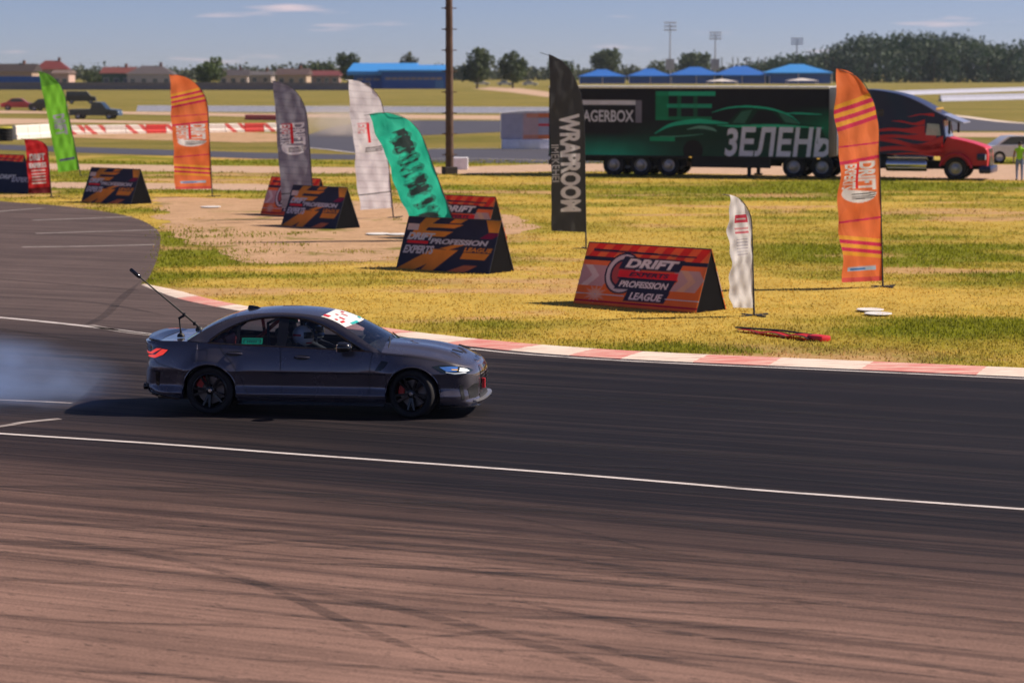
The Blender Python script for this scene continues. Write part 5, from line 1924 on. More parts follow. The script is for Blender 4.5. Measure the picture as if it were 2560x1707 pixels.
mb = MB(); mb.box(-0.02, 0.02, -0.02, 0.02, -0.025, 0.025, M=Matrix.Translation(L_(-1.78, 1.21)), bev=0.006); mb.box(-0.02, 0.02, -0.02, 0.02, -0.025, 0.025, M=Matrix.Translation(L_(-1.93, 1.335)), bev=0.006); mb.build('clamp', M_MATBLK, bo)

# ================================================================== FEATHER FLAGS
M_FLAG = print_mat('flag_cloth', 0.75, 0.42, bump=0.16)
M_PANEL = print_mat('printed_panel', 0.5, 0.0)
M_VINYL = print_mat('printed_board_fabric', 0.6, 0.38)
M_POLE = mat('dark_fibre_pole', (0.03, 0.03, 0.035), 0.4)
C_OR, C_OR2, C_MAG, C_YEL, C_WH = (0.95, 0.20, 0.045), (0.98, 0.24, 0.07), (0.75, 0.02, 0.11), (1.0, 0.46, 0.035), (0.94, 0.94, 0.97)
C_NAVY, C_AMB, C_RED, C_BLK = (0.028, 0.034, 0.080), (0.95, 0.36, 0.04), (0.92, 0.025, 0.04), (0.022, 0.022, 0.026)


def flag(label, px, py, top, bottom, width_px, canvas, lean=0.0, yaw=0.0, curve=0.30, tip=1.0, wave=0.05, slant=0.06, group=None, tipdrop=0.0, phase=0.0):
    base = gp(px, py, GZ)
    s = FPX / base.y
    cl = math.cos(R(lean))
    zt = (py - top) / s / cl
    zb = max((py - bottom) / s / cl, 0.08)
    W_ = width_px / s / math.cos(yaw)
    root = empty('feather_flag', base, yaw, label, 'flag', group)
    root.rotation_euler = (Matrix.Rotation(-R(lean), 4, 'Y') @ Matrix.Rotation(yaw, 4, 'Z')).to_euler()
    H_ = zt - zb

    def right(v):     # x of the curved pole
        v = np.asarray(v, float)
        t = np.clip((v - (1 - curve)) / curve, 0, 1)
        return -W_ * tip * (1 - np.sqrt(np.maximum(1 - t ** 2.2, 0)))

    def fn(U, V):
        xr = right(V); xl = np.full_like(xr, -W_)
        xl = np.minimum(xl, xr - 0.004)
        x = xl + (xr - xl) * U
        z = zb + H_ * V + slant * (x / W_) * (1 - V) * -1.0 * 0 + slant * (1 - U) * np.clip(1 - V * 8, 0, 1) - tipdrop * (1 - U) * np.clip((V - 0.9) * 10, 0, 1) * 0
        d = -x / W_
        y = wave * np.sin(2 * math.pi * (V * 2.1 + phase) + d * 2.2) * d + wave * 0.5 * np.sin(2 * math.pi * (V * 5.3 + phase * 2) + d * 4) * d + 0.010 * np.sin(d * 15 + V * 9 + phase * 6) * np.sin(V * 23 + 1)
        return np.stack([x, y, z], -1)
    printed('cloth', canvas, fn, M_FLAG, root)
    vs2 = np.linspace(0, 1, 26)
    pts = [(0.012, 0, -0.05), (0.012, 0, zb)] + [(float(right(v)) + 0.012, 0, zb + H_ * v + 0.006) for v in vs2]
    mb = MB(); mb.tube(pts, [0.022] * 2 + [0.020 - 0.013 * v for v in vs2], 7); mb.build('pole', M_POLE, root, smooth=True)
    mb = MB(); mb.box(-0.35, 0.35, -0.025, 0.025, 0.0, 0.03); mb.box(-0.025, 0.025, -0.35, 0.35, 0.0, 0.03); mb.build('cross_base', M_POLE, root)
    return root


def logo_block(c, y0, y1, red=True):
    """white vertical lettering over a tyre emblem"""
    h = y1 - y0
    c.text('DRIFT', 0.50, y0 + h * 0.30, 0.90, y1, C_WH, rot=-90, bold=0.04)
    c.text('EXPERTS', 0.10, y0 + h * 0.34, 0.44, y1 - h * 0.04, C_WH, rot=-90, bold=0.03)
    if red: c.rect(0.44, y0 + h * 0.36, 0.50, y1 - h * 0.02, C_RED)
    # tyre: an arc with grooves
    cx_, cy_, r = 0.52, y0 + h * 0.24, 0.40
    k = c.H / c.W * 0.16
    X, Y = (c.X - cx_) / r, (c.Y - cy_) / (h * 0.24)
    m_ = (X ** 2 + Y ** 2 < 1) & (Y < 0.25 - 0.25 * X)
    c.paint(m_, C_WH)
    for q in (-0.12, -0.36, -0.58):
        c.paint(m_ & (np.abs(Y - q - 0.12 * X ** 2) < 0.055) & (X > -0.45), (0.05, 0.05, 0.07))
    return c


def stripes(c, y, n, slope, cols, th, x0=0.0):
    for i in range(n):
        yy = y + i * th
        c.paint((c.Y > yy + slope * (c.X - 0.5)) & (c.Y < yy + th + slope * (c.X - 0.5)), cols[i % len(cols)])


def orange_flag():
    c = Canvas(46, 220, C_OR)
    c.paint(c.Y > 0, C_OR2, 0.5 + 0.5 * np.sin(c.Y * 9 + c.X * 3))
    stripes(c, 0.735, 6, 0.05, [C_MAG, C_YEL, C_MAG, C_YEL, C_MAG, C_YEL], 0.020)
    stripes(c, 0.64, 1, 0.01, [C_MAG], 0.008)
    stripes(c, 0.566, 1, 0.02, [C_MAG], 0.016)
    logo_block(c, 0.375, 0.565)
    stripes(c, 0.29, 1, 0.01, [C_MAG], 0.010)
    stripes(c, 0.125, 5, -0.035, [C_YEL, C_MAG, C_YEL, C_MAG, C_YEL], 0.018)
    c.rect(0.15, 0.055, 0.85, 0.075, (0.45, 0.62, 0.85)); c.rect(0.22, 0.060, 0.6, 0.068, (0.05, 0.2, 0.6))
    c.rect(0, 0, 1, 0.022, C_MAG, 0.6)
    return c


def grey_flag(base):
    c = Canvas(40, 190, base)
    c.paint(np.abs(np.sin(c.Y * 60 + c.X * 2)) > 0.97, tuple(b * 0.8 for b in base))
    c.rect(0.16, 0.585, 0.52, 0.665, C_RED, 0.55)
    logo_block(c, 0.42, 0.665, red=False)
    c.rect(0.44, 0.51, 0.52, 0.66, C_RED)
    c.rect(0.0, 0.120, 1, 0.128, (0.03, 0.03, 0.04))
    return c


c_black = Canvas(44, 220, (0.070, 0.075, 0.082))
c_black.text('WRAPROOM', 0.28, 0.115, 0.88, 0.66, (0.86, 0.84, 0.88), rot=-90, bold=0.045)
c_black.text('IMEKEHEI', 0.02, 0.285, 0.24, 0.49, (0.62, 0.62, 0.66), rot=-90)
c_green = Canvas(46, 170, (0.010, 0.72, 0.46))
c_green.paint(c_green.Y > 0.80, (0.02, 0.62, 0.40), 0.5)
GK = (0.006, 0.030, 0.030)
sx_ = c_green.X.ravel(); sy_ = c_green.Y.ravel()
bl = fbm(sx_ * 3.2 + 3, sy_ * 30, 1.0, 2, 3).reshape(c_green.X.shape)
band_ = (np.abs(c_green.X - 0.5) < 0.27 + 0.05 * np.sin(c_green.Y * 70)) & (c_green.Y < 0.80) & (c_green.Y > 0.02)
c_green.paint(band_ & (bl > 0.40), (0.006, 0.22, 0.15), 0.75)      # smeared dark characters down the middle
c_green.paint(band_ & (np.abs(c_green.X - 0.5) < 0.24) & (bl > 0.52), GK)
c_white = Canvas(30, 130, (0.98, 0.97, 1.0))
c_white.rect(0.30, 0.745, 0.86, 0.815, (0.78, 0.06, 0.12)); c_white.rect(0.36, 0.775, 0.8, 0.785, (0.85, 0.8, 0.82))
c_white.rect(0.30, 0.655, 0.86, 0.675, (0.78, 0.16, 0.22)); c_white.rect(0.30, 0.69, 0.86, 0.705, (0.78, 0.30, 0.34))
for i in range(6): c_white.rect(0.30, 0.60 - i * 0.026, 0.80, 0.609 - i * 0.026, (0.35, 0.33, 0.48), 0.65)
c_lime = Canvas(36, 150, (0.26, 0.75, 0.04))
c_lime.paint(c_lime.Y > 0.85, (0.08, 0.30, 0.03), 0.6)
c_lime.text('DRIFT', 0.25, 0.36, 0.80, 0.56, (0.5, 0.47, 0.6), rot=-90, bold=0.04)
c_lime.rect(0.15, 0.11, 0.9, 0.135, (0.12, 0.10, 0.25))
c_red = Canvas(30, 80, (0.66, 0.010, 0.016))
c_red.text('DRIFT', 0.15, 0.60, 0.85, 0.72, C_WH, bold=0.05); c_red.text('EXPERTS', 0.12, 0.47, 0.88, 0.56, C_WH, bold=0.05)
for i in range(5): c_red.rect(0.18, 0.41 - i * 0.055, 0.82, 0.432 - i * 0.055, C_WH, 0.85)
c_red.rect(0, 0, 1, 0.12, (0.18, 0.004, 0.012))

flag('tall orange feather flag with white lettering standing in front of the truck cab', 2206, 718, 169, 702, 112, orange_flag(), lean=2.4, yaw=R(32), curve=0.32, phase=0.2, wave=0.07)
flag('small white feather flag with red marks beside the orange board', 1884, 790, 480, 770, 60, c_white, lean=2.0, yaw=R(34), curve=0.30, tip=1.25, phase=0.5)
flag('tall black feather flag with white vertical lettering by the trailer', 1464, 622, 133, 580, 84, c_black, lean=1.0, yaw=R(12), curve=0.40, tip=1.28, phase=0.7)
flag('bright green feather flag with black letters leaning far over', 1150, 600, 250, 545, 100, c_green, lean=20.0, yaw=R(30), curve=0.36, tip=1.15, wave=0.08, phase=0.1)
flag('pale lavender feather flag leaning behind the bright green flag', 983, 545, 194, 520, 78, grey_flag((0.95, 0.94, 1.0)), lean=5.0, yaw=R(32), curve=0.28, tip=1.1, phase=0.35)
flag('slate grey feather flag above the two small boards', 786, 555, 199, 520, 76, grey_flag((0.28, 0.28, 0.35)), lean=3.5, yaw=R(16), curve=0.34, tip=1.1, phase=0.9)
flag('orange feather flag alone on the left before the barrier', 530, 492, 186, 472, 84, orange_flag(), lean=2.0, yaw=R(30), curve=0.32, phase=0.6)
flag('lime green feather flag at the far left', 201, 440, 172, 425, 48, c_lime, lean=10.0, yaw=R(25), curve=0.32, tip=1.2, phase=0.15)
flag('short red feather flag with white lettering behind the black board', 128, 494, 344, 484, 50, c_red, lean=3.0, yaw=R(25), curve=0.22, tip=1.2, phase=0.8)


# ================================================================== A-FRAME ADVERTISING BOARDS
M_BLKFAB = mat('black_board_fabric', (0.007, 0.007, 0.009), 0.9, spec=0.05, bump=0.15)


def orange_board():
    c = Canvas(150, 66, C_OR2)
    c.paint(c.Y < 0.40, (0.92, 0.22, 0.04))
    for i in range(7):
        c.paint((c.Y > 0.74) & (np.abs(c.X - 0.14 * i - 0.07 - (c.Y - 0.8) * 0.3) < 0.035), (0.78, 0.02, 0.03), 0.85)
    c.poly([(0.06, 0.90), (0.9, 0.86), (0.9, 0.84), (0.06, 0.86)], C_NAVY)
    c.rect(0, 0.715, 1, 0.775, C_NAVY)
    c.poly([(0.0, 0.30), (0.0, 0.64), (0.20, 0.64), (0.26, 0.47), (0.20, 0.30)], (0.62, 0.42, 0.48)); c.poly([(0.02, 0.30), (0.10, 0.47), (0.02, 0.64), (0.08, 0.64), (0.16, 0.47), (0.08, 0.30)], (0.78, 0.72, 0.76))
    c.poly([(0.74, 0.30), (0.80, 0.47), (0.74, 0.64), (0.95, 0.64), (1.0, 0.50), (0.95, 0.30)], (0.66, 0.46, 0.48)); c.poly([(0.80, 0.30), (0.88, 0.47), (0.80, 0.64), (0.86, 0.64), (0.94, 0.47), (0.86, 0.30)], (0.80, 0.55, 0.40))
    # tyre
    for rr, col in ((0.235, C_NAVY), (0.215, (0.74, 0.73, 0.80)), (0.165, C_NAVY), (0.14, (0.5, 0.1, 0.1))):
        c.paint(((c.X - 0.345) / 0.62) ** 2 + ((c.Y - 0.53) / 1.4) ** 2 < rr ** 2 * 1.0, col)
    c.poly([(0.33, 0.80), (0.82, 0.79), (0.79, 0.60), (0.30, 0.60)], C_NAVY)
    c.text('DRIFT', 0.35, 0.625, 0.78, 0.77, C_WH, shear=0.25, bold=0.05)
    c.rect(0.31, 0.47, 0.79, 0.585, C_RED); c.text('EXPERTS', 0.40, 0.495, 0.72, 0.56, C_NAVY, shear=0.2, bold=0.04)
    c.rect(0.31, 0.445, 0.79, 0.47, C_NAVY)
    c.poly([(0.33, 0.445), (0.78, 0.445), (0.75, 0.28), (0.30, 0.28)], C_NAVY); c.text('PROFESSION', 0.335, 0.315, 0.735, 0.42, C_WH, shear=0.25, bold=0.04)
    c.poly([(0.42, 0.28), (0.76, 0.28), (0.73, 0.10), (0.40, 0.10)], C_NAVY); c.text('LEAGUE', 0.44, 0.125, 0.71, 0.245, C_WH, shear=0.25, bold=0.04)
    c.rect(0, 0.165, 0.40, 0.185, (0.62, 0.74, 0.88)); c.rect(0.73, 0.165, 1.0, 0.185, (0.62, 0.74, 0.88))
    for k in range(12):
        a = math.pi * 2 * k / 12
        c.poly([(0.16 + 0.02 * math.cos(a + 1.2), 0.175 + 0.04 * math.sin(a + 1.2)), (0.16 + 0.10 * math.cos(a), 0.175 + 0.16 * math.sin(a)), (0.16 + 0.02 * math.cos(a - 1.2), 0.175 + 0.04 * math.sin(a - 1.2))], (0.85, 0.62, 0.5), 0.6)
    c.rect(0, 0.045, 1, 0.075, (0.52, 0.006, 0.05))
    return c


def navy_board():
    c = Canvas(150, 66, C_NAVY)
    A = C_AMB
    c.poly([(0.0, 0.0), (0.34, 0.40), (0.62, 0.40), (0.40, 0.0), (0.27, 0.0), (0.32, 0.12), (0.20, 0.0)], A)
    c.poly([(0.42, 0.42), (0.60, 0.52), (0.70, 0.52), (0.52, 0.40)], A)
    c.poly([(0.05, 0.62), (0.20, 1.0), (0.36, 1.0), (0.28, 0.88), (0.62, 0.88), (0.52, 0.80), (0.24, 0.80), (0.22, 0.74), (0.52, 0.74), (0.44, 0.64)], A)
    c.poly([(0.52, 1.0), (0.66, 1.0), (0.58, 0.90), (0.46, 0.90)], A)
    c.poly([(0.84, 1.0), (1.0, 1.0), (1.0, 0.76), (0.90, 0.76)], A)
    c.poly([(0.82, 0.64), (0.90, 0.75), (1.0, 0.75), (1.0, 0.70), (0.95, 0.64)], (0.26, 0.008, 0.07))
    c.poly([(0.55, 0.0), (0.72, 0.13), (0.86, 0.13), (0.74, 0.0)], (0.70, 0.22, 0.09))
    c.poly([(0.66, 0.24), (0.92, 0.24), (0.96, 0.36), (0.68, 0.36)], A)
    c.text('LEAGUE', 0.68, 0.38, 0.98, 0.46, A, shear=0.2, bold=0.04)
    c.text('DRIFT', 0.04, 0.56, 0.34, 0.70, (0.72, 0.76, 0.88), shear=0.25, bold=0.06)
    c.text('PROFESSION', 0.30, 0.50, 0.92, 0.60, (0.70, 0.74, 0.86), shear=0.2, bold=0.05)
    c.rect(0.05, 0.49, 0.28, 0.545, C_RED)
    c.text('EXPERTS', 0.03, 0.30, 0.36, 0.46, (0.70, 0.74, 0.88), shear=0.25, bold=0.05)
    c.rect(0.02, 0.74, 0.14, 0.86, (0.74, 0.70, 0.74))
    c.rect(0, 0.985, 1, 1.0, A)
    return c


def black_board():
    c = Canvas(130, 60, C_NAVY)
    c.rect(0.10, 0.36, 0.30, 0.56, (0.50, 0.08, 0.14)); c.text('DRIFT', 0.30, 0.44, 0.62, 0.58, C_WH, shear=0.2, bold=0.05); c.text('EXPERTS', 0.56, 0.36, 0.97, 0.52, (0.62, 0.66, 0.80), shear=0.2, bold=0.04)
    return c


def board(label, px, py, ang, L, canvas, H=1.24, Wd=1.02, group=None):
    """px,py: front right foot; ang: turn of the long side away from the picture plane"""
    fr = gp(px, py, GZ)
    root = empty('advertising_board', fr, -R(ang), label, 'board', group)
    # local x along the board (right end at 0), y towards the back
    a = math.atan2(Wd / 2, H)

    def fn(U, V):
        return np.stack([-L + L * U, Wd / 2 * V, 0.01 + H * V], -1)
    printed('printed_panel', canvas, fn, M_VINYL, root, smooth=False)

    def fb(U, V):
        return np.stack([-L * U, Wd - Wd / 2 * V, 0.01 + H * V], -1)
    printed('rear_panel', canvas, fb, M_VINYL, root, smooth=False)
    for x, s_ in ((0, 1), (-L, -1)):
        mb = MB(); mb.add([(x - 0.02 * s_, 0.03, 0.012), (x - 0.02 * s_, Wd - 0.03, 0.012), (x - 0.02 * s_, Wd / 2, H - 0.03), (x - 0.035 * s_, 0.03, 0.012), (x - 0.035 * s_, Wd - 0.03, 0.012), (x - 0.035 * s_, Wd / 2, H - 0.03)],
                          [(0, 1, 2), (5, 4, 3), (0, 3, 4, 1), (1, 4, 5, 2), (2, 5, 3, 0)])
        mb.build('end_panel', M_BLKFAB, root)
    mb = MB()
    for y0_, y1_ in ((0.012, Wd / 2), (Wd - 0.012, Wd / 2)):
        for x in (-0.012, -L + 0.012): mb.tube([(x, y0_ + (0.012 if y0_ < Wd / 2 else -0.012), 0.0), (x, y1_, H - 0.012)], 0.011, 6)
    mb.tube([(-0.01, Wd / 2, H), (-L + 0.01, Wd / 2, H)], 0.013, 6)
    for y in (0.02, Wd - 0.02): mb.tube([(-0.01, y, 0.012), (-L + 0.01, y, 0.012)], 0.011, 6)
    mb.build('tube_frame', M_POLE, root, smooth=True)
    return root


ob_, nb_ = orange_board(), navy_board()
board('large orange advertising board nearest the kerb beside the small white flag', 1740, 784, 41, 3.15, ob_)
board('navy and amber advertising board in front of the leaning green flag', 1222, 686, 36, 2.80, nb_)
board('red and orange advertising board half hidden behind the green flag', 1212, 606, 38, 2.8, ob_)
board('navy and amber advertising board under the slate grey flag', 838, 574, 44, 2.5, nb_)
board('orange advertising board just behind the slate grey flag', 775, 544, 42, 2.4, ob_)
board('navy and amber advertising board on the left by the gravel edge', 326, 512, 40, 2.7, nb_)
board('black advertising board at the far left edge', 76, 486, 38, 3.0, black_board(), H=1.2)
board('orange advertising board peeking out above the black board', 40, 464, 36, 3.0, ob_)

# ---- fallen red flag, white plates on the grass
p0, p1 = gp(1843, 828, GZ), gp(2040, 852, GZ)
root = empty('fallen_flag', p0, math.atan2(p1.y - p0.y, p1.x - p0.x), 'red and black flag lying flat on the grass near the kerb', 'flag')
Lf = (p1 - p0).length
cF = Canvas(40, 8, (0.68, 0.014, 0.03)); cF.rect(0, 0.0, 1, 0.22, (0.02, 0.015, 0.02)); cF.rect(0.0, 0.75, 0.6, 1.0, (0.03, 0.02, 0.02))
printed('cloth', cF, lambda U, V: np.stack([U * Lf, (V - 0.5) * (0.06 + 0.42 * np.sqrt(np.maximum(U, 0))) , 0.03 + 0.05 * np.abs(np.sin(U * 9 + V)) * (0.3 + U)], -1), M_FLAG, root)
mb = MB(); mb.tube([(-0.1, 0.05, 0.06), (Lf * 0.5, 0.15, 0.09), (Lf + 0.12, 0.2, 0.06)], 0.018, 7); mb.build('pole', M_POLE, root, smooth=True)
mb = MB(); mb.box(Lf - 0.12, Lf + 0.26, -0.12, 0.12, 0.0, 0.11, bev=0.03); mb.build('end_weight', M_RED, root, smooth=True)
for i, (px, py, w_, lb) in enumerate([(2175, 779, 0.42, 'upper of two white plates lying on the grass right of the white flag'), (2195, 789, 0.42, 'lower of two white plates lying on the grass right of the white flag'),
                                      (527, 520, 0.55, 'white plate lying on the gravel under the orange flag'), (945, 588, 0.55, 'left of two white plates on the gravel beside the navy board'), (995, 589, 0.5, 'right of two white plates on the gravel beside the navy board')]):
    p = gp(px, py, GZ)
    mb = MB(); mb.lathe([(0.0, 0.02), (w_ * 0.25, 0.018), (w_ * 0.62, 0.045), (w_ * 0.66, 0.035), (w_ * 0.5, 0.004), (0, 0.0)], 20, axis='z')
    o = mb.build('plate', M_WHITE, None, smooth=True); o.location = p + Vector((0, 0, 0.01)); tag(o, lb, 'plate', 'white plates on the ground')

# ================================================================== SEMI TRUCK
M_TRBLK = mat('black_trailer_side', (0.016, 0.015, 0.020), 0.35)
M_TRTOP = mat('white_trailer_rail', (0.92, 0.89, 0.86), 0.4)
M_BLUE = paint_mat('dark_blue_truck_paint', (0.006, 0.012, 0.062), 0.1, 0.4)
M_TRRED = paint_mat('red_truck_paint', (0.66, 0.006, 0.014), 0.0, 0.4)
for _m in (M_BLUE, M_TRRED): _m.node_tree.nodes['Principled BSDF'].inputs['Coat Weight'].default_value = 0.25
M_STEEL = mat('polished_tank', (0.62, 0.62, 0.66), 0.18, metal=1.0)
M_CHASSIS = mat('dark_chassis', (0.014, 0.014, 0.017), 0.7)
M_RIMW = mat('alloy_truck_rim', (0.30, 0.30, 0.33), 0.35, metal=0.8)
M_CABGLASS = mat('pale_windscreen', (0.35, 0.45, 0.46), 0.06, spec=0.9, coat=1.0, var=0.2)

T0 = Vector((xat(1393, 112.0), 112.0, GZ))
T1 = Vector((xat(2472, 105.8), 105.8, GZ))
TLEN = (T1 - T0).length
TYAW = math.atan2(T1.y - T0.y, T1.x - T0.x)


def truck_wheel(parent, x, y, r=0.50, w=0.28, name='wheel'):
    wh = empty(name, (x, y, r)); wh.parent = parent
    sgn = -1 if y < 0 else 1
    S = Matrix.Scale(sgn, 4, (0, 1, 0))
    mb = MB(); mb.lathe([(0.29, -w / 2 + 0.02), (r - 0.05, -w / 2), (r, -w / 2 + 0.04), (r, w / 2 - 0.04), (r - 0.05, w / 2), (0.29, w / 2 - 0.02)], 36, M=S); mb.build('tyre', M_RUBBER, wh, smooth=True, sharp=45)
    mb = MB(); mb.lathe([(0.30, w / 2 - 0.02), (0.27, w / 2 - 0.03), (0.24, w / 2 - 0.10), (0.14, w / 2 - 0.09), (0.12, w / 2 + 0.0), (0.0, w / 2 + 0.01)], 28, M=S)
    for k in range(8):
        a = k * math.pi / 4
        mb.lathe([(0.018, 0.02), (0.018, 0.0), (0, 0.022)], 6, M=S @ Matrix.Translation((0.19 * math.cos(a), w / 2 - 0.085, 0.19 * math.sin(a))))
    mb.build('rim', M_RIMW, wh, smooth=True, sharp=35)


# ---- trailer
tl = empty('box_trailer', T0, TYAW, 'long black box trailer printed with a green sports car behind the flags', 'trailer')
LT, ZT0, ZT1, HW = 12.9, 0.93, 4.02, 1.275
GRN, GRN2 = (0.004, 0.26, 0.12), (0.02, 0.55, 0.33)
c = Canvas(420, 100, (0.012, 0.012, 0.021))
U = lambda px: (px - 1395) / 686.0
Vv = lambda py, px: ((373 + (px - 1400) * 0.030) - py) / 170.0
q = lambda px, py: (U(px), Vv(py, px))
gl = np.clip(1 - c.Y / 0.34, 0, 1) ** 1.3 * np.exp(-((c.X - 0.21) / 0.16) ** 2)
c.paint(c.Y >= 0, GRN2, gl * 0.85)
gl2 = np.clip(1 - c.Y / 0.55, 0, 1) * np.clip((c.X - 0.25) / 0.1, 0, 1) * 0.22
c.paint(c.Y >= 0, GRN, gl2)
gl3 = np.clip((c.X - 0.84) / 0.16, 0, 1) * np.clip(1 - np.abs(c.Y - 0.45) / 0.3, 0, 1)
c.paint(c.Y >= 0, GRN, gl3 * 0.8)
# boxed lettering
WHT = (0.72, 0.70, 0.82)
c.rect(U(1436), 0.755, U(1628), 0.825, WHT); c.rect(U(1612), 0.49, U(1628), 0.825, (0.20, 0.19, 0.26)); c.rect(U(1436), 0.49, U(1446), 0.825, WHT)
c.text('WAGERBOX', U(1452), 0.50, U(1608), 0.675, WHT, bold=0.02)
# large green letter
c.rect(U(1662), 0.895, U(1808), 0.962, GRN2, 0.8); c.rect(U(1662), 0.53, U(1694), 0.962, GRN, 0.8); c.rect(U(1690), 0.715, U(1800), 0.775, GRN2, 0.62); c.rect(U(1662), 0.53, U(1800), 0.585, GRN, 0.75)
c.rect(U(1715), 0.585, U(1725), 0.90, GRN, 0.5); c.rect(U(1755), 0.585, U(1765), 0.90, GRN, 0.35)
# the printed car
def arcline(pts, w0, col, op=1.0):
    P = smooth_curve([q(*p) for p in pts], 8)
    n_ = len(P)
    for i in range(n_ - 1):
        t = (i + 0.5) / n_
        w_ = w0 * (0.25 + math.sin(math.pi * t))
        c.poly([(P[i][0], P[i][1] - w_), (P[i + 1][0], P[i + 1][1] - w_), (P[i + 1][0], P[i + 1][1] + w_), (P[i][0], P[i][1] + w_)], col, op)
c.poly([q(1650, 345), q(1665, 318), q(1700, 303), q(1770, 294), q(1835, 302), q(1850, 290), q(1872, 268), q(1920, 264), q(1975, 276), q(2012, 308), q(2060, 316), q(2075, 345)], (0.006, 0.045, 0.028), 0.9)
c.poly([q(1850, 302), q(1872, 274), q(1898, 270), q(1880, 304)], (0.04, 0.16, 0.11), 0.9)
c.poly([q(1890, 304), q(1912, 272), q(1945, 276), q(1972, 304)], (0.012, 0.014, 0.02))
c.poly([q(1978, 304), q(1958, 276), q(1985, 288), q(2010, 308)], (0.05, 0.20, 0.14), 0.9)
arcline([(1800, 275), (1840, 264), (1890, 262), (1945, 270), (1990, 288), (2012, 308)], 0.012, GRN2)
arcline([(1660, 325), (1700, 304), (1760, 296), (1800, 299), (1840, 303)], 0.028, GRN2, 0.9)
arcline([(1812, 307), (1870, 311), (1960, 312), (2068, 320)], 0.018, (0.03, 0.50, 0.28))
arcline([(1975, 281), (2010, 282), (2064, 286)], 0.010, GRN2)
arcline([(1740, 316), (1770, 311), (1800, 316), (1812, 322)], 0.020, (0.14, 0.34, 0.26))
arcline([(1655, 332), (1720, 333), (1780, 329)], 0.008, (0.08, 0.3, 0.2))
c.rect(U(1648), Vv(345, 1680), U(1710), Vv(334, 1680), (0.008, 0.34, 0.16))
c.paint(((c.X - U(1755)) / 0.035) ** 2 + ((c.Y - 0.08) / 0.16) ** 2 < 1, (0.012, 0.012, 0.016))
c.text('3ЕЛЕНЬ', U(1832), 0.0, U(2086), 0.44, (0.74, 0.73, 0.86), shear=0.14, bold=0.03)


def fT(Uu, V_): return np.stack([LT * Uu, np.full_like(Uu, -HW), ZT0 + (ZT1 - ZT0 - 0.10) * V_], -1)


M_TSIDE = print_mat('trailer_print', 0.45)
M_TSIDE.node_tree.nodes['Principled BSDF'].inputs['Specular IOR Level'].default_value = 0.25
printed('printed_side', c, fT, M_TSIDE, tl, smooth=False)
mb = MB(); mb.box(0, LT, -HW + 0.004, HW, ZT0, ZT1 - 0.02); mb.build('trailer_box', M_TRBLK, tl)
mb = MB(); mb.box(-0.02, LT + 0.02, -HW - 0.02, -HW + 0.10, ZT1 - 0.10, ZT1 + 0.03, bev=0.055); mb.box(-0.02, LT + 0.02, HW - 0.10, HW + 0.02, ZT1 - 0.10, ZT1 + 0.02, bev=0.015); mb.build('roof_rail', M_TRTOP, tl)
mb = MB(); mb.box(0.02, LT - 0.02, -HW + 0.02, HW - 0.02, ZT1 - 0.02, ZT1); mb.build('trailer_roof', M_TRTOP, tl)
mb = MB(); mb.box(-0.02, LT + 0.02, -HW - 0.012, -HW + 0.05, ZT0 - 0.10, ZT0 - 0.002); mb.build('side_rail', M_CHASSIS, tl)
mb = MB(); mb.box(1.2, LT - 0.4, -0.5, 0.5, 0.62, ZT0 - 0.01); mb.box(2.6, 6.4, -0.9, 0.9, 0.45, 0.80); mb.box(6.7, 10.3, -HW + 0.05, -HW + 0.12, 0.42, ZT0 - 0.10); mb.box(6.7, 10.3, HW - 0.12, HW - 0.05, 0.42, ZT0 - 0.10); mb.build('trailer_chassis', M_CHASSIS, tl)
mb = MB(); mb.box(-0.03, 0.0, -1.2, 1.2, 0.45, 0.70); mb.build('rear_bumper', M_CHASSIS, tl)
for s_ in (-1, 1):
    mb = MB(); mb.box(9.2, 9.35, s_ * 0.95 - 0.07, s_ * 0.95 + 0.07, 0.1, 0.9); mb.box(9.1, 9.45, s_ * 0.95 - 0.12, s_ * 0.95 + 0.12, 0.02, 0.1); mb.build('landing_leg', M_CHASSIS, tl)
for x in (3.05, 4.33, 5.62):
    for y in (-1.08, 1.08): truck_wheel(tl, x, y)
for z in (0.9,):
    for x in (0.6, 6.6, 12.4):
        mb = MB(); mb.box(x, x + 0.12, -HW - 0.026, -HW - 0.012, 0.85, 0.90); mb.build('marker_lamp', M_LAMPAMB, tl)

# ---- tractor
tk = empty('truck_tractor', T0, TYAW, 'dark blue truck tractor with red flames pulling the black trailer', 'truck')
XT = lambda px: (xat(px, 107.3) - T0.x) / math.cos(TYAW)
cabp = smooth_curve([(13.55, 1.05), (13.5, 2.2), (13.55, 3.5), (13.8, 3.86), (14.4, 3.92), (15.2, 3.86), (16.1, 3.68), (16.9, 3.36), (17.6, 2.97), (18.05, 2.74)], 5)
cabp = [tuple(p) for p in cabp] + [(18.02, 2.62), (17.88, 2.55), (17.98, 1.95), (18.02, 1.80), (17.7, 1.05)]


def side_solid(mb, poly, hw, inset=0.16, mi=0):
    """rounded extrusion of a side outline: narrower crown"""
    P = np.array(poly); ctr = P.mean(0)
    rings = [(-hw, 0.965), (-hw + 0.02, 0.985), (-hw + inset * 0.5, 0.997), (-hw + inset, 1.0), (hw - inset, 1.0), (hw - inset * 0.5, 0.997), (hw - 0.02, 0.985), (hw, 0.965)]
    n_ = len(P)
    vv_ = []
    for (y, s_) in rings:
        for p in P:
            qv = ctr + (p - ctr) * s_; vv_.append((qv[0], y, qv[1]))
    ff_ = []
    for r_ in range(len(rings) - 1):
        for i in range(n_): ff_.append((r_ * n_ + i, r_ * n_ + (i + 1) % n_, (r_ + 1) * n_ + (i + 1) % n_, (r_ + 1) * n_ + i))
    ff_ += [tuple(range(n_)), tuple(reversed(range((len(rings) - 1) * n_, len(rings) * n_)))]
    mb.add(vv_, ff_, mi)


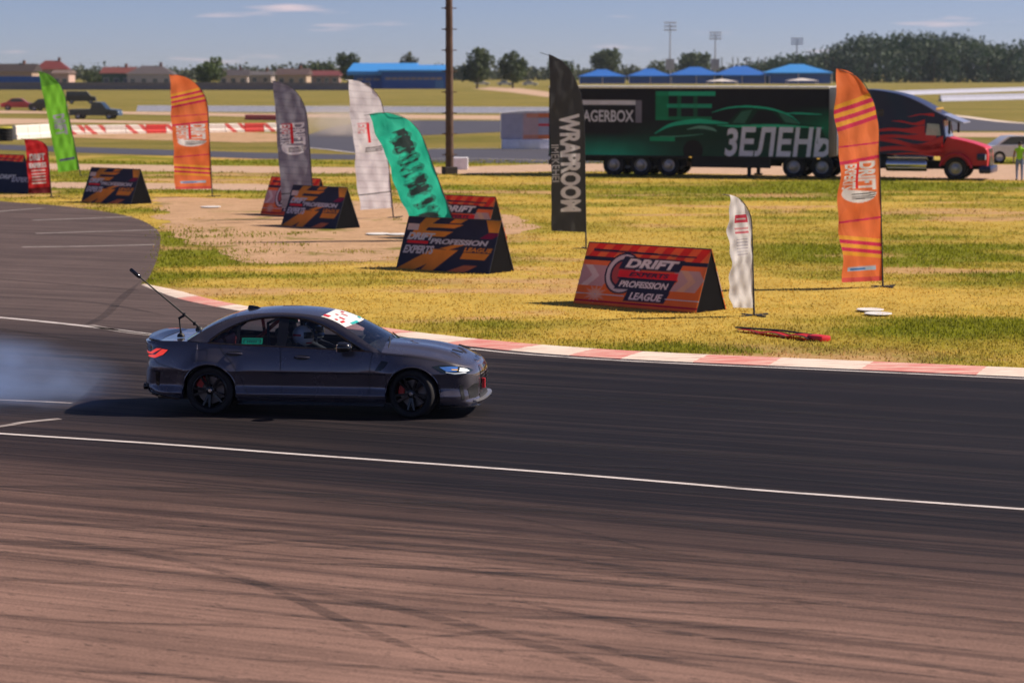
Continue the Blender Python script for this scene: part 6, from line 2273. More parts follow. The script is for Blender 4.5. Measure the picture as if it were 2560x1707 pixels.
mb = MB(); side_solid(mb, cabp, 1.20); mb.build('cab', M_BLUE, tk, smooth=True, sharp=32)
hood = smooth_curve([(17.75, 0.62), (17.75, 1.84), (18.3, 1.80), (18.9, 1.68), (19.45, 1.52), (19.75, 1.36), (19.82, 1.05), (19.80, 0.62)], 5)
hp = [tuple(p) for p in hood]
mb = MB()
for k, (y, s_) in enumerate([]): pass
side_solid(mb, hp, 0.98, 0.30); mb.build('bonnet', M_TRRED, tk, smooth=True, sharp=32)
# front fenders over the wheel
for s_ in (-1, 1):
    vv_, ff_ = [], []
    for t_ in np.linspace(0.05, math.pi - 0.15, 18):
        for (r_, y_) in ((0.60, 0.72), (0.63, 1.16), (0.60, 1.20), (0.56, 1.20)):
            vv_.append((18.45 + r_ * math.cos(t_) * 1.15, s_ * y_, 0.50 + r_ * math.sin(t_) * 1.1))
    for i in range(17):
        for k in range(3): ff_.append((i * 4 + k, (i + 1) * 4 + k, (i + 1) * 4 + k + 1, i * 4 + k + 1))
    mobj('fender', vv_, ff_, M_TRRED, tk, smooth=True)
    mb = MB(); mb.box(19.35, 19.72, s_ * 0.98 - 0.16, s_ * 0.98 + 0.16, 0.86, 1.16, bev=0.06); hl = mb.build('headlight', M_BLUE, tk, smooth=True)
    mb = MB(); mb.box(19.70, 19.74, s_ * 0.98 - 0.12, s_ * 0.98 + 0.12, 0.90, 1.12, bev=0.01); mb.build('lens', M_LAMPWHITE, hl)
    mb = MB(); mb.lathe([(0.0, -0.9), (0.26, -0.9), (0.30, -0.86), (0.30, 0.86), (0.26, 0.9), (0, 0.9)], 24, M=Matrix.Translation((16.3, s_ * 0.92, 0.66)) @ Matrix.Rotation(R(90), 4, 'Z')); mb.build('fuel_tank', M_STEEL, tk, smooth=True, sharp=40)
    mb = MB(); mb.box(15.5, 17.2, s_ * 1.16 - 0.06, s_ * 1.16 + 0.06, 0.94, 0.98); mb.box(15.5, 17.2, s_ * 1.16 - 0.06, s_ * 1.16 + 0.06, 0.50, 0.54); mb.build('side_step', M_STEEL, tk)
    mb = MB(); mb.box(18.15, 18.25, s_ * 1.42 - 0.10, s_ * 1.42 + 0.10, 2.0, 2.6, bev=0.03); mb.tube([(18.1, s_ * 1.18, 2.45), (18.2, s_ * 1.40, 2.45)], 0.02, 6); mb.tube([(18.1, s_ * 1.18, 2.1), (18.2, s_ * 1.40, 2.1)], 0.02, 6); mb.build('wing_mirror', M_CHASSIS, tk)
    mb = MB(); mb.prism([(17.15, 1.95), (17.80, 1.92), (17.72, 2.42), (17.20, 2.45)], s_ * 1.185 - 0.003 if s_ > 0 else -1.208, s_ * 1.208 if s_ > 0 else -1.182); mb.build('door_window', M_CABGLASS, tk)
    mb = MB(); mb.prism([(14.5, 2.75), (15.3, 2.75), (15.3, 3.05), (14.5, 3.05)], s_ * 1.185 if s_ > 0 else -1.206, s_ * 1.206 if s_ > 0 else -1.185); mb.build('sleeper_window', M_GLOSSBLK, tk)
    # flames: tongues running back from the nose
    for (x0_, x1_, z0_, dz, h_) in [(17.9, 14.0, 1.30, 0.10, 0.30), (17.9, 14.6, 1.62, -0.12, 0.30), (17.6, 14.2, 1.85, 0.05, 0.24), (17.1, 14.6, 2.15, 0.04, 0.22), (17.9, 15.4, 1.12, 0.02, 0.12), (17.1, 15.6, 2.50, -0.05, 0.12), (17.5, 16.3, 2.80, 0.06, 0.08), (17.9, 16.2, 1.48, -0.05, 0.14)]:
        n_ = 12
        up = [(x0_ + (x1_ - x0_) * t, z0_ + dz * math.sin(t * 5) + h_ * (1 - t) ** 0.7 * (0.6 + 0.4 * math.cos(t * 9))) for t in np.linspace(0, 1, n_)]
        dn = [(x0_ + (x1_ - x0_) * t, z0_ + dz * math.sin(t * 5) - h_ * (1 - t) ** 0.9 * (0.7 + 0.3 * math.sin(t * 8))) for t in np.linspace(0, 1, n_)]
        vv_ = [(p[0], s_ * 1.2045, p[1]) for p in up] + [(p[0], s_ * 1.2045, p[1]) for p in dn]
        mobj('flame', vv_, [(i, i + 1, n_ + i + 1, n_ + i) for i in range(n_ - 1)], M_TRRED, tk)
# windscreen, visor, grille, bumper
mb = MB(); mb.add([(18.00, -1.06, 1.86), (18.00, 1.06, 1.86), (17.90, 0.98, 2.56), (17.90, -0.98, 2.56), (18.10, -0.5, 1.86), (18.10, 0.5, 1.86), (18.0, 0.48, 2.56), (18.0, -0.48, 2.56)], [(0, 4, 7, 3), (4, 5, 6, 7), (5, 1, 2, 6)]); mb.build('windscreen', M_CABGLASS, tk)
mb = MB(); mb.prism([(17.85, 2.62), (18.75, 2.46), (18.75, 2.50), (17.85, 2.86)], -1.08, 1.08); mb.build('sun_visor', mat('lavender_visor', (0.35, 0.36, 0.50), 0.3, coat=0.5), tk)
gr = mobj('grille', [(19.845, -0.62, 0.62), (19.845, 0.62, 0.62), (19.80, 0.62, 1.36), (19.80, -0.62, 1.36)], [(0, 1, 2, 3)], M_CHASSIS, tk)
for z in np.arange(0.66, 1.36, 0.075):
    mb = MB(); mb.box(19.80 + (1.36 - z) * 0.05, 19.86 + (1.36 - z) * 0.05, -0.62, 0.62, z, z + 0.03); mb.build('grille_bar', M_STEEL, gr)
mb = MB(); mb.box(19.45, 19.98, -1.20, 1.20, 0.30, 0.62, bev=0.08); mb.build('front_bumper', M_BLUE, tk, smooth=True)
mb = MB(); mb.box(11.0, 19.4, -0.45, 0.45, 0.45, 0.80); mb.box(13.3, 15.4, -1.15, 1.15, 0.50, 1.05); mb.build('tractor_chassis', M_CHASSIS, tk)
for s_ in (-1, 1):
    mb = MB(); mb.tube([(13.25, s_ * 1.0, 1.0), (13.25, s_ * 1.0, 4.0), (13.2, s_ * 1.0, 4.15)], 0.07, 12); mb.build('exhaust_stack', M_STEEL, tk, smooth=True)
for x in (11.35, 12.62):
    for y in (-1.05, 1.05): truck_wheel(tk, x, y, 0.5, 0.45)
for y in (-1.03, 1.03): truck_wheel(tk, 18.45, y, 0.5, 0.28)
for y in (-0.7, -0.35, 0, 0.35, 0.7):
    mb = MB(); mb.box(17.5, 17.62, y - 0.06, y + 0.06, 3.04, 3.12, bev=0.02); mb.build('roof_lamp', M_LAMPAMB, tk)

# ================================================================== BACKGROUND
M_CONC = mat('pale_concrete', (0.86, 0.86, 0.95), 0.8, bump=0.2, bscale=6)
M_CONC2 = mat('lavender_grey_barrier', (0.40, 0.42, 0.56), 0.8)
M_GREYWALL = mat('grey_wall', (0.20, 0.18, 0.20), 0.85)
M_PLW = mat('white_plastic', (0.82, 0.76, 0.72), 0.45)
M_PLR = mat('red_plastic', (0.66, 0.05, 0.045), 0.45)
def hatch_mat(name):
    m = mat(name, (0.8, 0.74, 0.7), 0.45, var=0)
    t = m.node_tree
    tcn = N(t, 'ShaderNodeTexCoord'); wv = N(t, 'ShaderNodeTexWave', Scale=0.55, Distortion=1.2, Detail=2.0)
    wv.bands_direction = 'DIAGONAL'
    t.links.new(tcn.outputs['Object'], wv.inputs['Vector'])
    r = N(t, 'ShaderNodeMapRange'); r.inputs['From Min'].default_value = 0.66; r.inputs['From Max'].default_value = 0.74
    t.links.new(wv.outputs['Fac'], r.inputs['Value'])
    x = N(t, 'ShaderNodeMix', data_type='RGBA'); x.inputs['A'].default_value = (0.86, 0.79, 0.74, 1); x.inputs['B'].default_value = (0.66, 0.10, 0.09, 1)
    t.links.new(r.outputs['Result'], x.inputs['Factor']); t.links.new(x.outputs['Result'], t.nodes['Principled BSDF'].inputs['Base Color'])
    return m


M_HATCH = hatch_mat('red_hatched_white_plastic')
M_RUST = mat('rusty_brown_steel', (0.115, 0.068, 0.052), 0.75, metal=0.2, var=0.3, vscale=2.0)
M_BROOF = mat('light_blue_roof', (0.050, 0.30, 0.78), 0.45)
M_BWALL = mat('deep_blue_wall', (0.008, 0.090, 0.42), 0.55)
M_TAN = mat('tan_band', (0.34, 0.27, 0.25), 0.7)
M_PANE = mat('window_pane', (0.05, 0.07, 0.10), 0.08, spec=0.8)
M_WOOD = mat('window_frame_white', (0.62, 0.58, 0.55), 0.6)
M_TRUNK = mat('bark', (0.055, 0.040, 0.030), 0.9)


def leaf_mat(name, c1, c2):
    m = print_mat(name, 0.7, 0.30)
    return m


M_LEAF = leaf_mat('foliage', None, None)


def leaves(name, lobes, n, size, parent, c1, c2, seed):
    """crown of leaf-sized faces spread through several lobes (centre, radii)"""
    r_ = np.random.default_rng(seed)
    wts = np.array([l[1][0] * l[1][1] * l[1][2] for l in lobes]); wts = wts / wts.sum()
    pick = r_.choice(len(lobes), n, p=wts)
    C = np.array([l[0] for l in lobes])[pick]; Rr = np.array([l[1] for l in lobes])[pick]
    d = r_.normal(0, 1, (n, 3)); d /= np.linalg.norm(d, axis=1)[:, None]
    rad = r_.random(n)[:, None] ** 0.38
    lump = 1 + 0.16 * np.sin(d[:, :1] * 7 + pick[:, None]) + 0.14 * np.sin(d[:, 2:] * 9 + d[:, 1:2] * 6)
    P = C + d * Rr * rad * lump
    t1 = r_.normal(0, 1, (n, 3)); t1 /= np.linalg.norm(t1, axis=1)[:, None]
    nn = d * 0.6 + r_.normal(0, 0.6, (n, 3)); t1 = t1 - nn * (np.sum(t1 * nn, 1) / np.sum(nn * nn, 1))[:, None]
    t1 /= np.linalg.norm(t1, axis=1)[:, None] + 1e-9
    t2 = np.cross(nn, t1); t2 /= np.linalg.norm(t2, axis=1)[:, None] + 1e-9
    s_ = (size * (0.6 + 0.8 * r_.random(n)))[:, None]
    V = np.stack([P - t1 * s_, P - t2 * s_ * 0.7, P + t1 * s_, P + t2 * s_ * 0.7], 1).reshape(-1, 3)
    me = bpy.data.meshes.new(name)
    me.vertices.add(n * 4); me.vertices.foreach_set('co', V.astype(np.float32).ravel())
    me.loops.add(n * 4); me.loops.foreach_set('vertex_index', np.arange(n * 4, dtype=np.int32))
    me.polygons.add(n); me.polygons.foreach_set('loop_start', np.arange(0, n * 4, 4, dtype=np.int32))
    k = r_.random((n, 1)) * 0.7 + 0.3 * r_.random(len(lobes))[pick][:, None]
    col = np.array(c1) * (1 - k) + np.array(c2) * k
    a = me.attributes.new('print', 'FLOAT_COLOR', 'FACE'); cc = np.ones((n, 4), dtype=np.float32); cc[:, :3] = col
    a.data.foreach_set('color', cc.ravel())
    me.materials.append(M_LEAF); me.update(calc_edges=True)
    o = bpy.data.objects.new(name, me); COL.objects.link(o)
    if parent is not None: o.parent = parent
    return o


def tree(label, px, Y, top_py, w_px, seed, n=1500, trunk_h=0.25, c1=(0.028, 0.055, 0.016), c2=(0.085, 0.115, 0.030), name='broadleaf_tree', base_py=None):
    s = FPX / Y
    H_ = zat(top_py, Y) - GZ
    W_ = w_px / s
    root = empty(name, (xat(px, Y, 200), Y, GZ), 0, label, 'tree', 'trees along the horizon')
    r_ = random.Random(seed)
    mb = MB()
    th = H_ * trunk_h
    mb.tube([(0, 0, 0), (r_.uniform(-.2, .2), 0, th), (r_.uniform(-.4, .4), 0, H_ * 0.7)], [0.035 * H_, 0.028 * H_, 0.008 * H_], 7)
    for k in range(5):
        a = k * 2.4 + r_.random(); z0 = th * (0.8 + 0.25 * k)
        mb.tube([(0, 0, z0), (math.cos(a) * W_ * 0.2, math.sin(a) * W_ * 0.2, z0 + H_ * 0.12), (math.cos(a) * W_ * 0.34, math.sin(a) * W_ * 0.34, z0 + H_ * 0.26)], [0.014 * H_, 0.009 * H_, 0.004 * H_], 5)
    mb.build('trunk', M_TRUNK, root, smooth=True)
    lobes = [((0, 0, th * 0.6 + (H_ - th * 0.6) * 0.5), (W_ * 0.34, W_ * 0.34, (H_ - th * 0.6) * 0.42))]
    for k in range(7):
        a = k * 2.39996; z = th + (H_ - th) * r_.uniform(0.12, 0.86)
        rr = W_ * r_.uniform(0.16, 0.26)
        lobes.append(((math.cos(a) * W_ * 0.27, math.sin(a) * W_ * 0.27, z), (rr, rr, rr * r_.uniform(0.8, 1.1))))
    lobes.append(((r_.uniform(-.1, .1) * W_, 0, H_ * 0.88), (W_ * 0.2, W_ * 0.2, H_ * 0.12)))
    leaves('crown', lobes, n, 0.055 * max(W_, H_) * 0.75, root, c1, c2, seed)
    return root


# ---- lattice-stepped mast in the middle
pb = gp(1124, 436, GZ)
mast = empty('floodlight_mast', pb, R(20), 'rusty brown steel mast with step irons rising out of the picture', 'mast')
mb = MB()
mb.tube([(0, 0, 0), (0, 0, 7), (-0.05, 0, 14)], [0.19, 0.165, 0.12], 12); mb.build('column', M_RUST, mast, smooth=True)
for k in range(13):
    z = 0.9 + k * 0.95
    mb = MB(); mb.tube([(-0.36, 0, z), (0.36, 0, z)], 0.022, 6); mb.lathe([(0.20 - k * 0.005, -0.05), (0.215 - k * 0.005, -0.05), (0.215 - k * 0.005, 0.05), (0.20 - k * 0.005, 0.05)], 12, axis='z', M=Matrix.Translation((-0.003 * k, 0, z))); mb.build('step_iron', M_RUST, mast)
mb = MB(); mb.box(-0.30, 0.30, -0.30, 0.30, 0.0, 0.35, bev=0.03); mb.build('foundation', mat('dark_footing', (0.06, 0.05, 0.05), 0.9), mast)
for x in (-0.5, 0.5):
    mb = MB(); mb.box(x - 0.28, x + 0.28, -0.2, 0.2, 13.6, 14.0, bev=0.04); mb.build('floodlight', M_MATBLK, mast)
pc = gp(1152, 424, GZ)
o = MB().box(-0.35, 0.35, -0.3, 0.3, 0, 0.58, bev=0.03).build('junction_box', M_CONC, None); o.location = pc; tag(o, 'grey concrete box standing beside the foot of the mast', 'box')

# ---- banner stand with orange stripes on a concrete block
pB = gp(1345, 372, GZ)
bn = empty('banner_wall', pB, R(6), 'white and orange striped banner wall on a pale block left of the black flag', 'banner')
sB = FPX / pB.y
cb_ = Canvas(60, 36, (0.66, 0.58, 0.58))
for i in range(16): cb_.rect(0, i / 16, 1, i / 16 + 0.022, (0.32, 0.28, 0.38), 0.6)
cb_.rect(0.36, 0.0, 1, 0.17, C_OR2); cb_.rect(0.42, 0.84, 1, 1.0, C_OR2); cb_.rect(0.62, 0.50, 1, 0.60, C_RED)
cb_.paint((cb_.X > 0.36) & (cb_.X < 0.62), (0.86, 0.42, 0.28), 0.55)
wB, hB0, hB1 = 150 / sB, 24 / sB, 88 / sB
printed('printed_panel', cb_, lambda U_, V_: np.stack([wB * (U_ - 0.62), np.full_like(U_, -0.33), hB0 + (hB1 - hB0) * V_], -1), M_PANEL, bn, smooth=False)
mb = MB(); mb.box(wB * -0.62, wB * 0.38, -0.32, 0.32, hB0, hB1 + 0.02); mb.build('banner_frame', M_PLW, bn)
mb = MB(); mb.box(wB * -0.60, wB * 0.42, -0.45, 0.45, 0, hB0 - 0.005, bev=0.03); mb.build('base_block', M_CONC, bn)
mb = MB(); mb.prism([(wB * -0.64, hB1 + 0.02), (wB * 0.40, hB1 + 0.02), (wB * 0.3, hB1 + 0.16), (wB * -0.3, hB1 + 0.14)], -0.4, 0.4); mb.build('top_sheet', M_PLW, bn)


# ---- barriers
def barrier_row(name, label, a, b, h, seg, m, cat='barrier', prof='jersey', mats=None):
    A, B = Vector(a), Vector(b)
    d = (B - A); n_ = max(1, int(d.length / seg)); L1 = d.length / n_
    root = empty(name, A, math.atan2(d.y, d.x), label, cat)
    shared = {}
    for i in range(n_):
        mm = mats[i % len(mats)] if mats else m
        if mm.name not in shared:
            mb = MB()
            if prof == 'slope':
                pf = [(-0.62, 0), (0.62, 0), (0.10, h), (-0.10, h)]
            elif prof == 'jersey':
                pf = [(-0.30, 0), (0.30, 0), (0.26, h * 0.25), (0.12, h * 0.5), (0.09, h), (-0.09, h), (-0.12, h * 0.5), (-0.26, h * 0.25)]
            else:
                pf = [(-0.24, 0), (0.24, 0), (0.24, h * 0.3), (0.16, h * 0.42), (0.16, h * 0.92), (0.10, h), (-0.10, h), (-0.16, h * 0.92), (-0.16, h * 0.42), (-0.24, h * 0.3)]
            k = len(pf); e = 0.02
            mb.add([(e, p[0], p[1]) for p in pf] + [(L1 - e, p[0], p[1]) for p in pf], [tuple(range(k)), tuple(reversed(range(k, 2 * k)))] + [(j, (j + 1) % k, (j + 1) % k + k, j + k) for j in range(k)])
            o = mb.build('barrier_segment', mm, root); shared[mm.name] = o
        else:
            o = shared[mm.name].copy(); COL.objects.link(o); o.parent = root
        o.location = (i * L1, 0, 0)
    return root


barrier_row('concrete_barrier', 'long pale concrete barrier across the middle distance', gp(345, 279, GZ), gp(1450, 284, GZ), 0.68, 4.0, M_CONC, prof='slope')
barrier_row('concrete_barrier', 'upper pale barrier on the slope right of the truck roof', gp(2120, 243, GZ), gp(2900, 216, GZ), 0.85, 6.0, M_CONC2)
barrier_row('concrete_barrier', 'lower pale barrier on the slope right of the truck roof', gp(2350, 254, GZ), gp(3000, 238, GZ), 0.95, 6.0, M_CONC2)
barrier_row('plastic_barrier', 'row of red and white plastic track barriers behind the orange flag', gp(158, 337, GZ), gp(705, 329, GZ), 0.66, 1.6, M_PLW, prof='p', mats=[M_HATCH, M_HATCH, M_PLW, M_HATCH, M_PLR])
barrier_row('plastic_barrier', 'large plain white barriers at the left end of the red and white row', gp(35, 349, GZ), gp(152, 342, GZ), 0.95, 1.7, M_PLW, prof='p')
wl = barrier_row('concrete_fence', 'long grey panel fence in front of the distant houses', gp(-260, 224.5, GZ), gp(925, 226.5, GZ), 1.75, 4.0, M_GREYWALL, cat='fence')
wl2 = barrier_row('blue_fence', 'short blue panel fence before the houses at far left', Vector((xat(-10, 600, 200), 600, GZ)), Vector((xat(112, 600, 200), 600, GZ)), 3.0, 3.0, M_BWALL, cat='fence')
# tyre stack with a yellow lid
tp = gp(15, 353, GZ)
ts = empty('tyre_stack', tp, 0, 'black tyre stack with a yellow cover left of the white barrier', 'tyre stack')
for k in range(4):
    mb = MB(); mb.lathe([(0.28, 0.03), (0.42, 0.0), (0.48, 0.05), (0.48, 0.17), (0.42, 0.22), (0.28, 0.19)], 22, axis='z', M=Matrix.Translation((0, 0, k * 0.22))); mb.build('tyre', M_RUBBER, ts, smooth=True)
mb = MB(); mb.lathe([(0.0, 0.05), (0.40, 0.05), (0.47, 0.0)], 22, axis='z', M=Matrix.Translation((0, 0, 0.88))); mb.build('lid', mat('yellow_cover', (0.65, 0.60, 0.05), 0.5), ts)
tp2 = gp(-22, 353, GZ)
ts2 = copy_tree(ts); ts2.location = tp2; ts2['label'] = 'black tyre stack with a yellow cover cut by the left picture edge'


# ---- simple parked vehicles
def parked(label, px, py, Ln, Hh, m, rz=0.0, kind='car', cat='car'):
    p = gp(px, py, GZ)
    root = empty('parked_' + kind, p, rz, label, cat)
    a = Ln / 2
    if kind == 'pickup':
        low = [(-a, 0.35), (-a, 0.95), (-a * 0.1, 0.98), (a * 0.45, 1.0), (a * 0.95, 0.88), (a, 0.6), (a, 0.32)]
        cab = [(-a * 0.15, 0.97), (-a * 0.08, Hh - 0.05), (0.0, Hh), (a * 0.28, Hh - 0.02), (a * 0.52, 0.99)]
    elif kind == 'van':
        low = [(-a, 0.35), (-a, 1.1), (a * 0.6, 1.12), (a * 0.96, 0.95), (a, 0.35)]
        cab = [(-a * 0.99, 1.09), (-a * 0.95, Hh), (a * 0.40, Hh), (a * 0.66, 1.10)]
    else:
        low = [(-a, 0.35), (-a * 0.98, 0.82), (-a * 0.75, 0.93), (a * 0.35, 0.93), (a * 0.9, 0.76), (a, 0.55), (a, 0.30)]
        cab = [(-a * 0.72, 0.92), (-a * 0.42, Hh - 0.03), (-a * 0.2, Hh), (a * 0.1, Hh - 0.03), (a * 0.42, 0.92)]
    mb = MB(); side_solid(mb, low, 0.88, 0.18); mb.build('body', m, root, smooth=True, sharp=35)
    mb = MB(); side_solid(mb, cab, 0.76, 0.20); cb2 = mb.build('cabin', m, root, smooth=True, sharp=35)
    P = np.array(cab); ctr = P.mean(0)
    for s_ in (-1, 1):
        q_ = [(ctr + (p_ - ctr) * 0.80) for p_ in P]
        mb = MB(); mb.add([(x, s_ * 0.768, z) for x, z in q_], [tuple(range(len(q_)))]); mb.build('side_window', M_PANE, cb2)
    for x in (-a * 0.62, a * 0.62):
        for s_ in (-1, 1):
            wh = empty('wheel', (x, s_ * 0.80, 0.33)); wh.parent = root
            mb = MB(); mb.lathe([(0.2, -0.1), (0.31, -0.1), (0.33, -0.06), (0.33, 0.06), (0.31, 0.1), (0.2, 0.1)], 20); mb.build('tyre', M_RUBBER, wh, smooth=True)
            mb = MB(); mb.lathe([(0.21, s_ * 0.09), (0.1, s_ * 0.07), (0.0, s_ * 0.08)], 16); mb.build('rim', M_RIMW, wh, smooth=True)
    for s_ in (-1, 1):
        mb = MB(); mb.box(a - 0.12, a - 0.01, s_ * 0.62 - 0.14, s_ * 0.62 + 0.14, 0.60, 0.72, bev=0.02); mb.build('headlight', M_LAMPWHITE, root)
        mb = MB(); mb.box(-a + 0.0, -a + 0.10, s_ * 0.66 - 0.12, s_ * 0.66 + 0.12, 0.68, 0.82, bev=0.02); mb.build('tail_light', M_LAMPRED, root)
    return root


M_CRED = mat('red_car_paint', (0.62, 0.03, 0.05), 0.3, coat=0.8)
M_CDARK = mat('dark_teal_car_paint', (0.015, 0.035, 0.050), 0.3, coat=0.8)
M_CWHT = mat('white_car_paint', (0.75, 0.74, 0.76), 0.3, coat=0.8)
M_CBLK = mat('black_car_paint', (0.014, 0.016, 0.024), 0.3, coat=0.8)
parked('bright red parked car at the far left of the field', 50, 276, 4.4, 1.42, M_CRED, R(8))
parked('dark car parked behind the red car at far left', 120, 278, 4.2, 1.4, M_CBLK, R(-12))
parked('dark teal pickup parked right of the lime green flag', 240, 298, 4.9, 1.65, M_CDARK, R(-6), 'pickup', 'pickup')
parked('black van parked behind the dark teal pickup', 203, 260, 4.2, 1.75, M_CBLK, R(10), 'van', 'van')
parked('white saloon with its windows seen just right of the truck nose', 2555, 408, 4.6, 1.42, M_CWHT, R(4))
for i, (px, py, lb) in enumerate([(1205, 214, 'leftmost of the tiny white cars beyond the mast'), (1262, 214.5, 'middle one of the tiny white cars beyond the mast'), (1325, 215, 'rightmost of the tiny white cars beyond the mast')]):
    parked(lb, px, py, 4.5, 1.5, M_CWHT if i != 1 else M_STEEL, R(random.uniform(-15, 15)))
barrier_row('red_banner', 'low red banner boards beside the far track', gp(615, 300, GZ), gp(745, 302, GZ), 0.5, 1.6, M_CRED, cat='banner', prof='p')
standing(gp(2548, 452, GZ), R(160), 'person in a hi-vis vest and pale jeans at the right edge', 1.68)


# ---- houses of the village
def house(label, px, Y, w_px, eave_py, ridge_py, depth, wallc, roofc, nwin=3, hip=False, seed=0, chim=True):
    r_ = random.Random(seed)
    s = FPX / Y
    W_ = w_px / s; ze = zat(eave_py, Y) - GZ; zr = zat(ridge_py, Y) - GZ
    root = empty('house', (xat(px, Y, 200), Y, GZ), r_.uniform(-0.12, 0.12), label, 'house', 'village houses behind the grey fence')
    mw = mat('house_wall', wallc, 0.85); mr_ = mat('house_roof', roofc, 0.7)
    a, b = W_ / 2, depth / 2
    mb = MB(); mb.box(-a, a, -b, b, 0, ze)
    if not hip:
        mb.add([(-a, -b, ze), (-a, b, ze), (-a, 0, zr - 0.15), (a, -b, ze), (a, b, ze), (a, 0, zr - 0.15)], [(0, 1, 2), (5, 4, 3)])
    mb.build('wall', mw, root)
    o_ = 0.5
    mb = MB()
    rx = a * 0.45 if hip else a + o_
    t_ = 0.18
    top = [(-a - o_, -b - o_, ze - 0.2), (a + o_, -b - o_, ze - 0.2), (a + o_, b + o_, ze - 0.2), (-a - o_, b + o_, ze - 0.2), (-rx, 0, zr), (rx, 0, zr)]
    mb.add(top, [(0, 1, 5, 4), (2, 3, 4, 5), (1, 2, 5), (3, 0, 4), (0, 3, 2, 1)])
    rf = mb.build('roof', mr_, root)
    if chim:
        mb = MB(); mb.box(a * 0.35, a * 0.35 + 0.7, -0.35, 0.35, zr - 0.9, zr + 0.9); mb.build('chimney', mat('chimney_brick', (0.24, 0.10, 0.07), 0.9), rf)
    nf = 2 if ze > 5 else 1
    for f in range(nf):
        for i in range(nwin):
            x = -a + (i + 0.5) * 2 * a / nwin; z0 = 1.0 + f * 2.8
            wn = MB().box(x - 0.7, x + 0.7, -b - 0.06, -b + 0.02, z0, z0 + 1.4).build('window', M_WOOD, root)
            MB().box(x - 0.58, x - 0.04, -b - 0.09, -b - 0.05, z0 + 0.12, z0 + 1.28).build('pane', M_PANE, wn)
            MB().box(x + 0.04, x + 0.58, -b - 0.09, -b - 0.05, z0 + 0.12, z0 + 1.28).build('pane', M_PANE, wn)
    return root


house('house with a dark brown roof at the far left behind the blue fence', 40, 660, 105, 178, 160, 9, (0.42, 0.30, 0.23), (0.05, 0.035, 0.035), 4, seed=1)
house('tall house with a dark red roof behind the lime green flag', 132, 690, 78, 172, 152, 9, (0.36, 0.26, 0.23), (0.15, 0.022, 0.024), 3, True, seed=2)
house('small pale pink house with a flat roof right of the dark red roof', 160, 640, 40, 182, 176, 7, (0.55, 0.38, 0.34), (0.20, 0.14, 0.13), 2, seed=3, chim=False)
house('house with a red brown roof and green wall left of the grey villa', 300, 660, 74, 182, 168, 9, (0.07, 0.13, 0.10), (0.17, 0.045, 0.04), 3, seed=4)
house('wide villa with a grey hipped roof left of the round tree', 380, 650, 110, 184, 165, 11, (0.46, 0.42, 0.45), (0.09, 0.075, 0.085), 4, True, seed=5)
house('white house with a dark roof just right of the round tree', 585, 660, 70, 188, 174, 9, (0.52, 0.44, 0.42), (0.06, 0.05, 0.06), 3, seed=6)
house('small house with a grey roof behind the slate grey flag', 655, 700, 55, 187, 178, 8, (0.40, 0.34, 0.32), (0.11, 0.10, 0.11), 2, seed=7)
house('house with a brown roof and tan wall left of the long red roof', 735, 660, 74, 186, 172, 9, (0.45, 0.34, 0.26), (0.09, 0.055, 0.055), 3, seed=8)
house('long low house with a dull red roof by the blue hall', 810, 690, 80, 188, 177, 9, (0.30, 0.20, 0.18), (0.16, 0.035, 0.040), 4, seed=9, chim=False)

# ---- blue hall
Yh = 590.0
sh_ = FPX / Yh
hall = empty('blue_hall', (xat(1035, Yh, 200), Yh, GZ), R(-3), 'bright blue metal hall with light blue roofs left of the mast', 'building')
wm = 160 / sh_; z1, z2 = zat(179, Yh) - GZ, zat(162, Yh) - GZ
mb = MB(); mb.box(-wm / 2, wm / 2, 0, 14, 0, z1); mb.build('main_wall', M_BWALL, hall)
mb = MB(); mb.prism([(-0.6, z1 - 0.15), (14.6, z1 + 1.2), (14.6, z1 + 1.6), (-0.6, z1 + 0.35)], -wm / 2 - 0.8, wm / 2 + 0.6, M=Matrix(((0, 1, 0, 0), (1, 0, 0, 0), (0, 0, 1, 0), (0, 0, 0, 1)))); mb.build('main_roof', M_BROOF, hall)
wl_ = 120 / sh_
mb = MB(); mb.box(-wm / 2 - wl_ * 0.62, -wm / 2 - 0.05, 3, 15, 0, z1 - 0.3); mb.build('annex_wall', M_BWALL, hall)
mb = MB(); mb.prism([(1.8, z1 - 0.9), (15.6, z2 - 0.1), (15.6, z2 + 0.4), (1.8, z1 + 0.0)], -wm / 2 - wl_ * 0.75, -wm / 2 + 7.5, M=Matrix(((0, 1, 0, 0), (1, 0, 0, 0), (0, 0, 1, 0), (0, 0, 0, 1)))); mb.build('annex_roof', M_BROOF, hall)
for k in range(9):
    x = -wm / 2 + 0.8 + k * (wm - 1.6) / 9
    MB().box(x, x + (wm - 1.6) / 9 - 0.18, -0.05, 0.02, 2.2, 2.75).build('window', M_TAN, hall)
for k in range(3):
    x = -wm / 2 - wl_ * 0.55 + k * 2.0
    MB().box(x, x + 1.6, 2.95, 3.02, 2.0, 2.5).build('window', M_TAN, hall)
MB().box(wm / 2 - 2.6, wm / 2 - 0.6, -0.05, 0.02, 0, 2.0).build('door', mat('pale_blue_door', (0.05, 0.18, 0.5), 0.5), hall)

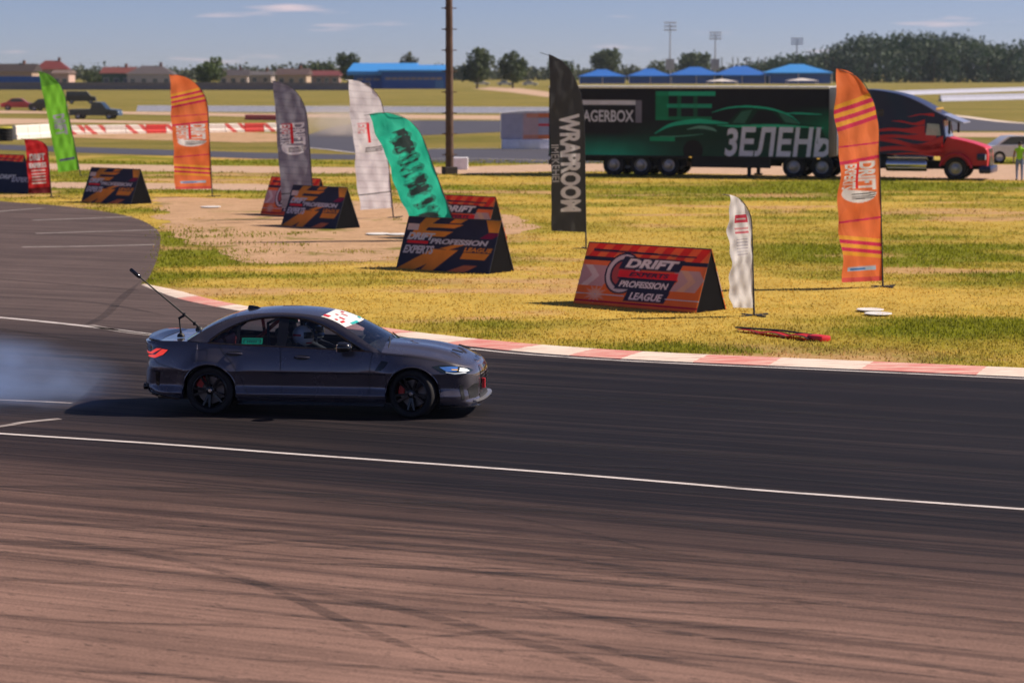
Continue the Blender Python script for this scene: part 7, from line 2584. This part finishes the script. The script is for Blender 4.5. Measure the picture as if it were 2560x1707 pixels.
# ---- blue pavilions behind the trailer
for i, (px, w_, tp_, ev, lb) in enumerate([(1505, 118, 174, 191, 'blue pavilion tent nearest the black flag'), (1624, 108, 172, 190, 'second blue pavilion tent from the black flag'), (1738, 132, 168, 188, 'third blue pavilion tent from the black flag'),
                                          (1852, 140, 166, 188, 'fourth blue pavilion tent from the black flag'), (1992, 170, 161, 182, 'large blue pavilion tent nearest the orange flag')]):
    Yp = 800.0
    s = FPX / Yp
    rt = empty('pavilion', (xat(px, Yp, 190), Yp, GZ), 0, lb, 'pavilion', 'row of blue pavilions above the trailer')
    a = w_ / s / 2; ze, zt = zat(ev, Yp) - GZ, zat(tp_, Yp) - GZ
    mb = MB(); mb.add([(-a, -5, ze), (a, -5, ze), (a, 5, ze), (-a, 5, ze), (-a * 0.45, -1.6, zt - 0.9), (a * 0.45, -1.6, zt - 0.9), (a * 0.45, 1.6, zt - 0.9), (-a * 0.45, 1.6, zt - 0.9), (-a * 0.2, 0, zt), (a * 0.2, 0, zt), (-a, -5, ze - 0.35), (a, -5, ze - 0.35), (a, 5, ze - 0.35), (-a, 5, ze - 0.35)],
                      [(0, 1, 5, 4), (1, 2, 6, 5), (2, 3, 7, 6), (3, 0, 4, 7), (4, 5, 9, 8), (5, 6, 9), (6, 7, 8, 9), (7, 4, 8), (0, 10, 11, 1), (1, 11, 12, 2), (2, 12, 13, 3), (3, 13, 10, 0)])
    mb.build('canopy', M_BROOF if i == 4 else mat('blue_canopy', (0.015, 0.15, 0.58), 0.6), rt)
    mb = MB(); mb.box(-a * 0.94, a * 0.94, -3.5, 4.6, 0, ze - 0.36); mb.build('side_wall', M_BWALL, rt)
    for x in (-a * 0.97, 0, a * 0.97):
        MB().tube([(x, -4.8, 0), (x, -4.8, ze - 0.1)], 0.1, 6).build('post', M_PLW, rt)
MB_ = [(1805, 205.5, 'white gazebo roof showing above the middle of the trailer'), (2005, 203.5, 'white gazebo roof before the large blue pavilion')]
for px, py, lb in MB_:
    p = Vector((xat(px, 700, 200), 700, GZ))
    z = zat(py - 6, 700) - GZ
    g_ = empty('gazebo', p, 0, lb, 'gazebo', 'white gazebo roofs')
    mb = MB(); mb.add([(-4.5, -3, z - 0.5), (4.5, -3, z - 0.5), (4.5, 3, z - 0.5), (-4.5, 3, z - 0.5), (0, 0, z + 0.2)], [(0, 1, 4), (1, 2, 4), (2, 3, 4), (3, 0, 4), (3, 2, 1, 0)]); mb.build('canopy', M_PLW, g_)
    for sx in (-4.3, 4.3):
        for sy in (-2.8, 2.8): MB().tube([(sx, sy, 0), (sx, sy, z - 0.5)], 0.06, 5).build('post', M_PLW, g_)

# ---- floodlight masts on the horizon
for (px, tp_, lb) in [(1675, 55, 'tallest pale floodlight mast on the horizon above the trailer'), (1788, 80, 'shorter pale floodlight mast right of the tallest one'), (1992, 95, 'pale floodlight mast just above the left end of the wood')]:
    Ym = 900.0
    H_ = zat(tp_, Ym) - GZ
    rt = empty('light_mast', (xat(px, Ym, 150), Ym, GZ), 0, lb, 'mast', 'floodlight masts on the horizon')
    mm = mat('pale_mast_steel', (0.42, 0.42, 0.48), 0.6)
    MB().tube([(0, 0, 0), (0, 0, H_ * 0.96)], [0.35, 0.18], 8).build('mast_pole', mm, rt, smooth=True)
    for k, f in enumerate((0.99, 0.93, 0.87)):
        mb = MB(); mb.box(-2.2, 2.2, -0.15, 0.15, H_ * f - 0.25, H_ * f); lb_ = mb.build('lamp_beam', mm, rt)
        for x in (-1.9, -0.95, 0, 0.95, 1.9):
            MB().box(x - 0.35, x + 0.35, -0.45, -0.16, H_ * f - 0.45, H_ * f + 0.15, bev=0.05).build('floodlight', M_CONC, lb_)
    MB().box(-1.6, 1.6, -0.2, -0.05, 4.5, 8.5).build('sign_panel', mat('pale_sign', (0.50, 0.48, 0.54), 0.6), rt)

# ---- trees
tree('round bright green tree behind the orange flag at left', 522, 600, 154, 84, 11, 1800, 0.12, (0.035, 0.075, 0.014), (0.11, 0.155, 0.030))
tree('low bushy tree behind the brown and red roofs', 800, 760, 158, 95, 12, 1300, 0.1)
tree('tree partly behind the pale lavender flag beside the blue hall', 872, 640, 132, 68, 13, 1500, 0.2)
tree('small dark tree top sticking out above the blue hall roof', 1019, 760, 132, 56, 14, 900, 0.4, (0.030, 0.038, 0.012), (0.08, 0.085, 0.02))
tree('tall dark tree just right of the mast', 1192, 600, 121, 84, 15, 2000, 0.15)
tree('dark tree between the mast and the black flag', 1282, 610, 127, 92, 16, 2000, 0.15)
tree('dark tree right behind the top of the black flag', 1405, 640, 150, 80, 17, 1500, 0.15)
tree('tree standing above the first blue pavilion', 1512, 900, 125, 92, 18, 1800, 0.15)
tree('tree standing between the two pale masts', 1738, 920, 131, 105, 19, 1800, 0.15)
tree('low tree left of the tallest pale mast', 1640, 940, 150, 60, 20, 800, 0.15)
tree('small bush tree among the houses at left', 240, 700, 182, 70, 21, 900, 0.05)
# the wood on the right: a single far mass
lob = []
rr_ = random.Random(3)
prof = [(1820, 172), (1870, 156), (1940, 142), (2020, 134), (2085, 116), (2125, 92), (2180, 82), (2260, 80), (2340, 82), (2420, 86), (2470, 98), (2510, 118), (2545, 108), (2600, 92), (2700, 86), (2850, 90), (3000, 100)]
Yw = 880.0
for i in range(150):
    px = 1850 + i * 7.9
    t_ = np.interp(px, [p[0] for p in prof], [p[1] for p in prof]) + rr_.uniform(-3, 11)
    yy = Yw + rr_.uniform(-12, 25)
    zt = zat(t_, yy)
    x = xat(px, yy, 150)
    rad = rr_.uniform(3.2, 5.0)
    lob.append(((x, yy, zt - rad), (rad, rad, rad * 1.1)))
    lob.append(((x + rr_.uniform(-2, 2), yy - 8 + rr_.uniform(-3, 3), (zt - rad) * rr_.uniform(0.45, 0.7)), (rad * 1.1, rad * 1.1, rad * 1.3)))
    lob.append(((x + rr_.uniform(-2, 2), yy - 13, 2.4), (rad * 0.9, rad * 0.8, 3.0)))
wd = leaves('wood', lob, 52000, 0.62, None, (0.008, 0.030, 0.022), (0.048, 0.090, 0.036), 5)
tag(wd, 'dense dark green wood on the right horizon', 'wood', kind='stuff')
mb = MB()
for i in range(70):
    px = 1810 + i * 17 + rr_.uniform(-6, 6); yy = Yw - 8 + rr_.uniform(-4, 8)
    mb.tube([(xat(px, yy, 190), yy, GZ), (xat(px, yy, 190) + rr_.uniform(-.4, .4), yy, 9)], [0.3, 0.16], 5)
o = mb.build('wood_trunks', M_TRUNK, None); tag(o, 'trunks inside the dense wood on the right', 'wood', kind='stuff')
# hedge line far behind the village so that the field ends softly
lob = []
for i in range(170):
    px = -300 + i * 13.0; yy = 1050 + rr_.uniform(-30, 60)
    lob.append(((xat(px, yy, 180), yy, 2.2), (5.0, 3, rr_.uniform(2.5, 5.2))))
hd = leaves('far_hedge', lob, 15000, 0.9, None, (0.030, 0.045, 0.022), (0.075, 0.090, 0.035), 6)
tag(hd, 'low dark hedge line along the far horizon', 'hedge', kind='stuff')

# ================================================================== SMOKE AND DUST
def smoke(name, label, c, size, rz, dens, col, scale, seed, thr=(0.42, 0.75), sx=1.0):
    bm_ = bmesh.new(); bmesh.ops.create_cube(bm_, size=2)
    me = bpy.data.meshes.new(name); bm_.to_mesh(me); bm_.free()
    m = bpy.data.materials.new(name); m.use_nodes = True
    t = m.node_tree; t.nodes.remove(t.nodes['Principled BSDF'])
    out = t.nodes['Material Output']
    pv = N(t, 'ShaderNodeVolumePrincipled'); pv.inputs['Color'].default_value = (*col, 1); pv.inputs['Anisotropy'].default_value = 0.2
    tcn = N(t, 'ShaderNodeTexCoord')
    mp_ = N(t, 'ShaderNodeMapping'); mp_.inputs['Scale'].default_value = (size[0] * sx, size[1], size[2]); mp_.inputs['Location'].default_value = (seed, seed * 2, 0)
    t.links.new(tcn.outputs['Object'], mp_.inputs['Vector'])
    nz_ = N(t, 'ShaderNodeTexNoise', Scale=scale, Detail=5.0, Roughness=0.6, Distortion=0.6)
    t.links.new(mp_.outputs['Vector'], nz_.inputs['Vector'])
    r = N(t, 'ShaderNodeMapRange'); r.inputs['From Min'].default_value = thr[0]; r.inputs['From Max'].default_value = thr[1]
    t.links.new(nz_.outputs['Fac'], r.inputs['Value'])
    gr = N(t, 'ShaderNodeVectorMath', operation='LENGTH')
    t.links.new(tcn.outputs['Object'], gr.inputs[0])
    fo = N(t, 'ShaderNodeMapRange'); fo.inputs['From Min'].default_value = 0.25; fo.inputs['From Max'].default_value = 1.0; fo.inputs['To Min'].default_value = 1; fo.inputs['To Max'].default_value = 0
    t.links.new(gr.outputs['Value'], fo.inputs['Value'])
    a = N(t, 'ShaderNodeMath', operation='MULTIPLY'); t.links.new(r.outputs['Result'], a.inputs[0]); t.links.new(fo.outputs['Result'], a.inputs[1])
    b = N(t, 'ShaderNodeMath', operation='MULTIPLY'); t.links.new(a.outputs['Value'], b.inputs[0]); b.inputs[1].default_value = dens
    t.links.new(b.outputs['Value'], pv.inputs['Density'])
    t.links.new(pv.outputs['Volume'], out.inputs['Volume'])
    me.materials.append(m)
    o = bpy.data.objects.new(name, me); COL.objects.link(o)
    o.location = c; o.scale = size; o.rotation_euler = (0, 0, rz)
    tag(o, label, 'smoke', kind='stuff')
    return o


sc_ = CARM @ Vector((-6.15, 0.0, 0.22))
smoke('tyre_smoke', 'thin bluish tyre smoke drifting behind the dark sedan', sc_, (3.5, 1.9, 0.85), CAR_YAW, 2.3, (0.44, 0.61, 1.0), 1.3, 3.0, (0.40, 0.76), sx=0.45)
pd = gp(820, 345, GZ)
smoke('dust_cloud', 'pale dust cloud hanging over the far blue track', pd + Vector((1.0, 6, 0.9)), (5.5, 7.0, 1.5), 0, 0.55, (0.92, 0.82, 0.72), 0.35, 8.0)

HAZE = 0.00007
# ---- thin summer haze between the camera and the horizon
bm_ = bmesh.new(); bmesh.ops.create_cube(bm_, size=2)
me = bpy.data.meshes.new('haze'); bm_.to_mesh(me); bm_.free()
m = bpy.data.materials.new('haze'); m.use_nodes = True
t = m.node_tree; t.nodes.remove(t.nodes['Principled BSDF'])
pv = N(t, 'ShaderNodeVolumePrincipled'); pv.inputs['Color'].default_value = (0.66, 0.80, 1.0, 1); pv.inputs['Density'].default_value = HAZE; pv.inputs['Anisotropy'].default_value = 0.3
t.links.new(pv.outputs['Volume'], t.nodes['Material Output'].inputs['Volume'])
me.materials.append(m)
hz = bpy.data.objects.new('haze', me); COL.objects.link(hz)
hz.location = (0, 400, 16.0); hz.scale = (8000, 8000, 17.2)
tag(hz, 'thin pale summer haze over the whole circuit', 'haze', kind='stuff')
